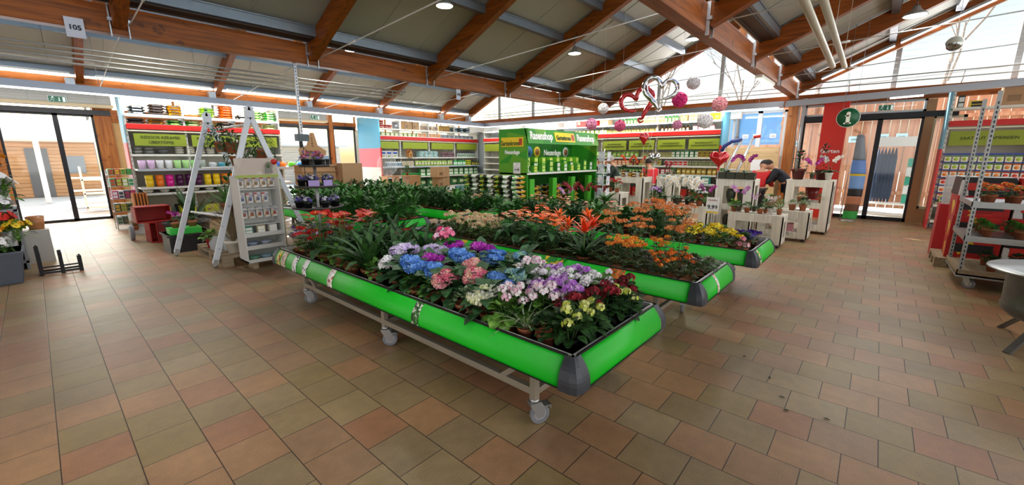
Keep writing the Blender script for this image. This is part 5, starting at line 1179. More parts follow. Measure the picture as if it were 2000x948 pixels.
q = MB(); q.lathe([(0, 0), (.04, 0), (.04, .006), (0, .006)], n=20, mx=Matrix.Translation((.5, .04, 1.52)) @ Matrix.Rotation(PI/2, 4, 'X')); q.build('red_logo', RED, p)
for j in range(3):
    for i in range(5):
        if j == 1 and i == 4: continue
        q = MB(); q.box(0, .07, 0, .006, 0, .1 if j else .09); q.box(.0, .03, -.001, 0, .08, .092, 1); q.ball((.04, 0, .035), .018, 8, 5, 2, (1, .2, 1))
        o = q.build('seed_card', [patches(['e8e6e2', 'dcd8d0', 'c8a888', 'b8b4c4'], 30), RED, mat(['8a7a60', '6a7a9a', 'a85a40'][j], .5, 0, .1)]); o.location = (1.83+i*.1, 6.72, 1.16-j*.22-.0)
        o.scale = (1.2, 1, 1.5); tag(o, ['small seed card in the top row of the cardboard display', 'seed card in the middle row of the cardboard display', 'seed card in the bottom row of the cardboard display'][j], 'seed card', ['top', 'middle', 'bottom'][j]+' row of seed cards')
q = MB(); q.box(.02, .51, .1, .34, .85, .86); q.box(.02, .51, .1, .34, 1.13, 1.14); q.box(.02, .51, .12, .34, .62, .63); q.build('card_ledge', CW, r)
for i, (x, z, c) in enumerate(((.12, .333, 'b8c4dc'), (.3, .333, 'c8d0e0'), (.12, .127, '8cc8a8'), (.28, .127, 'a8c8d8'), (.42, .127, 'a8e0d0'))):
    q = MB(); q.lathe([(0, 0), (.05, 0), (.08, .05), (.075, .05), (.045, .006), (0, .006)], n=14); o = q.build('plastic_bowl', clearplastic(c, .7)); o.location = (1.8+x, 6.68, z); tag(o, ['pale blue plastic bowl at the left of the upper bowl shelf', 'pale blue plastic bowl at the right of the upper bowl shelf', 'green plastic bowl on the lowest shelf of the cardboard display', 'clear plastic bowl in the middle of the lowest shelf', 'mint plastic bowl at the right of the lowest shelf'][i], 'bowl')
for i in range(3):
    o = goods('bk%d' % i, 'seed_box', 'box', _pack(['3a8a6a', 'd8c8a8', 'e8e4dc'][i], 'f0f0e8', .1, .08, .1)).put((1.88+i*.16, 6.66, .513), 0, ['green', 'beige', 'white'][i]+' small box on the shelf below the seed cards')
q = MB(); q.box(.08, .14, .05, .3, 0, .1); q.box(.38, .44, .05, .3, 0, .1); q.build('wooden_foot', PALW, r)
# ---- round tiered stand of pansies
r = thing('tiered_stand', 'round tiered metal stand of pansies behind the cardboard display', 'stand', (2.66, 6.1, 0)); 
q = MB(); q.cyl((0, 0, 0), .022, 1.6, 10); q.cyl((0, 0, 0), .25, .03, 20); q.build('pole', GALV, r)
TS = [(.47, .42), (.86, .34), (1.16, .28), (1.45, .2)]
for z, rr in TS: q = MB(); q.lathe([(0, 0), (rr, 0), (rr+.01, .03), (rr, .03), (rr-.01, .01), (0, .01)], n=28); p = q.build('tier_tray', mat('4c4a48', .4, .5, .1), r); p.location = (0, 0, z)
K['pan'] = umbels('potted_pansy', ['6a5aa8', '8a7ac0', 'e8e4f0'], 5, .018, .024, 4, .13, G3, 30, .05, .6, .08, 5, 'ovate', fr=.06, flat=.4, pm=BLP); K['pay'] = umbels('potted_pansy', ['f0b818', 'e8e0d0', '6a3a8a'], 5, .018, .024, 4, .12, G2, 30, .05, .6, .08, 5, 'ovate', fr=.06, flat=.4, pm=mat('c4b8e0', .5, 0, .03)); K['pap'] = umbels('potted_primrose', ['e0608c', 'e890a8', 'b85a8a', '6a7ac8'], 8, .02, .016, 7, .16, G2, 30, .05, .6, .08, 5, 'ovate', fr=.07, flat=.5, pm=BLP)
for ti, (z, rr) in enumerate(TS):
    n = [9, 7, 5, 3][ti]; k = ['pay', 'pan', 'pan', 'pap'][ti]
    for i in range(n):
        a = i*2*PI/n+.2*ti; K[k].put((2.66+(rr-.09)*math.cos(a), 6.1+(rr-.09)*math.sin(a), z+.011), a, ['yellow and white pansy in a lilac pot on the lowest tier of the round stand', 'violet pansy in a black pot on the second tier of the round stand', 'violet pansy in a black pot on the third tier of the round stand', 'pink and blue primrose on the top tier of the round stand'][ti], ['lowest', 'second', 'third', 'top'][ti]+' tier plants of the round stand')
for i, (a, z, c) in enumerate(((3.6, .5, 'd8d0ec'), (4.3, .5, 'c8b8e4'), (4.9, 1.19, 'b4a0e0'), (4.2, 1.19, 'b4a0e0'))):
    rr = .44 if z < 1 else .27; q = MB(); q.box(-.07, .07, -.003, .003, 0, .08); o = q.build('plant_card', mat(c, .5, 0, .05)); o.location = (2.66+rr*math.cos(a), 6.1+rr*math.sin(a), z); o.rotation_euler = (0, 0, a+PI/2); tag(o, ['white lilac card at the left of the lowest tier', 'lilac card at the right of the lowest tier', 'violet card at the right of the third tier', 'violet card at the left of the third tier'][i], 'card')
# ---- cardboard tower sign and carton wall behind the plants
r = thing('cardboard_display', 'brown cardboard display with a tower shaped sign before the second glass doors', 'display', (4.68, 11.5, 0)); TY = 0
q = MB(); q.box(0, .9, 0, .5, 0, 1.35); q.box(-.03, .93, -.03, .5, 1.18, 1.2); q.box(-.03, .93, -.03, .5, 1.33, 1.36); q.build('body', CARD, r)
mxs = Matrix.Translation((.42, .2, 1.62)) @ Matrix.Rotation(PI/2, 4, 'X')
q = MB(); q.prism([(-.36, .0), (.34, .0), (.36, .12), (.14, .26), (.06, .6), (-.04, .6), (-.16, .26), (-.38, .16)], .02, mxs); s_ = q.build('tower_sign', CARD, r)
q = MB(); q.box(.3, .34, .2, .22, 1.35, 1.64); q.box(.5, .54, .2, .22, 1.35, 1.64); q.build('sign_post', CARD, s_)
text('lettering', 'TOWER', .1, mat('5a2018', .6, 0, 0), s_, Matrix.Translation((.4, .175, 1.7)) @ Matrix.Rotation(PI/2, 4, 'X'), bold=.003)
for i, c in enumerate('TREND'): text('lettering', c, .06, mat('5a2018', .6, 0, 0), s_, Matrix.Translation((.41, .175, 2.14-i*.07)) @ Matrix.Rotation(PI/2, 4, 'X'))
for i in range(6): o = goods('bkj', 'black_jar', 'jar', _bucket('1c1c1e', '3a3a3c', .06, .16)).put((4.78+i*.13, 11.6, 1.362), 0, 'black jar standing below the tower shaped sign', 'black jars below the tower sign')
o = goods('cwall', 'tall_carton', 'box', _box('b8906a', .62, .5, 1.4, 'b8906a')).put((5.98, 11.55, 0), .05, 'large plain brown carton left of the blue and pink shelf end')
for i, (x, c, nm) in enumerate(((4.55, '2c5ad0', 'blue'), (4.8, 'f07818', 'orange'), (5.05, '6cd02c', 'bright green'), (5.3, '2c8ad0', 'light blue'))):
    goods('wc'+c, 'watering_can', 'watering can', _can(c)).put((x, 13.1, 1.3), 0, nm+' watering can on the shelf before the second glass doors')
q = MB(); q.box(4.35, 5.6, 12.9, 13.3, 1.22, 1.298); q.box(4.35, 4.4, 12.9, 13.3, 0, 1.22); q.box(5.55, 5.6, 12.9, 13.3, 0, 1.22); o = q.build('display_ledge', SHR); tag(o, 'grey railed ledge carrying the watering cans', 'ledge')
# goods piled before the rear shelves
o = goods('gbin', 'green_bin', 'bin', _box('1f8a34', .5, .45, 1.0, '1f8a34')).put((8.9, 12.6, 0), .1, 'dark green bin with a yellow label before the rear shelves')
q = MB(); q.box(-.1, .1, -.002, .002, 0, .2); p = q.build('yellow_label', mat('e8c830', .5, 0, .05)); p.location = (8.9-.02, 12.36, .62); p.rotation_euler = (0, 0, .1); p.parent = None; tag(p, 'yellow label on the dark green bin', 'label')
for i, (x, y, z, w, h, rz) in enumerate(((9.75, 12.0, 0, .56, .45, .2), (9.8, 12.05, .451, .5, .4, -.1), (9.72, 12.0, .853, .56, .36, .1))):
    goods('ct%d' % i, 'carton', 'box', _box(['b08860', 'bc9468', 'c49c70'][i], w, .4, h)).put((x, y, z), rz, ['brown carton at the bottom of the pile before the rear shelves', 'brown carton in the middle of the pile before the rear shelves', 'brown carton on top of the pile before the rear shelves'][i])
def glassbowl(q): q.lathe([(0, 0), (.12, 0), (.3, .18), (.33, .36), (.28, .56), (.2, .62)], n=22); return [clearplastic('e4f0ee', .14)]
mk('glass_terrarium', 'terrarium', glassbowl).put((7.72, 12.25, .95), 0, 'large round glass terrarium on a wooden shelf before the rear shelves')
r = thing('wooden_shelf', 'low wooden shelf with open compartments below the glass terrarium', 'shelf', (7.55, 12.0, 0))
q = MB(); WS = wood('b08050', 'cfa070', 'X'); q.box(0, 1.3, 0, .4, .92, .948); q.box(0, 1.3, 0, .4, .1, .13)
for x in (0, .42, .84, 1.28): q.box(x, x+.02, 0, .4, .13, .92)
q.build('body', WS, r); q = MB(); q.box(.86, 1.28, .01, .02, .13, .92); q.build('front_panel', WS, r)
K['gl'].put((8.45, 12.2, .95), 0, 'green plant beside the round glass terrarium', None, .9)
for i in range(5):
    goods('gp%d' % (i % 3), 'soil_bag', 'bag', _pouch(['2f7a3c', 'd8dcd0', '4a8a9a'][i % 3], ['e8e8d8', '3a6a44', 'f0f0e8'][i % 3], .4, .25, .55)).put((9.1+i*.42, 11.2, 0), 0, ['green sack standing before the carton pile', 'white and green sack standing before the carton pile', 'teal sack standing before the carton pile'][i % 3], ['green sacks', 'white sacks', 'teal sacks'][i % 3]+' before the carton pile')
# ---- stack of grass seed and soil bags
def rbag(q):
    pillow(q, .62, .4, .1, 0, None, 7, .35); q.box(-.311, -.27, -.12, .12, .035, .065, 1); q.box(-.12, .12, -.2, -.17, .03, .07, 1)
    return [patches(['1c1f1c', '1c1f1c', '3aa03c', 'e8ece4', '8ccc48', '1c1f1c', 'e8ece4', 'd8a020'], 12), mat('d8a828', .4, 0, .1)]
RBG = mk('soil_bag', 'bag', rbag)
pallet('wooden pallet under the stack of black and green soil bags', 6.22, 5.6, 0, 1.5, .85)
for k in range(11):
    for j in range(3):
        RBG.put((6.62+rnd(-.02, .02), 5.86+j*.47+rnd(-.02, .02), .143+k*.096), PI/2 if (k+j) % 2 else PI/2+.06, 'black and green soil bag in the stack beside the grass seed stand', 'soil bags stacked beside the grass seed stand')
# ---- grass seed stand
GS = patches(['24801a', '2c8a1e', '389224', '5a9a24'], 2.2, .5); GD = patches(['145a14', '1a6a1c', '227420'], 3)
r = thing('grass_seed_stand', 'large green grass seed stand with yellow logos in the centre of the hall', 'display', (7.0, 5.7, 0))
q = MB(); q.box(0, .04, 0, .82, 1.2, 2.18); q.box(0, .04, 0, .82, .1, 1.2); lp = q.build('side_board', GS, r)
q = MB(); q.box(2.92, 2.96, 0, .82, .1, 2.18); q.build('side_board', GS, r); q = MB(); q.box(.04, 2.92, .78, .82, .1, 2.12); q.build('back_board', GD, r)
hmx = Matrix.Translation((0, -.02, 1.86)) @ Matrix.Rotation(-.28, 4, 'X')
q = MB(); q.box(.0, 2.96, -.02, .01, 0, .33, 0, hmx); hd = q.build('header_board', GS, r)
def hl(body, x, z, s, m, dz=-.024, **k): return text('lettering', body, s, m, hd, hmx @ Matrix.Translation((x, dz, z)) @ Matrix.Rotation(PI/2, 4, 'X'), **k)
WT = mat('f2f4f2', .5, 0, 0); YL = mat('e8c81c', .5, 0, .03)
hl('Rasenshop', .5, .17, .24, WT, shear=.2, bold=.008, sx=.8); hl('Rasenshop', 2.35, .17, .24, WT, shear=.2, bold=.008, sx=.8)
q = MB(); q.box(1.02, 1.84, -.028, -.021, .06, .28, 0, hmx); q.build('yellow_logo', YL, hd); hl('Gartenkrone', 1.36, .15, .15, mat('2a4a1c', .6, 0, 0), -.034, bold=.004, sx=.75)
q = MB(); q.box(1.7, 1.8, -.034, -.029, .1, .24, 0, hmx); q.build('red_mark', mat('b8402c', .5, 0, .1), hd)
# logo and lettering on the left side board (faces the camera side, -x)
fm = lambda x, y, z: Matrix.Translation((x, y, z)) @ Matrix.Rotation(-PI/2, 4, 'Z') @ Matrix.Rotation(PI/2, 4, 'X')
q = MB(); q.box(-.01, -.001, .1, .74, 1.8, 2.0); q.build('yellow_logo', YL, lp); q = MB(); q.box(-.014, -.01, .13, .22, 1.83, 1.97); q.build('red_mark', mat('b8402c', .5, 0, .1), lp)
text('lettering', 'Gartenkrone', .14, mat('2a4a1c', .6, 0, 0), lp, fm(-.014, .48, 1.87), bold=.003, sx=.75); text('lettering', 'Neuanlage', .12, WT, lp, fm(-.006, .42, 1.68), bold=.004, sx=.85)
q = MB(); q.box(-.012, -.004, .18, .38, 1.22, 1.46); q.build('price_card', patches(['f2f2f2', 'f2f2f2', 'dcd0d8', 'c8c8d8'], 60), lp); text('lettering', '19.99', .07, INK, lp, fm(-.014, .28, 1.3))
text('lettering', 'Neuanlage', .2, WT, r, Matrix.Translation((2.0, .77, 1.68)) @ Matrix.Rotation(PI/2, 4, 'X'), bold=.005, sx=.9)
for x, c in ((1.02, '3a7ab8'), (1.34, 'e0c020'), (2.6, 'c8c8d0'), (.3, 'c8b8a0'), (.62, 'e0c020')):
    q = MB(); q.lathe([(0, 0), (.13, 0), (.13, .01), (0, .01)], n=24, mx=Matrix.Translation((x, .775, 1.7)) @ Matrix.Rotation(PI/2, 4, 'X')); q.lathe([(0, 0), (.08, 0), (.08, .014), (0, .014)], n=20, m=1, mx=Matrix.Translation((x, .775, 1.7)) @ Matrix.Rotation(PI/2, 4, 'X')); q.build('round_emblem', [mat(c, .5, 0, 0), mat('2a5a7a' if c == '3a7ab8' else '8a5a2a', .5, 0, 0)], r)
q = MB(); q.box(0, 2.96, -.02, .8, 1.2, 1.235); q.build('shelf_board', WHITE, r); q = MB(); q.box(0, 2.96, 0, .8, .08, .1); q.build('base', BLACK, r)
for x in (.1, .95, 1.75, 2.55):
    q = MB(); q.box(x, x+.16, -.01, .1, .1, 1.1); q.build('green_divider', mat('4cb82c', .5, 0, .1), r)
for i in range(19):
    h = [.2, .27, .15, .23, .17][i % 5]; tall = i % 4 == 1
    goods('gsp%d' % (i % 5), 'grass_seed_pack', 'pack', _pack('2c8a2c' if i % 2 else '58b030', ['e8e8e0', 'c8e070', 'e0d860'][i % 3], .13, .09, h)).put((7.14+i*.15, 5.85+.12*(i % 2), 1.236), 0, 'green grass seed pack on the white shelf of the grass seed stand, '+['medium', 'tall', 'small', 'large', 'short'][i % 5]+' size', ['medium', 'tall', 'small', 'large', 'short'][i % 5]+' grass seed packs on the stand')
for i in range(9):
    goods('gsr', 'grass_seed_pack', 'pack', _pack('7ac828', 'e8f080', .14, .1, .22)).put((7.3+i*.3, 6.2, 1.236+.12), 0, 'lime green pack in the rear row of the grass seed stand', 'rear row packs of the grass seed stand')
for j, x in enumerate((7.42, 8.25, 9.05)):
    for k in range(7):
        RBG.put((x+rnd(-.02, .02), 5.98, .101+k*.12), rnd(-.1, .1), 'black and green bag lying under the shelf of the grass seed stand', 'bags under the shelf of the grass seed stand', (.95, .95, 1.15))
# ---- white pallet crates with orchids on the right
def crate(label, x, y, w, d, h, rz=0, win=((.2, .8),), cols=4):
    """white slatted crate: front faces -x, w runs along +y, d along +x"""
    r = thing('white_crate', label, 'crate', (x, y, 0), rz); z0 = .07; t = .02; p = .16 if h < .8 else .17
    for i in range(4):
        a = (0 if i in (0, 1) else d-t); b = (0 if i in (0, 2) else w-p)
        q = MB(); q.box(a, a+t, b, b+p, z0, h); q.build('corner_board', PW, r)
    for yy in (0, w-t):
        for k in (0, 1): q = MB(); q.box(.0+k*(d-.12), .12+k*(d-.12), yy, yy+t, z0, h); q.build('side_board', PW, r)
        for zz in ((h-.1, h), (z0, z0+.1)) : q = MB(); q.box(.0, d, yy+.002, yy+t-.002, zz[0], zz[1]); q.build('side_rail', PW, r)
    zs = [z0+.0, h-.12]+([z0+(h-z0)*.5-.05] if h > .9 else [])
    for z in zs:
        for a in (0.002, d-t): 
            n = max(1, cols-2); ww = (w-2*p)/n
            for k in range(n): q = MB(); q.box(a, a+t-.002, p+k*ww+.002, p+(k+1)*ww-.002, z, z+.12); q.build('rail_board', PW, r)
        q = MB(); q.box(t, d-t, t, w-t, z+.03, z+.05); q.build('shelf', PW, r)
    n = int(w/.13)
    for k in range(n): q = MB(); q.box(0, d, k*w/n+.002, (k+1)*w/n-.002, h, h+.018); q.build('top_slat', PW, r)
    for a, b in ((.05, .06), (d-.05, .06), (.05, w-.06), (d-.05, w-.06)): q = MB(); q.ball((a, b, .035), .035, 10, 6); q.build('castor', DARK, r)
    q = MB(); q.box(.02, d-.02, .02, w-.02, .055, .07); q.build('base_board', PW, r)
    return r
crate('low white slatted crate nearest the farther flower table', 8.38, 1.11, .9, .45, .56); crate('low white slatted crate behind and right of the nearest one', 9.33, .84, .85, .5, .56)
crate('tall white slatted crate at the right, beside the aisle', 10.51, .63, .82, .75, 1.09, 0, cols=4); crate('tall white slatted crate left of the person in the red jacket', 8.95, 1.73, .7, .5, 1.14)
crate('tall white slatted crate before the grey haired person', 9.0, 3.95, .72, .5, 1.11); crate('narrow white slatted crate right of the middle one', 9.35, 3.4, .4, .5, 1.1)
crate('low white slatted crate behind the orange kalanchoes, carrying white orchids', 8.35, 2.35, 1.1, .55, .62); crate('white slatted crate holding red flowers beside the grass seed stand', 8.4, 4.2, .55, .45, .78)
OW = orchid(['fbfaf4', 'f2eee0', 'ffffff'], 4, .46, None, .048, 11); OP = orchid(['d8a0dc', 'c878cc', 'e8c8ec'], 2, .4, None, .036, 8); OM = orchid(['a82090', 'c43cb0', '8c1478'], 2, .38, None, .036, 7); OD = orchid(['7a1430', '94203c', 'a03050'], 3, .4, None, .036, 8); OR_ = orchid(['e8602c', 'd84828', 'c83040'], 2, .5, None, .034, 8)
OSW = orchid(['f6f4f0', 'ffffff'], 2, .3, mat('e8e4dc', .4, 0, 0), .028, 7)
for i, (k, x, y, z, lb, s) in enumerate([
 (OW, 8.5, 3.25, .64, 'white orchid on the low crate, leftmost', 1.1), (OW, 8.7, 3.1, .64, 'white orchid on the low crate, second from the left', 1.15), (OW, 8.5, 2.95, .64, 'white orchid on the low crate, third from the left', 1.1), (OW, 8.7, 2.85, .64, 'white orchid on the low crate, rear middle one', 1.1), (OW, 8.48, 2.7, .64, 'white orchid on the low crate, right of the middle', 1),
 (OP, 8.6, 2.6, .64, 'pale violet orchid right of the white ones', 1), (OM, 8.55, 2.45, .64, 'magenta orchid at the right end of the low crate', .95), (OP, 8.4, 2.75+.1, .3+.05, 'x', 0),
 (OM, 9.1, 2.25, 1.18, 'magenta orchid on the tall left crate, left one', 1.05), (OM, 9.15, 1.95, 1.18, 'magenta orchid on the tall left crate, right one', 1.05),
 (OP, 8.5, 1.85, .6, 'violet orchid on the nearest low crate, left one', 1.05), (OSW, 8.55, 1.35, .6, 'small white orchid on the nearest low crate', .9), (OP, 8.6, 1.62, .6, 'violet orchid on the nearest low crate, right one', .75),
 (OM, 10.7, 1.02, 1.13, 'magenta orchid on the tall right crate', 1.0), (OSW, 10.75, .75, 1.13, 'white orchid on the tall right crate beside the red column', 1.35),
 (OD, 7.6, 4.9, .5, 'dark red orchid beside the grass seed stand, left one', 1.25), (OD, 7.8, 4.7, .5, 'dark red orchid beside the grass seed stand, right one', 1.2), (OP, 7.5, 5.0, .5, 'pale pink orchid below the dark red ones', 1.0), (OD, 7.95, 4.45, .5, 'dark pink orchid right of the card rack', 1.1),
 (OR_, 9.2, 4.45, 1.15, 'orange red orchid on the middle crate, left one', .9), (OR_, 9.2, 4.15, 1.15, 'orange red orchid on the middle crate, right one', .85), (OD, 9.3, 4.3, 1.15, 'dark pink orchid between the orange red ones', .8), (OD, 9.5, 3.6, 1.14, 'dark pink orchid on the narrow crate', .7)]):
    if s == 0: continue
    k.put((x, y, z), rnd(0, 6), lb, None, s)
for i, (x, y, w, d, h, lb) in enumerate(((7.7, 4.75, .7, .5, .5, 'low grey stand under the dark red orchids'),)):
    q = MB(); q.box(-w/2, w/2, -d/2, d/2, 0, h); q.box(-w/2-.02, w/2+.02, -d/2-.02, d/2+.02, h-.02, h); o = q.build('plant_stand', mat('8a847a', .6, 0, .1)); o.location = (x, y, -.001); tag(o, lb, 'stand')
K['mt'] = bushy('potted_foliage_plant', 90, .05, .5, .3, .1, G3, 'ovate', pm=mat('5a1a18', .4, 0, .05), cols=['c83a6c', 'e08098'], potd=(.08, .14))
K['mt2'] = bushy('potted_foliage_plant', 80, .05, .5, .42, .09, leafmat('2a2a1c', '4a4030'), 'ovate', pm=mat('5a1a18', .4, 0, .05), potd=(.08, .14))
K['mt'].put((10.8, 1.28, 1.11), 0, 'bushy plant with pink blossoms in a dark red pot on the tall right crate', None, 1.6); K['mt2'].put((10.9, .88, 1.11), 0, 'tall dark leaved plant in a dark red pot on the tall right crate', None, 1.5)
K['fern'] = bushy('potted_fern', 80, .08, .3, .16, .12, leafmat('2c5a24', '6aa050'), 'lance', droop=1.2, el=(-.6, .9))
K['fern'].put((9.5, 1.35, .58), 0, 'green fern in a pot at the left of the second low crate', None, .8); 
for i, (x, y, lb) in enumerate(((9.5, 1.15, 'variegated plant in a beige basket on the second low crate'), (9.5, .98, 'grey green trailing plant in a basket on the second low crate'))):
    K['iv'].put((x, y, .58), 0, lb, None, 1.1)
for i, (x, y, lb, k) in enumerate(((8.55, 1.72, 'green plant in a clay pot on the nearest low crate', 'fo'), (8.5, 1.5, 'dark rosette plant in a clay pot on the nearest low crate', 'fd'), (8.6, 1.22, 'spiky rosette plant at the right end of the nearest low crate', 'sp'))): K[k].put((x, y, .578), 0, lb, None, .9)
for i, (x, y, z) in enumerate(((9.1, 1.95, .66), (9.1, 2.15, .66), (9.1, 1.98, .14), (9.1, 2.18, .14))):
    goods('dkv', 'dark_vase', 'vase', _bowl('34382a', .09, .3)).put((x, y, z+.0), 0, ['dark green vase in the upper opening of the tall left crate, right one', 'dark green vase in the upper opening of the tall left crate, left one', 'dark green vase in the lower opening of the tall left crate, right one', 'dark green vase in the lower opening of the tall left crate, left one'][i], None)
for i in range(4): goods('dkp2', 'dark_planter', 'planter', _box('3a3d30', .16, .16, .13, '3a3d30')).put((9.02+.0, 1.82+i*.17, 1.159), 0, 'dark green square planter on top of the tall left crate', 'dark square planters on the tall left crate')
goods('rdpp', 'plant_pot', 'pot', _pot('7a1c1c', .13, .24)).put((10.9, 1.0, .62+.08), 0, 'dark red flower pot in the opening of the tall right crate')
for i in range(2): goods('pkbx', 'pink_box', 'box', _box('c88a94', .25, .22, .1, 'e8d8d8')).put((9.5, 1.2, .121+i*.101), .05*i, ['pink box at the bottom of the second low crate', 'pink box stacked inside the second low crate'][i])
for i, (x, y) in enumerate(((8.55, 4.35), (8.6, 4.55))): K['rs'].put((x, y, .8), 0, ['red flowers on the crate beside the grass seed stand, right one', 'red flowers on the crate beside the grass seed stand, left one'][i], None, 1)
K['gb'].put((8.9, 4.95, .75), 0, 'broad leaved green plant before the grey haired person', None, .9); q = MB(); q.cyl((0, 0, 0), .15, .75, 16); o = q.build('plant_column', GREY); o.location = (8.9, 4.95, 0); tag(o, 'grey column under the broad leaved plant', 'column')
K['gb'].put((7.4, 4.0, .6), 0, 'bright green leafy plant behind the bromeliads', None, .8); q = MB(); q.cyl((0, 0, 0), .14, .6, 16); o = q.build('plant_column', mat('9a6a4a', .7, 0, .1)); o.location = (7.4, 4.0, 0); tag(o, 'clay coloured column under the bright green leafy plant', 'column')
for i in range(6):
    goods('jar%d' % (i % 3), 'candle_jar', 'jar', _bucket(['d8a040', 'e8e8e4', '8a5a34'][i % 3], ['3a2a1c', 'd0d0cc', 'e8d8b0'][i % 3], .045, .1)).put((9.05, 4.02+i*.09, 1.129), 0, ['amber', 'white', 'brown'][i % 3]+' jar on top of the middle crate', ['amber', 'white', 'brown'][i % 3]+' jars on the middle crate')
r = thing('price_sign', 'white price card 9.99 left of the tall left crate', 'sign', (8.1, 2.2, 0)); q = MB(); q.tube([(0, 0, 0), (0, 0, .58)], .006, 6); q.build('post', STEEL, r)
q = MB(); q.box(-.004, .004, -.11, .11, .56, .86); c_ = q.build('card', PAPER, r); q = MB(); q.box(-.007, -.004, -.1, .1, .57, .6); q.build('yellow_band', YL, c_); text('lettering', '9.99', .1, INK, c_, fm(-.008, 0, .68), bold=.002)
text('lettering', 'Orchidee', .04, mat('b03030', .6, 0, 0), c_, fm(-.008, 0, .81))
r = thing('round_sticker', 'round red sticker on the front of the tall left crate', 'sticker', (8.946, 2.42, .62)); q = MB(); q.lathe([(0, 0), (.06, 0), (.06, .003), (0, .003)], n=20, mx=Matrix.Rotation(-PI/2, 4, 'Y')); q.lathe([(0, 0), (.05, 0), (.05, .004), (0, .004)], n=20, m=1, mx=Matrix.Rotation(-PI/2, 4, 'Y')); q.box(-.006, -.003, -.04, .04, -.012, .012, 0); q.build('disc', [WT, RED], r)
# card rack
r = thing('card_rack', 'white wire rack of greeting cards right of the grass seed stand', 'rack', (7.9, 4.35, 0)); q = MB(); q.tube([(0, 0, 0), (0, 0, 1.75)], .012, 8); q.cyl((0, 0, 0), .2, .03, 16)
for z in (.5, .75, 1.0, 1.25, 1.5): q.tube([(-.1, -.1, z), (.1, -.1, z), (.1, .1, z), (-.1, .1, z), (-.1, -.1, z)], .004, 5)
q.build('wire_frame', WHITE, r)
for i, z in enumerate((.5, .75, 1.0, 1.25, 1.5)):
    for j, (dx, dy) in enumerate(((-.11, .0), (0, -.11))):
        q = MB(); (q.box(dx-.003, dx+.003, -.07, .07, z, z+.19) if j == 0 else q.box(-.07, .07, dy-.003, dy+.003, z, z+.19)); o = q.build('greeting_card', patches(['e8ecf0', 'dfe4ea', 'c8d0d8', 'a8b4c0'], 14)); o.location = (7.9, 4.35, 0); tag(o, 'pale greeting card in the '+['lowest', 'second lowest', 'middle', 'second highest', 'highest'][i]+' tier of the card rack', 'card', ['lowest', 'second lowest', 'middle', 'second highest', 'highest'][i]+' cards of the rack')
# brown counter, red cabinet and price paper in the orchid corner
o = goods('redcab', 'red_cabinet', 'cabinet', _box('a8201a', .5, .45, .75, 'c8c4b8')).put((10.3, 4.2, 0), 0, 'red cabinet with a pale top behind the narrow crate')
q = MB(); q.box(-.3, .3, -.3, .3, 0, .04); o = q.build('pale_top', PAPER); o.location = (10.3, 4.2, .753); tag(o, 'pale board lying on the red cabinet', 'board')

for i, (k, x, y, z, lb, s) in enumerate((('fb', 8.6, 1.95, .578, 'light green leafy plant at the left end of the nearest low crate', 1.0), ('gl', 8.7, 1.45, .578, 'bushy leafy plant at the rear of the nearest low crate', .7), ('fo', 9.65, 1.55, .58, 'green plant at the left rear of the second low crate', 1.2), ('fd', 9.7, 1.0, .58, 'dark green plant at the rear of the second low crate', 1.2), ('pk', 9.45, 1.52, .58, 'pink flowering plant on the second low crate', 1.1),
   ('iv', 10.6, .78, .62, 'trailing plant in the opening of the tall right crate, right one', 1.3), ('iv', 10.62, 1.15, .62, 'trailing plant in the opening of the tall right crate, left one', 1.3), ('fo', 9.1, 2.36, 1.16, 'small green plant at the left end of the tall left crate', .9), ('gl', 8.6, 3.38, .64, 'leafy plant at the left end of the orchid crate', .8), ('gl', 8.65, 2.75, .64, 'leafy plant among the white orchids', .8),
   ('fd', 9.25, 4.55, 1.13, 'dark leafy plant at the left end of the middle crate', 1.3), ('gd', 9.3, 4.02, 1.13, 'dark leafy plant at the right end of the middle crate', .6), ('gl', 9.55, 3.5, 1.12, 'green leafy plant on the narrow crate', .55), ('pw', 8.35+.15, 2.55, .64, 'white primrose at the front of the orchid crate', 1.2), ('pl', 8.48, 3.42, .64, 'pale violet primrose at the left front of the orchid crate', 1.1))):
    K[k].put((x, y, z), rnd(0, 6), lb, None, s)
# ================================================================ left corner
FL_W = mat('f2f0ec', .5, 0, .05)
def tubpot(label, x, y, w0, w1, h, m):
    r = thing('planter', label, 'planter', (x, y, 0)); q = MB(); q.taper((0, 0, 0), (w0, w0), (w1, w1), h); q.build('body', m, r, bev=.01); q = MB(); q.taper((0, 0, h-.03), (w1+.02, w1+.02), (w1+.02, w1+.02), .03); q.build('rim', m, r); return r
tubpot('grey square planter at the left edge of the picture below the artificial flowers', -.52, 8.3, .42, .52, .42, mat('525a66', .5, 0, .08))
r = thing('flower_display_shelf', 'grey display shelf of artificial flowers at the left edge of the picture', 'display', (-.75, 9.0, 0)); q = MB(); q.box(0, .5, 0, .5, .1, .13); q.box(0, .5, 0, .5, .84, .87); q.box(0, .03, 0, .5, 0, .9); q.box(.47, .5, 0, .5, 0, .9); q.box(0, .5, .47, .5, 0, .9); q.build('body', GREY, r)
r = thing('metal_lantern', 'grey metal lantern with a pointed roof at the left edge of the picture', 'lantern', (-.62, 9.2, .872)); q = MB()
for a in (-.13, .13):
    for b in (-.13, .13): q.box(a-.01, a+.01, b-.01, b+.01, 0, .34)
q.box(-.15, .15, -.15, .15, 0, .02); q.taper((0, 0, .34), (.34, .34), (.06, .06), .2); q.tube([(0, 0, .54), (.03, 0, .58), (0, 0, .62), (-.03, 0, .58), (0, 0, .54)], .006, 5); q.build('frame', mat('9aa0a4', .4, .5, .1), r); q = MB(); q.box(-.12, .12, -.12, .12, .02, .34); q.build('pane', clearplastic('cfe4ec', .3), r)
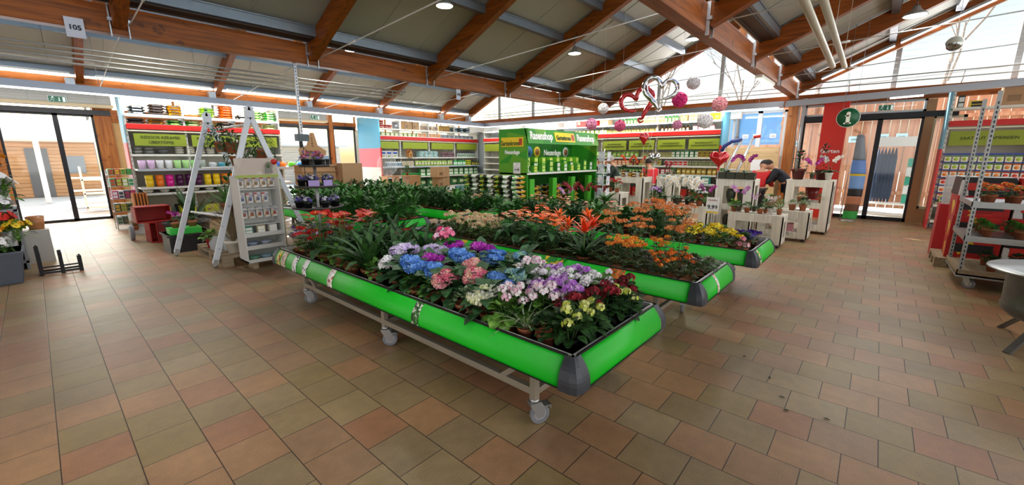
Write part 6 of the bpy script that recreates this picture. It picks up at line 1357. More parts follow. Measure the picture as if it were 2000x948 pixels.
def bouquet(name, cols, n, s, lm, h=.35, sp=.14, petals=9):
    def make():
        r = thing(name, '', 'flowers'); q = MB(); mound(q, 34, .13, .35, h*.8, sp, 0, 'lance', (-.2, 1.3), .8, .0, True); q.build('foliage', lm, r)
        q = MB()
        for i in range(n):
            az = i*2.4; t = sp*math.sqrt((i+.4)/n); p = Vector((t*math.cos(az), t*math.sin(az), h*rnd(.7, 1.1))); d = Vector((math.cos(az)*.8, math.sin(az)*.8-.3, .6)); floret(q, p, d, s*rnd(.8, 1.1), i % len(cols), petals, .1); q.ball(p+d.normalized()*.004, s*.12, 6, 4, len(cols))
        q.build('blossom', [fmat(c) for c in cols]+[fmat('4a3a1c')], r); return r
    return Kind(make)
BW = bouquet('white_flower_bouquet', ['f6f4f0', 'ece8e4', 'ffffff'], 12, .07, G2); BO = bouquet('orange_flower_bouquet', ['e8941c', 'd87018', 'e8b840'], 10, .05, G6); BR_ = bouquet('red_flower_bouquet', ['d0201c', 'e83828'], 7, .07, G3, .2, .14, 14); BY = bouquet('yellow_flower_bouquet', ['e8c428', 'd8a41c', 'f0d860'], 14, .05, G4, .2)
for k, x, y, z, lb, s in ((BW, -.55, 9.55, 1.2, 'white artificial flowers at the top of the left flower display', 1.15), (BW, -.36, 9.3, .9, 'large white artificial daisies right of the lantern', 1.2), (BW, -.4, 9.15, .7, 'white artificial flowers below the large daisies', .9), (BO, -.38, 9.5, 1.22, 'orange artificial flowers at the top of the left flower display', 1.0), (BR_, -.38, 8.62, .62, 'red artificial daisies above the grey planter', 1.0), (BY, -.55, 8.7, .62, 'pale yellow artificial flowers at the left edge of the picture', .9), (BY, -.28, 8.55, .5, 'yellow artificial flowers above the grey planter', 1.1), (BO, -.45, 8.3, .42, 'orange and brown artificial flowers in the grey planter', .7), (BW, -.4, 8.1, .4, 'small white artificial flowers in the grey planter', .5)):
    k.put((x, y, z), rnd(0, 6), lb, None, s)
for i, (x, y, z) in enumerate(((-.55, 9.55, 1.2), (-.38, 9.5, 1.2), (-.36, 9.3, .9), (-.4, 9.15, .7), (-.38, 8.62, .62), (-.55, 8.7, .62))):
    q = MB(); q.cyl((0, 0, 0), .07, z, 12, 0, .09); o = q.build('zinc_vase', GALV); o.location = (x, y, 0); tag(o, ['tall zinc vase at the back of the left flower display, left one', 'tall zinc vase at the back of the left flower display, right one', 'zinc vase holding the large white daisies', 'zinc vase below the large white daisies', 'zinc vase holding the red daisies', 'zinc vase holding the pale yellow flowers'][i], 'vase')
goods('tcp', 'clay_planter', 'planter', _pot('c08050', .1, .2)).put((-.11, 9.6, .5), 0, 'round clay planter at the right end of the left flower display')
q = MB(); q.box(-.14, .12, -.14, .14, 0, .499); o = q.build('planter_stand', mat('c8c6c0', .6, 0, .05)); o.location = (-.11, 9.6, 0); tag(o, 'pale box stand under the round clay planter', 'stand')
# black boot rack
r = thing('boot_rack', 'small black metal rack with three upright prongs on the floor near the left edge', 'rack', (-.14, 8.38, 0)); q = MB(); BM = mat('1c1a1e', .5, .3, .1)
for x in (0, .2, .38):
    q.box(x-.03, x+.01, -.03, .01, .0, .42 if x == 0 else (.3 if x == .2 else .22)); q.box(x-.03, x+.01, .15, .19, .0, .3 if x < .3 else .2); q.bar((x-.01, -.01, .04), (x-.01, .17, .04), .03, .04)
    q.bar((x-.01, -.01, .42-x*.5), (x-.01, .08, .30-x*.4), .02, .03)
q.box(-.02, .38, -.02, 0, .02, .045); q.box(-.02, .38, .16, .18, .02, .045); q.box(-.02, .38, -.02, 0, .1, .12); q.build('frame', BM, r)
# ---- air curtains, exit signs
def aircurtain(label, x0, x1, y, z0, z1):
    r = thing('air_curtain', label, 'air curtain', (0, 0, 0)); q = MB(); q.box(x0, x1, y, y+.4, z0+.05, z1); q.build('housing', mat('a6a39a', .5, .2, .05), r, bev=.02)
    q = MB(); q.box(x0-.02, x1+.03, y-.03, y+.42, z0, z0+.06); q.build('outlet_trim', mat('c9b48c', .5, 0, .05), r, bev=.01)
    q = MB(); 
    for i in range(4): q.box(x0+.02, x1-.02, y-.004, y, z0+.09+i*.055, z0+.093+i*.055)
    for i in range(5): q.box(x0+(x1-x0)*(i+.5)/5, x0+(x1-x0)*(i+.5)/5+.004, y-.004, y, z0+.07, z1-.01)
    q.build('grille', mat('77756e', .5, .2, 0), r); return r
aircurtain('long grey air curtain box above the left glass doors', -1.2, 1.5, 14.42, 2.76, 3.08); aircurtain('grey air curtain box above the second glass doors', 5.1, 6.85, 14.42, 2.72, 3.0)
def exitsign(label, mx, w=.3, h=.15):
    r = thing('exit_sign', label, 'sign'); r.matrix_world = mx; q = MB(); q.box(-w/2, w/2, 0, .02, -h/2, h/2); q.build('housing', WHITE, r)
    q = MB(); q.box(-w/2+.01, w/2-.01, -.003, 0, -h/2+.01, h/2-.01); q.build('green_face', mat('0e5a3c', .4, 0, 0, emit=.15), r)
    q = MB(); q.ball((-.07*w/.3, -.004, .045), .014, 8, 5, 0, (1, .3, 1))
    a = -.075*w/.3
    for p in (((a, .03), (a-.015, -.01)), ((a-.015, -.01), (a-.045, -.045)), ((a-.015, -.01), (a+.02, -.03)), ((a+.02, -.03), (a+.015, -.055)), ((a, .025), (a+.035, .01)), ((a, .025), (a-.035, .02))): q.bar((p[0][0], -.005, p[0][1]), (p[1][0], -.005, p[1][1]), .01, .004)
    q.bar((.03, -.005, .04), (.03, -.005, -.03), .012, .004); q.bar((.03, -.005, -.045), (.01, -.005, -.015), .012, .004); q.bar((.03, -.005, -.045), (.05, -.005, -.015), .012, .004); q.box(.085, .125, -.006, -.003, -.05, .05)
    q.build('pictogram', mat('f0fff8', .5, 0, 0, emit=.3), r); return r
exitsign('green exit sign on the air curtain box above the left glass doors', Matrix.Translation((.6, 14.39, 2.88))); exitsign('green exit sign on the air curtain box above the second glass doors', Matrix.Translation((6.45, 14.39, 2.86)))
xs = exitsign('dark green exit sign hanging above the right glass doors', Matrix.Translation((13.75, .06, 2.74)) @ Matrix.Rotation(-PI/2, 4, 'Z'), .28, .14)
q = MB(); q.tube([(0, .01, .07), (0, .01, .25), (0, .16, .3)], .006, 5); q.build('bracket', STEEL, xs)
# ---- hanging number signs
def numsign(label, n, x, z0, z1, w):
    r = thing('number_sign', label, 'sign', (x, 7.66, 0)); q = MB(); q.box(-w/2, w/2, -.002, .002, z0, z1); q.build('card', mat('dfe4f4', .5, 0, 0), r); text('lettering', n, (z1-z0)*.34, INK, r, Matrix.Translation((0, -.005, (z0+z1)/2)) @ Matrix.Rotation(PI/2, 4, 'X'), bold=.002)
    q = MB(); q.tube([(-w/3, 0, z1), (-w/3, .03, 3.2)], .002, 4); q.tube([(w/3, 0, z1), (w/3, .03, 3.2)], .002, 4); q.build('string', STEEL, r)
numsign('white number sign 105 hanging from the rear girder at the top left', '105', .6, 3.03, 3.26, .17); numsign('small white number sign 106 hanging from the rear girder', '106', 6.84, 2.9, 3.13, .13)
r = thing('support_rail', 'perforated steel rail hanging from the rear girder with a grey box at its end', 'rail', (3.22, 7.78, 0)); q = MB(); q.box(-.02, .02, -.02, .02, 1.98, 3.17); 
for i in range(22): q.box(-.006, .006, -.023, -.02, 2.02+i*.052, 2.05+i*.052, 1)
q.build('rail', [STEEL, DARK], r); q = MB(); q.box(-.1, .1, -.06, .06, 1.86, 1.98); q.build('socket_box', mat('5a666a', .5, 0, .05), r); q = MB(); q.tube([(0, 0, 1.86), (.01, .0, 1.7), (-.01, 0, 1.5), (0, 0, 1.0)], .006, 6); q.tube([(0, 0, 1.75), (.05, 0, 1.72), (.04, 0, 1.66), (0, 0, 1.7)], .006, 6); q.build('cable', DARK, r)
# ---- pipes under the left roof
for i, (z, y, x1) in enumerate(((3.3, 10.0, 7.0), (3.22, 10.0, 6.9), (3.14, 10.0, 6.6), (3.06, 10.0, 6.3))):
    q = MB(); q.tube([(-3, y, z), (x1, y, z)], .017, 8); q.tube([(x1, y, z), (x1, y, z+.14)], .014, 6)
    for k in range(5): q.tube([(-1.5+k*1.9, y, z), (-1.5+k*1.9, y, 5.2)], .003, 3)
    o = q.build('ceiling_pipe', GALV); tag(o, ['topmost of the four thin grey pipes running under the left roof', 'second highest of the four thin pipes under the left roof', 'third highest of the four thin pipes under the left roof', 'lowest of the four thin pipes under the left roof'][i], 'pipe')
for i, (ax, ay, az_, bx, lb) in enumerate(((7.4, .66, 2.78, 3.0, 'left one of the two pale tubes hanging at the top right'), (8.4, .6, 2.92, 3.6, 'right one of the two pale tubes hanging at the top right'))):
    q = MB(); q.tube([(ax-.0, ay, az_+.02), (bx, ay-.02, az_+.1)], .035, 12); q.tube([(ax-.3, ay, az_), (ax-.3, ay+.0, 4.0)], .003, 4); q.tube([(bx+.3, ay, az_), (bx+.3, ay, 4.1)], .003, 4); o = q.build('hanging_tube', mat('c4c0b0', .4, .1, .05)); tag(o, lb, 'tube')
# light rails across the gable
for i, (y0, y1, z, x) in enumerate(((13.5, 2.2, 3.38, 13.6), (13.5, 2.2, 3.26, 13.5), (1.8, -6, 3.3, 13.6), (1.8, -6, 3.42, 13.5))):
    q = MB(); q.tube([(x, y0, z), (x, y1, z)], .014, 6); 
    for k in range(4): yy = y0+(y1-y0)*(k+.5)/4; q.tube([(x, yy, z), (x+.35, yy, z-.12)], .01, 5)
    o = q.build('curtain_rail', GALV); tag(o, ['upper grey rail across the middle gable window', 'lower grey rail across the middle gable window', 'lower grey rail across the right gable window', 'upper grey rail across the right gable window'][i], 'rail')
# ---- mirror ball, info sign, red column, banner
r = thing('mirror_ball', 'hanging ball, pale above and mirrored below, in front of the right gable window', 'ball', (12.4, -.8, 3.78)); q = MB(); q.lathe([(.14*math.cos(t), .14*math.sin(t)) for t in [i*PI/16 for i in range(9)]][::-1] , n=24); q.build('upper_half', mat('c4ccc4', .4, 0, .05), r)
q = MB(); q.lathe([(.14*math.cos(t), -.14*math.sin(t)) for t in [i*PI/16 for i in range(9)]], n=24); q.build('mirror_half', mat('9aa0a0', .08, 1, 0), r); q = MB(); q.tube([(0, 0, .14), (0, 0, 1.0)], .003, 4); q.build('cord', STEEL, r)
r = thing('information_sign', 'round dark green sign with a white letter i before the red column', 'sign', (11, .6, 2.36)); mxr = Matrix.Rotation(-PI/2, 4, 'Y') 
q = MB(); q.lathe([(0, -.02), (.18, -.02), (.18, .02), (0, .02)], n=36, mx=mxr); q.build('disc', mat('0d5c38', .4, 0, .03), r)
q = MB(); q.lathe([(.18, -.01), (.193, -.01), (.193, .01), (.18, .01), (.18, -.01)], n=36, mx=mxr); q.build('white_rim', WHITE, r)
text('letter', 'i', .31, mat('f4f6e8', .5, 0, 0), r, fm(-.024, 0, -.01), bold=.018); q = MB(); q.box(-.026, -.022, -.06, .06, -.125, -.098); q.box(-.026, -.022, -.01, .05, .02, .045); q.build('letter_serif', mat('f4f6e8', .5, 0, 0), r)
q = MB(); q.tube([(0, -.1, .14), (0, -.1, 1.85)], .003, 4); q.tube([(0, .1, .14), (0, .1, 1.75)], .003, 4); q.build('string', STEEL, r)
r = thing('red_column', 'tall red display column with white lettering beside the right glass doors', 'column', (13.55, .75, 0)); q = MB(); q.box(0, .25, 0, .5, 0, 2.97); q.build('body', mat('d42a1c', .5, 0, .04), r); text('lettering', 'Garten', .14, WT, r, fm(-.006, .25, 1.72), bold=.002)
r = thing('banner_flag', 'tall blue beach flag with a yellow band standing beside the red column', 'flag', (13.3, .42, 0)); pr = [(.06, .35), (.16, .75), (.2, 1.05), (.2, 1.35), (.15, 1.75), (.1, 2.1), (.07, 1.9), (-.02, 1.4), (-.06, 1.0), (-.08, .6), (-.1, .35)]
bmx = Matrix.Rotation(-PI/2, 4, 'Z') @ Matrix.Rotation(PI/2, 4, 'X')
def strip(z0, z1, m, nm): 
    q = MB(); pts = []
    def wid(z): return (-.12+.04*math.sin(z*2)+.08*max(0, z-1.2)/.9, .17+.04*math.sin(z*1.6)-.1*max(0, z-1.2)/.9)
    n = 8; vs = []
    for i in range(n+1): z = z0+(z1-z0)*i/n; a, b = wid(z); vs += [(.01*math.sin(z*6), -a, z), (.01*math.sin(z*6), -b, z)]
    q.add(vs, [(2*i, 2*i+1, 2*i+3, 2*i+2) for i in range(n)], 0, True); q.build(nm, m, r, solid=.004)
strip(.05, .25, mat('2c9a3c', .5, 0, .05), 'green_hem'); strip(.25, .42, mat('6a4230', .5, 0, .1), 'brown_field'); strip(.42, .62, mat('b87858', .5, 0, .1), 'clay_field'); strip(.62, .8, DARK, 'dark_field'); strip(.8, 1.12, mat('7aa4e0', .5, 0, .1), 'blue_field'); strip(1.12, 1.17, YL, 'yellow_band'); strip(1.17, 1.5, mat('6a94dc', .5, 0, .1), 'sky_field'); strip(1.5, 2.1, mat('8a94a0', .5, 0, .1), 'grey_field')
q = MB(); q.tube([(0.02, .15, 0), (0.02, .12, 1.2), (0.02, .0, 2.12)], .01, 6); q.cyl((0.02, 0, 0), .16, .02, 14); q.build('pole', STEEL, r)
# wooden sheets and ladder beside the window
q = MB(); q.box(0, .05, 0, 1.35, 0, 1.85); o = q.build('wooden_sheet', wood('c8a878', 'dcc094', 'Y')); o.location = (13.7, 2.15, 0); tag(o, 'pale wooden sheet leaning under the window beside the plant protection shelves', 'sheet')
q = MB(); q.box(0, .004, 0, .45, 0, .35); o = q.build('notice_sheet', PAPER); o.location = (13.69, 2.35, 1.15); tag(o, 'white notice sheet fixed to the pale wooden sheet', 'notice'); text('lettering', '20', .12, INK, o, fm(-.004, .08, .26))
for i, (y, lb) in enumerate(((3.0, 'left white price tag in the window'), (2.72, 'middle white price tag in the window'), (2.3, 'right white price tag in the window'))):
    q = MB(); q.box(0, .004, 0, .16, 0, .12); o = q.build('price_tag', PAPER); o.location = (13.96, y, 2.1); tag(o, lb, 'price tag'); text('lettering', ['10.99', '24.99', '3.99'][i], .05, mat('2a6a8a', .5, 0, 0), o, fm(-.003, .08, .05))
r = thing('pump_sprayer_cart', 'grey handle frame with a dark blue grip behind the magenta orchids', 'cart', (10.2, 2.55, 0)); q = MB(); q.tube([(0, 0, .0), (.1, -.2, 1.3), (.2, -.42, 2.0)], .03, 8); q.tube([(0, .25, .0), (.1, .05, 1.3), (.2, -.2, 1.95)], .03, 8); q.tube([(.1, -.2, 1.3), (.1, .05, 1.3)], .02, 6); q.build('frame', STEEL, r); q = MB(); q.tube([(.2, -.42, 2.0), (.2, -.55, 2.02)], .03, 8); q.build('red_grip', RED, r); q = MB(); q.tube([(.2, -.2, 1.95), (.2, .0, 1.92), (.2, .15, 1.82), (.2, .2, 1.7)], .04, 8); q.build('blue_handle', mat('2a3a7a', .5, 0, .05), r)
# ---- balloons
def heart_pts(n=28, s=1.0):
    out = []
    for i in range(n):
        t = 2*PI*i/n; x = 16*math.sin(t)**3; y = 13*math.cos(t)-5*math.cos(2*t)-2*math.cos(3*t)-math.cos(4*t); out.append((x/17*s, y/17*s))
    return out
RF = mat('c4101c', .18, .35, .03, coat=1); SF = mat('d4d6da', .12, 1, .02)
def heart_balloon(label, loc, s, m, rz, string=1.0):
    r = thing('heart_balloon', label, 'balloon', loc, rz); q = MB(); o = heart_pts(32, 1); n = len(o); vs = [(0, -.42*s, .05*s)]; K_ = (.45, .78, .94, 1.0)
    for i, k in enumerate(K_):
        for p in o: vs.append((p[0]*k*s, -.42*s*math.sqrt(max(0, 1-k*k))*(1-.15*(p[1] > .3)), p[1]*k*s))
    for i, k in enumerate(K_[:-1][::-1]):
        for p in o: vs.append((p[0]*k*s, .42*s*math.sqrt(max(0, 1-k*k)), p[1]*k*s))
    vs.append((0, .42*s, .05*s)); L = 2*len(K_)-1
    fs = [(0, 1+i, 1+(i+1) % n) for i in range(n)]
    for a in range(L-1): fs += [(1+a*n+i, 1+(a+1)*n+i, 1+(a+1)*n+(i+1) % n, 1+a*n+(i+1) % n) for i in range(n)]
    fs += [(1+(L-1)*n+i, len(vs)-1, 1+(L-1)*n+(i+1) % n) for i in range(n)]
    q.add(vs, fs, 0, True); q.build('foil', m, r, sub=1)
    q = MB(); q.taper((0, 0, -1.12*s), (.05*s, .02*s), (.12*s, .03*s), .12*s); q.build('neck', m, r)
    q = MB(); q.tube([(0, 0, -1.1*s), (.02, 0, -1.1*s-string*.5), (-.04, .02, -1.1*s-string)], .003, 4); q.build('ribbon', PAPER, r); return r
heart_balloon('small red heart balloon floating before the green signs of the right wall shelves', (8, 3.55, 1.95), .14, RF, -.3, 1.4); heart_balloon('red heart balloon floating left of the tall left crate', (8, 2.14, 1.56), .18, RF, -1.0, 1.5)
heart_balloon('small silver balloon floating above the white orchids', (8, 3.32, 1.57), .13, SF, -1.5, 1.1)
def swirl(label, loc, s, m, mir, tilt):
    """open heart balloon: fat tube following a heart outline that ends in curls"""
    r = thing('open_heart_balloon', label, 'balloon', loc, -1.05); q = MB(); pts = []; rr = []
    base = [(-.02, -.95), (.18, -1.0), (.26, -.85), (.16, -.74), (.05, -.82), (-.08, -.68), (-.3, -.45), (-.72, -.1), (-.9, .3), (-.75, .68), (-.42, .8), (-.12, .62), (.02, .32), (.18, .62), (.48, .8), (.8, .64), (.9, .3), (.78, 0), (.45, -.22), (.18, -.28)]
    rad = [.05, .07, .08, .08, .1, .14, .19, .22, .22, .2, .18, .16, .13, .15, .17, .17, .17, .15, .12, .05]
    n = len(base)
    for i in range(n-1):
        p0, p1, p2, p3 = base[max(0, i-1)], base[i], base[i+1], base[min(n-1, i+2)]
        for k in range(4):
            t = k/4; f = lambda a, b, c, d: .5*((2*b)+(-a+c)*t+(2*a-5*b+4*c-d)*t*t+(-a+3*b-3*c+d)*t**3)
            pts.append((f(p0[0], p1[0], p2[0], p3[0])*s*mir, .02*math.sin(i), f(p0[1], p1[1], p2[1], p3[1])*s)); rr.append((rad[i]*(1-t)+rad[i+1]*t)*s*.78)
    q.tube(pts, rr, 12, 0); o = q.build('foil', m, r); r.rotation_euler = (0, tilt, -1.05)
    q = MB(); q.tube([(0, 0, -.9*s), (.02, 0, -.9*s-.5), (0, 0, -.9*s-1.1)], .002, 4); q.build('ribbon', PAPER, r); return r
swirl('large open silver heart balloon floating above the orchid corner', (8, 3.3, 2.76), .33, SF, 1, .15); swirl('large open red heart balloon linked with the silver one', (8.15, 3.78, 2.6), .34, RF, -1, -.35)
# paper pompoms
def pompom(c):
    def make():
        r = thing('paper_pompom', '', 'pompom'); q = MB()
        for i in range(150):
            z = 1-2*(i+.5)/150; ph = i*2.39996; w = math.sqrt(1-z*z); d = Vector((w*math.cos(ph), w*math.sin(ph), z)); floret(q, d*.07, d+Vector((rnd(-.5, .5), rnd(-.5, .5), rnd(-.5, .5))), .055, 0, 3, .9)
        q.ball((0, 0, 0), .06, 10, 6); q.build('petals', mat(c, .7, 0, .15, 30), r); q = MB(); q.tube([(0, 0, .1), (0, 0, .8)], .0015, 3); q.build('thread', PAPER, r); return r
    return Kind(make)
PP = {c: pompom(c) for c in ('f2eef2', 'f0a0c8', 'e8689a', 'ec3c90', 'f4a8b0')}
for c, loc, s, lb in (('f2eef2', (9, 5.04, 2.69), 1.25, 'white paper pompom below the girder, leftmost'), ('f0a0c8', (9, 5.34, 2.35), 1.4, 'light pink paper pompom right of the grass seed stand, leftmost pink one'), ('e8689a', (9, 4.59, 2.28), 1.3, 'pink paper pompom before the green bottles'), ('f2eef2', (9, 3.03, 3.04), 1.3, 'white paper pompom in front of the gable window'), ('ec3c90', (9, 3.28, 2.74), 1.55, 'magenta paper pompom touching the silver heart balloon'), ('f4a8b0', (9, 2.5, 2.59), 1.45, 'salmon pink paper pompom right of the silver balloon'), ('f0a0c8', (9, 3.29, 2.24), .95, 'small pink paper pompom on the top shelf level'), ('f2eef2', (9, 2.74, 2.29), 1.5, 'white paper pompom near the right end of the top shelf')):
    s *= .78; o = PP[c].put(loc, 0, lb, None, s)
    zr = min(4.9, 3.6+.45*(7.5-loc[1])); [setattr(ch, 'scale', (1, 1, (zr-loc[2])/(.8*s))) for ch in o.children if ch.name.startswith('thread')]
for i, pts in enumerate((((.0, 7.7, 3.3), (3.0, 6.5, 3.2), (8, 5.0, 3.25), (13.9, 3.3, 3.6)), ((8.6, 7.6, 3.3), (9.2, 6, 3.05), (11, 4.5, 3.1), (13.9, 3.0, 3.7)))):
    q = MB(); P_ = []
    for a in range(len(pts)-1):
        for k in range(6): t = k/6; p = Vector(pts[a]).lerp(Vector(pts[a+1]), t); p.z -= .12*math.sin(PI*t); P_.append(p)
    q.tube(P_+[pts[-1]], .004, 4); 
    if i: o = q.build('wire_garland', PAPER); tag(o, 'thin white cord strung above the balloons to the gable', 'cord')
# ---- people
def person(label, loc, rz, joints, radii, clothes, skin, hairc, headp, headr=.105, face=(0, -1, 0)):
    r = thing('person', label, 'person', loc, rz)
    def skinned(name, names, edges, m, extra=0, parent=r):
        me = bpy.data.meshes.new(name); idx = {n: i for i, n in enumerate(names)}
        me.from_pydata([joints[n] for n in names], [(idx[a], idx[b]) for a, b in edges], []); me.materials.append(m)
        o = bpy.data.objects.new(name, me); COL.objects.link(o); o.parent = parent
        md = o.modifiers.new('k', 'SKIN'); md.use_smooth_shade = True
        for n in names: v = me.skin_vertices[0].data[idx[n]]; rr = radii[n]; v.radius = (rr[0]+extra, rr[1]+extra) if isinstance(rr, tuple) else (rr+extra, rr+extra)
        me.skin_vertices[0].data[0].use_root = True
        s = o.modifiers.new('u', 'SUBSURF'); s.levels = 1; s.render_levels = 2
        return o
    allE = [('pelvis', 'waist'), ('waist', 'chest'), ('chest', 'neck'), ('neck', 'headb')]
    for s in 'LR': allE += [('chest', 'sh'+s), ('sh'+s, 'el'+s), ('el'+s, 'wr'+s), ('wr'+s, 'ha'+s), ('pelvis', 'hip'+s), ('hip'+s, 'kn'+s), ('kn'+s, 'an'+s), ('an'+s, 'to'+s)]
    names = []; [names.append(n) for e in allE for n in e if n not in names]
    body = skinned('body', names, allE, skin)
    up = ['pelvis', 'waist', 'chest', 'shL', 'elL', 'wrL', 'shR', 'elR', 'wrR']; ue = [('pelvis', 'waist'), ('waist', 'chest'), ('chest', 'shL'), ('shL', 'elL'), ('elL', 'wrL'), ('chest', 'shR'), ('shR', 'elR'), ('elR', 'wrR')]
    skinned('jacket', up, ue, clothes[0], .018)
    lo = ['pelvis', 'hipL', 'knL', 'anL', 'hipR', 'knR', 'anR']; le = [('pelvis', 'hipL'), ('hipL', 'knL'), ('knL', 'anL'), ('pelvis', 'hipR'), ('hipR', 'knR'), ('knR', 'anR')]
    skinned('trousers', lo, le, clothes[1], .012)
    for s in 'LR':
        a = Vector(joints['an'+s]); t = Vector(joints['to'+s]); q = MB(); d = (t-a); d.z = 0; q.ball((a+d*.5)+Vector((0, 0, -.0)), .12, 10, 6, 0, (.5, 1.1, .45)); q.build('shoe', DARK, r)
    h = Vector(headp); f = Vector(face).normalized(); up_ = Vector((0, 0, 1)); sd = f.cross(up_).normalized() if abs(f.z) < .95 else Vector((1, 0, 0)); up2 = sd.cross(f).normalized()
    M3 = Matrix((sd, -f, up2)).transposed().to_4x4(); hm = Matrix.Translation(h) @ M3
    q = MB(); prf = [(math.sin(PI*i/10)*(1 if i > 4 else .86+.035*i), -math.cos(PI*i/10)) for i in range(11)]
    q.lathe(prf, n=16, mx=hm @ Matrix.Diagonal((headr*.8, headr*.95, headr*1.15, 1)))
    q.add([(-.012, -headr*.9, .0), (.012, -headr*.9, .0), (0, -headr*1.18, -.02), (0, -headr*.9, .035), (0, -headr*.88, -.03)], [(0, 2, 3), (2, 1, 3), (0, 4, 2), (4, 1, 2)], 0, True, hm)
    for s in (-1, 1): q.ball((0, 0, 0), .02, 8, 5, 0) if 0 else q.lathe([(0, -.03), (.014, -.02), (.018, .0), (.014, .022), (0, .03)], (s*headr*.8, .005, 0), 8, 0, hm); q.lathe([(0, -.007), (.009, 0), (0, .007)], (s*.035, -headr*.86, .012), 8, 1, hm)
    q.box(-.022, .022, -headr*.9, -headr*.84, -.052, -.046, 2, hm); q.build('head', [skin, INK, mat('a05048', .5, 0, 0)], body)
    q = MB(); q.lathe([(math.sin(PI*i/12), -math.cos(PI*i/12)) for i in range(5, 13)], n=16, mx=hm @ Matrix.Translation((0, .014, .014)) @ Matrix.Diagonal((headr*.86, headr*.98, headr*1.16, 1))); q.build('hair', hairc, r)
    for s in 'LR':
        w = Vector(joints['wr'+s]); ha = Vector(joints['ha'+s]); d = (ha-w).normalized(); o_ = d.orthogonal().normalized(); q = MB(); q.tube([w, ha], [.024, .034], 8)
        for k, L in enumerate((.07, .08, .075, .06)): b = ha+o_*((k-1.5)*.019); q.tube([b, b+d*L*.55, b+d*L+Vector((0, 0, -.015))], [.009, .0085, .007], 6)
        q.tube([ha-d*.02+o_*.035, ha+d*.02+o_*.06, ha+d*.045+o_*.065], [.011, .01, .008], 6); q.build('hand', skin, body)
    return r
def pose(bend=0., lean=0., arms='down', h=1.72):
    s = h/1.75; c = math.cos(bend); sn = math.sin(bend)
    def U(x, y, z):  # upper body rotated forward (towards -y) around the pelvis
        z0 = z-.95; return (x*s+lean*max(0, z0), (y*c-z0*sn)*s, (.95+z0*c+y*sn)*s)
    J = dict(pelvis=(0, 0, .95*s), waist=U(0, 0, 1.12), chest=U(0, .01, 1.36), neck=U(0, -.01, 1.5), headb=U(0, -.03, 1.6))
    for k, sx in (('L', 1), ('R', -1)):
        J['sh'+k] = U(sx*.18, 0, 1.42); J['hip'+k] = (sx*.1*s, 0, .9*s); J['kn'+k] = (sx*.11*s, -.02, .5*s); J['an'+k] = (sx*.11*s, .02, .09*s); J['to'+k] = (sx*.12*s, -.14, .04)
        sh = Vector(J['sh'+k])
        if arms == 'down': e = sh+Vector((sx*.05, .0, -.28)); w = e+Vector((-.0, -.08, -.24))
        else: e = sh+Vector((sx*.04, -.1, -.26)); w = e+Vector((-sx*.04, -.24, -.04))
        J['el'+k] = tuple(e); J['wr'+k] = tuple(w); J['ha'+k] = tuple(w+(w-e).normalized()*.08)
    R_ = dict(pelvis=(.15, .11), waist=(.14, .1), chest=(.16, .11), neck=.055, headb=.06)
    for k in 'LR': R_.update({'sh'+k: .065, 'el'+k: .045, 'wr'+k: .03, 'ha'+k: (.035, .018), 'hip'+k: .09, 'kn'+k: .06, 'an'+k: .042, 'to'+k: .035})
    hd = U(0, -.06, 1.66); return J, R_, hd
SK = mat('c89478', .55, 0, .05); 
J, R_, hd = pose(.3, 0, 'fwd', 1.5)
p1 = person('person in a red jacket bending forward, seen from behind, between the tall crates', (11.4, 2.12, 0), PI/2-.15, J, R_, (mat('c8141c', .7, 0, .08), DARK), SK, mat('241c18', .8, 0, .1), hd, .105, (0, -.8, -.6))
q = MB(); 
J, R_, hd = pose(.75, -.1, 'fwd', 1.7)
person('person in dark clothes leaning over the tall right crate with an arm on it', (11.6, 1.5, 0), PI*.8+.6, J, R_, (mat('22242e', .8, 0, .1), mat('1c1e28', .8, 0, .1)), SK, mat('2c1c14', .8, 0, .1), hd, .105, (0, -.8, -.6))
J, R_, hd = pose(.25, 0, 'fwd', 1.62)
person('grey haired person in a dark patterned top behind the middle crate', (10.3, 5.25, 0), -PI*.9, J, R_, (mat('2c3a34', .8, 0, .3, 30), DARK), SK, mat('a8a09a', .8, 0, .1), hd, .1, (0, -1, -.2))
J, R_, hd = pose(.35, 0, 'fwd', 1.55)
person('person in a red top with dark hair behind the narrow crate', (10.4, 4.35, 0), PI*.75, J, R_, (mat('cc1820', .7, 0, .08), DARK), SK, mat('241a16', .8, 0, .1), hd, .1, (0, -1, -.2))
# ---- trolley with plants, red boxes, fire bowl on the right
r = thing('plant_trolley', 'galvanised plant trolley with shelves at the right edge of the picture', 'trolley', (7.3, -2.25, 0)); GP = mat('a4a8a8', .4, .7, .12, 20)
for x, y in ((0, 1.33), (.95, 1.33), (0, 0), (.95, 0)):
    q = MB(); q.box(x-.022, x+.022, y-.018, y+.018, .15, 2.32)
    for k in range(38): q.box(x-.024, x-.0225, y-.006, y+.006, .25+k*.052, .28+k*.052, 1)
    q.build('post', [GP, DARK], r)
for z, m in ((.2, PALW), (.62, GP), (1.03, GP)): q = MB(); q.box(-.02, .97, -.02, 1.35, z, z+.02); q.box(-.03, .98, -.03, -.02, z-.02, z+.04); q.box(-.03, .98, 1.35, 1.36, z-.02, z+.04); q.box(-.03, -.02, -.03, 1.36, z-.03, z+.04); q.build('shelf', m, r)
q = MB(); q.box(-.03, .98, -.03, 1.36, .15, .19); q.build('base_frame', GP, r)
for i, (x, y) in enumerate(((.08, 1.25), (.88, 1.25), (.08, .1), (.88, .1))): caster(r, x, y, [.8, 2, 1, 3][i], False)
for i in range(8): K['bg'] = K.get('bg') or umbels('potted_begonia', ['f08c3c', 'e87028', 'f0a850'], 6, .03, .018, 10, .2, G3, 40, .06, .7, .1, 5, 'round', fr=.1, flat=.5); K['bg'].put((7.45+(i % 2)*.26, -1.05-(i//2)*.2, 1.052), 0, 'orange begonia on the upper shelf of the trolley', 'orange begonias on the trolley')
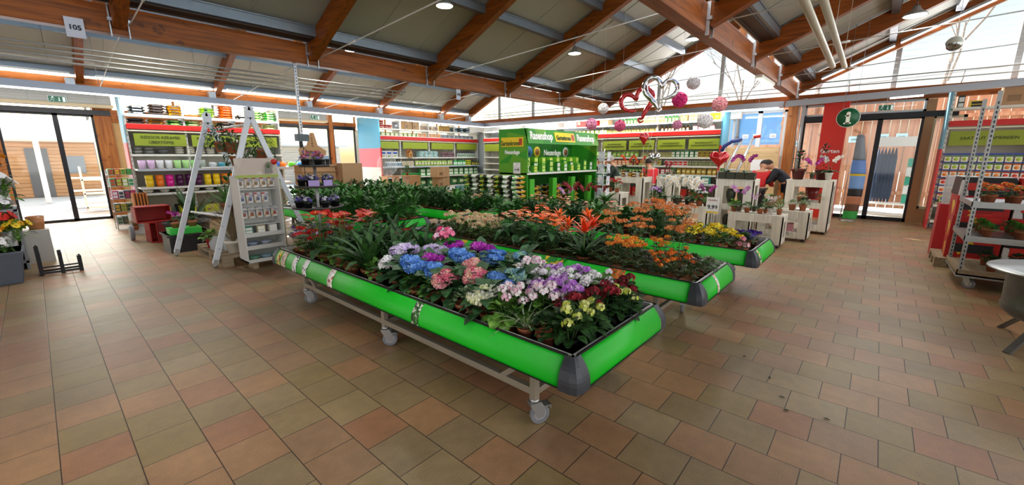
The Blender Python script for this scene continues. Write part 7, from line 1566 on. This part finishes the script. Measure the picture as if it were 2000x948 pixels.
K['bgr'] = umbels('potted_begonia', ['a8141c', 'c41c24', '8a0c14'], 6, .035, .02, 12, .26, G3, 40, .06, .7, .1, 5, 'round', fr=.1, flat=.6)
for i in range(4): K['bgr'].put((7.5+(i % 2)*.4, -1.75-(i//2)*.25, 1.052), 0, 'dark red begonia on the upper shelf of the trolley', 'dark red begonias on the trolley')
K['par'] = bushy('potted_herb', 110, .03, .8, .09, .13, leafmat('1f5a1c', '5aa83c'), 'round')
for i in range(12): K['par'].put((7.5+(i % 3)*.27, -1.1-(i//3)*.26, .642), 0, 'bushy green herb on the middle shelf of the trolley', 'green herbs on the middle shelf of the trolley', .95)
for i in range(8): K['fd'].put((7.5+(i % 2)*.4, -1.2-(i//2)*.26, .222), 0, 'dark green plant on the lowest shelf of the trolley', 'dark plants on the lowest shelf of the trolley', .95)
RC = patches(['b81c18', 'c8281c', 'a01410', 'b81c18', 'e8c030', 'b81c18'], 6, .4); BC = patches(['1c1c1e', '242426', '1c1c1e', '18181a', 'd8d8d8', '1c1c1e', '1c1c1e'], 4, .4)
bi = 0
for k, (z, h) in enumerate(((.14, .32), (.462, .3), (.764, .28), (1.046, .26))):
    for j in range(2):
        m = RC if (k+j) % 2 == 0 or k < 2 and j == 0 else BC
        q = MB(); q.box(-.3, .3, -.26, .26, 0, h); q.box(-.302, -.3, -.2, .2, h*.3, h*.7, 1); o = q.build('toy_car_carton', [m, mat('c82a20' if m is BC else '1c1c1e', .4, 0, .2)], bev=.004); o.location = (8.95+.02*k, -1.17-j*.55, z); o.rotation_euler = (0, 0, .03*k-.04)
        tag(o, ['red', 'black'][m is BC]+' printed carton, '+['lowest', 'second lowest', 'second highest', 'topmost'][k]+' of the '+['left', 'right'][j]+' stack behind the trolley', 'carton')
pallet('dark pallet under the printed cartons behind the trolley', 8.55, -2.1, 0, 1.3, .8)
q = MB(); q.box(0, .3, 0, .25, 0, .45); o = q.build('clear_box', clearplastic('d8e0e4', .5)); o.location = (9.5, -1.1, .85); tag(o, 'clear plastic box beside the seed shelves', 'box')
q = MB(); q.box(0, .34, 0, .3, 0, .849); o = q.build('red_pedestal', mat('b8242a', .5, 0, .05)); o.location = (9.48, -1.12, 0); tag(o, 'red pedestal under the clear plastic box', 'pedestal')
for i, (x, y, z, w, d, h) in enumerate(((6.55, -1.75, .0, .5, .7, .3), (6.6, -1.7, .301, .5, .7, .2), (6.7, -1.75, .502, .42, .5, .24))):
    goods('rc%d' % i, 'carton', 'box', _box(['b08a5c', 'b8905f', 'c09a68'][i], w, d, h, 'd8c090')).put((x, y, z), 0, ['brown carton at the bottom of the pile behind the steel fire bowl', 'brown carton in the middle of the pile behind the steel fire bowl', 'brown carton on top of the pile behind the steel fire bowl'][i])
# fire bowl
r = thing('fire_bowl', 'dark steel fire bowl with a wide rim at the right edge of the picture', 'fire bowl', (5.42, -1.36, 0)); ST = mat('6a6a68', .4, .7, .25, 9)
q = MB(); q.lathe([(0, .2), (.2, .2), (.34, .25), (.39, .3), (.4, .34), (.39, .36), (.4, .62), (.41, .64)], n=40, c=(0, 0, 0)); q.build('drum', ST, r)
q = MB(); q.lathe([(.3, .64), (.52, .665), (.525, .655), (.41, .63), (.3, .62), (.3, .64)], n=48); q.build('rim_plate', mat('8e908e', .32, .85, .15, 12), r)
q = MB(); q.lathe([(.3, .63), (.28, .45), (.0, .42)], n=32); q.build('inner_pan', mat('2c2a28', .7, .3, .2), r)
for a in (2.35, 4.0, 5.6, .6):
    q = MB(); q.bar((.28*math.cos(a), .28*math.sin(a), .24), (.5*math.cos(a), .5*math.sin(a), .0), .05, .02); q.build('leg', ST, r)
q = MB(); q.box(-.15, .15, -.15, .15, 0, .015); o = q.build('orange_tray', mat('b04a1c', .7, 0, .1)); o.location = (6.0, -1.45, 0); tag(o, 'flat orange tray on the floor behind the fire bowl', 'tray')
# leaves on the floor
for i, (x, y) in enumerate(((3.55, .62), (3.35, .4), (3.1, .3), (2.95, .22), (3.0, .05))):
    q = MB(); q.leaf((0, 0, .004), rnd(0, 6), .05, .04, .018, .1, 0, 'ovate', .2, 3); o = q.build('fallen_leaf', mat('2a3018', .7, 0, .1)); o.location = (x, y, 0); tag(o, 'small dry leaf lying on the bare floor of the right aisle', 'leaf', 'fallen leaves in the right aisle')
# ================================================================ outside
q = MB(); q.add([(-30, 15.1, -.02), (16, 15.1, -.02), (40, 60, -.02), (-30, 60, -.02)], [(0, 1, 2, 3)]); struct('ground_outside', q, mat('d8d2c8', .8, 0, .12, 1))
q = MB(); q.add([(14.1, -30, -.03), (60, -30, -.03), (60, 15, -.03), (14.1, 15, -.03)], [(0, 1, 2, 3)]); struct('ground_outside', q, mat('c9c2b6', .8, 0, .12, 1))
FN = wood('b8795a', 'd8a482', 'Z', .5, .7)
r = bpy.data.objects.new('fence_outside', None); COL.objects.link(r); r['kind'] = 'structure'
q = MB(); y = -6.0; i = 0
while y < 2.6:
    w = .16+.03*(i % 3); q.box(16.4+.03*(i % 2), 16.44+.03*(i % 2), y, y+w, .1, 3.15); y += w+.015; i += 1
q.build('board', FN, r); q = MB(); q.box(16.3, 16.4, -6, 2.6, .5, .6); q.box(16.3, 16.4, -6, 2.6, 2.6, 2.7); q.build('rail', FN, r)
for i, (y, z) in enumerate(((2.0, 1.9), (1.25, 1.95), (-.1, 2.05), (-.5, 2.05), (.55, 2.0))):
    q = MB(); q.box(16.385, 16.4, y, y+.25, z, z+.18); o = q.build('price_board', mat('c8ecf0', .5, 0, 0)); tag(o, ['leftmost', 'second', 'fourth', 'rightmost', 'third'][i]+' pale blue price board on the wooden fence outside the right doors', 'price board'); text('lettering', ['3.99', '2.99', '8.99', '8.99', '3.99'][i], .08, mat('2a4a6a', .5, 0, 0), o, fm(16.38, y+.125, z+.08))
# poles and net rack outside the right door
r = thing('parasol_rack', 'white rack of dark folded parasols outside the right glass doors', 'rack', (15.2, -.75, 0)); q = MB()
for x, y in ((0, 0), (0, .85), (.4, 0), (.4, .85)): q.box(x-.02, x+.02, y-.02, y+.02, 0, 2.0)
q.box(-.02, .42, -.02, .87, 1.95, 2.05); q.box(-.02, .42, -.02, .87, .3, .34); q.box(-.03, -.01, -.02, .87, 1.85, 2.1); q.build('frame', WHITE, r)
for i in range(6):
    q = MB(); q.tube([(0, 0, 0), (0, 0, .2), (0, 0, 1.2), (0, 0, 1.45)], [.015, .05, .045, .01], 8); o = q.build('folded_parasol', mat('1f3350', .8, 0, .1)); o.location = (15.3, -.3+i*.07, .36); tag(o, 'dark blue folded parasol standing in the white rack outside', 'parasol', 'folded parasols outside the right doors')
for i in range(5):
    q = MB(); q.box(-.08, .08, -.05, .05, 0, .22); o = q.build('garden_pack', mat(['2fa088', 'd8e0e0'][i % 2], .5, 0, .05)); o.location = (15.3, -.62, .36+i*.24); tag(o, ['turquoise', 'white'][i % 2]+' pack stacked at the right of the white rack outside', 'pack', ['turquoise', 'white'][i % 2]+' packs in the rack outside')
# garden houses outside the left doors
def garden_house(label, x, y, w, d, h, c1, c2, rc):
    r = thing('garden_house', label, 'garden house', (x, y, 0)); q = MB(); q.box(0, w, 0, d, 0, h)
    for k in range(int(h/.14)): q.box(-.02, w+.02, -.03, 0, k*.14, k*.14+.125)
    q.build('wall', wood(c1, c2, 'X', .5, .7), r)
    q = MB(); q.add([(-.3, -.5, h-.05), (w+.3, -.5, h-.05), (w+.3, d/2, h+.75), (-.3, d/2, h+.75), (-.3, -.5, h+.03), (w+.3, -.5, h+.03), (w+.3, d/2, h+.83), (-.3, d/2, h+.83)], [(0, 1, 2, 3), (7, 6, 5, 4), (0, 4, 5, 1), (1, 5, 6, 2), (0, 3, 7, 4)]); q.build('roof', mat(rc, .8, 0, .1), r)
    q = MB(); q.box(w*.35, w*.55, -.06, -.03, 0, 1.9); q.build('door', mat('5a5f62', .6, 0, .1), r); q = MB(); q.box(w*.7, w*.88, -.06, -.03, .9, 1.6); q.build('window', mat('6a7a88', .2, 0, 0), r); return r
garden_house('light brown garden house with a pale roof seen through the left glass doors', -1.2, 25, 3.0, 3, 2.2, 'a88058', 'c89c70', 'c8c4bc'); garden_house('small garden house with blue windows seen through the left glass doors', 2.6, 27, 3.0, 2.5, 2.1, 'b08a68', 'd0ac84', 'd0ccc4')
garden_house('pale garden house seen through the second glass doors', 9.5, 26, 3.5, 3, 2.2, 'a8a098', 'c0b8ac', 'b8b8bc')
r = thing('carport', 'white carport roof standing before the garden houses', 'carport', (-2.5, 21.5, 0)); q = MB()
for x in (2.6, 5.2): q.box(x, x+.14, 0, .14, 0, 2.6)
q.box(-1, 7, -.2, .3, 2.6, 2.75); q.build('frame', WHITE, r); q = MB(); q.box(-1.2, 7.2, -.4, 3, 2.75, 2.83); q.build('roof', clearplastic('e8f0f4', .6), r)
for i in range(4):
    q = MB(); w = .9; q.box(0, w, 0, .4, .1, .14); q.box(0, w, 0, .4, .5, .54); q.box(0, w, 0, .4, .9, .94); [q.box(a, a+.03, b, b+.03, 0, 1.3) for a in (0, w) for b in (0, .4)]; o = q.build('outdoor_rack', WHITE); o.location = (.85+(i % 2)*1.0-(i//2)*.2, 17.2+(i//2)*1.6, 0); tag(o, 'white wire rack standing in the sun outside the left doors', 'rack', 'white racks outside the left doors')
def bare_tree(label, x, y, h, seed, n=5):
    rr = random.Random(seed); r = thing('bare_tree', label, 'tree', (x, y, 0)); q = MB()
    def br(p, d, L, rad, lv, mb):
        e = p+d*L; m_ = p.lerp(e, .5)+Vector((rr.uniform(-.05, .05), rr.uniform(-.05, .05), 0))*L; mb.tube([p, m_, e], [rad, rad*.8, rad*.55], 5 if lv < 2 else 3, 0, False)
        if lv >= n: return
        for k in range(3 if lv < 4 else 2):
            a = rr.uniform(0, 6.28); t = rr.uniform(.35, .7); nd = (d+Vector((math.cos(a), math.sin(a), rr.uniform(-.1, .5)))*t).normalized(); br(p.lerp(e, rr.uniform(.5, 1)), nd, L*rr.uniform(.6, .82), rad*.55, lv+1, mb)
    b2 = MB(); q.tube([(0, 0, 0), (0, 0, h*.25)], [h*.012, h*.009], 8); q.build('trunk', mat('7a7068', .9, 0, .2), r)
    br(Vector((0, 0, h*.24)), Vector((0, 0, 1)), h*.26, h*.008, 0, b2); b2.build('branches', mat('8a827a', .9, 0, .2), r); return r
for i, (x, y, h) in enumerate(((22, 5.2, 10), (24, 2.6, 11), (21, 8.5, 10), (23, -1.5, 11), (26, -5, 12), (-1, 40, 12), (3, 42, 11), (8, 38, 10), (19, 13, 9))):
    bare_tree('bare tree '+['behind the middle gable window, left one', 'behind the middle gable window, right one', 'behind the left end of the middle gable window', 'behind the left of the right gable window', 'behind the right gable window', 'far behind the left glass doors', 'far behind the left doors, right one', 'far behind the second glass doors', 'behind the rear corner'][i], x, y, h, i+3)
# daylight through the glazing; back and side area lamps are unseen added fill
area('daylight_clerestory_front', (4, 1.95, 4.9), 22, 1.6, 700, (0, -.75, -.9)); area('daylight_clerestory_rear', (4, 7.85, 5.2), 20, 1.8, 420, (0, -.8, -.7)); area('daylight_gable', (13.8, 0, 4.0), 11, 1.6, 200, (-1, 0, -.35)); area('added_fill_back', (-8.8, 2, 2.2), 16, 3.5, 300, (1, 0, -.1)); area('added_fill_side', (3, -8.8, 2.6), 18, 4, 480, (0, 1, -.05))
area('daylight_eaves', (4, 14.85, 3.6), 18, .3, 600, (0, -1, .35)); area('daylight_left_glazing', (3.5, 14.8, 1.6), 10, 2.2, 110, (0, -1, -.1), (.78, .88, 1))
q = MB(); q.box(22, 22.2, 2.6, 12, 0, 3.6); q.box(21.9, 22, 2.6, 12, 2.2, 2.35); struct('neighbour_hall_outside', q, mat('6fa6d8', .5, 0, .15, .6))
q = MB(); q.box(17.5, 17.6, 2.5, 5.5, 0, 2.0); struct('low_fence_outside', q, FN)
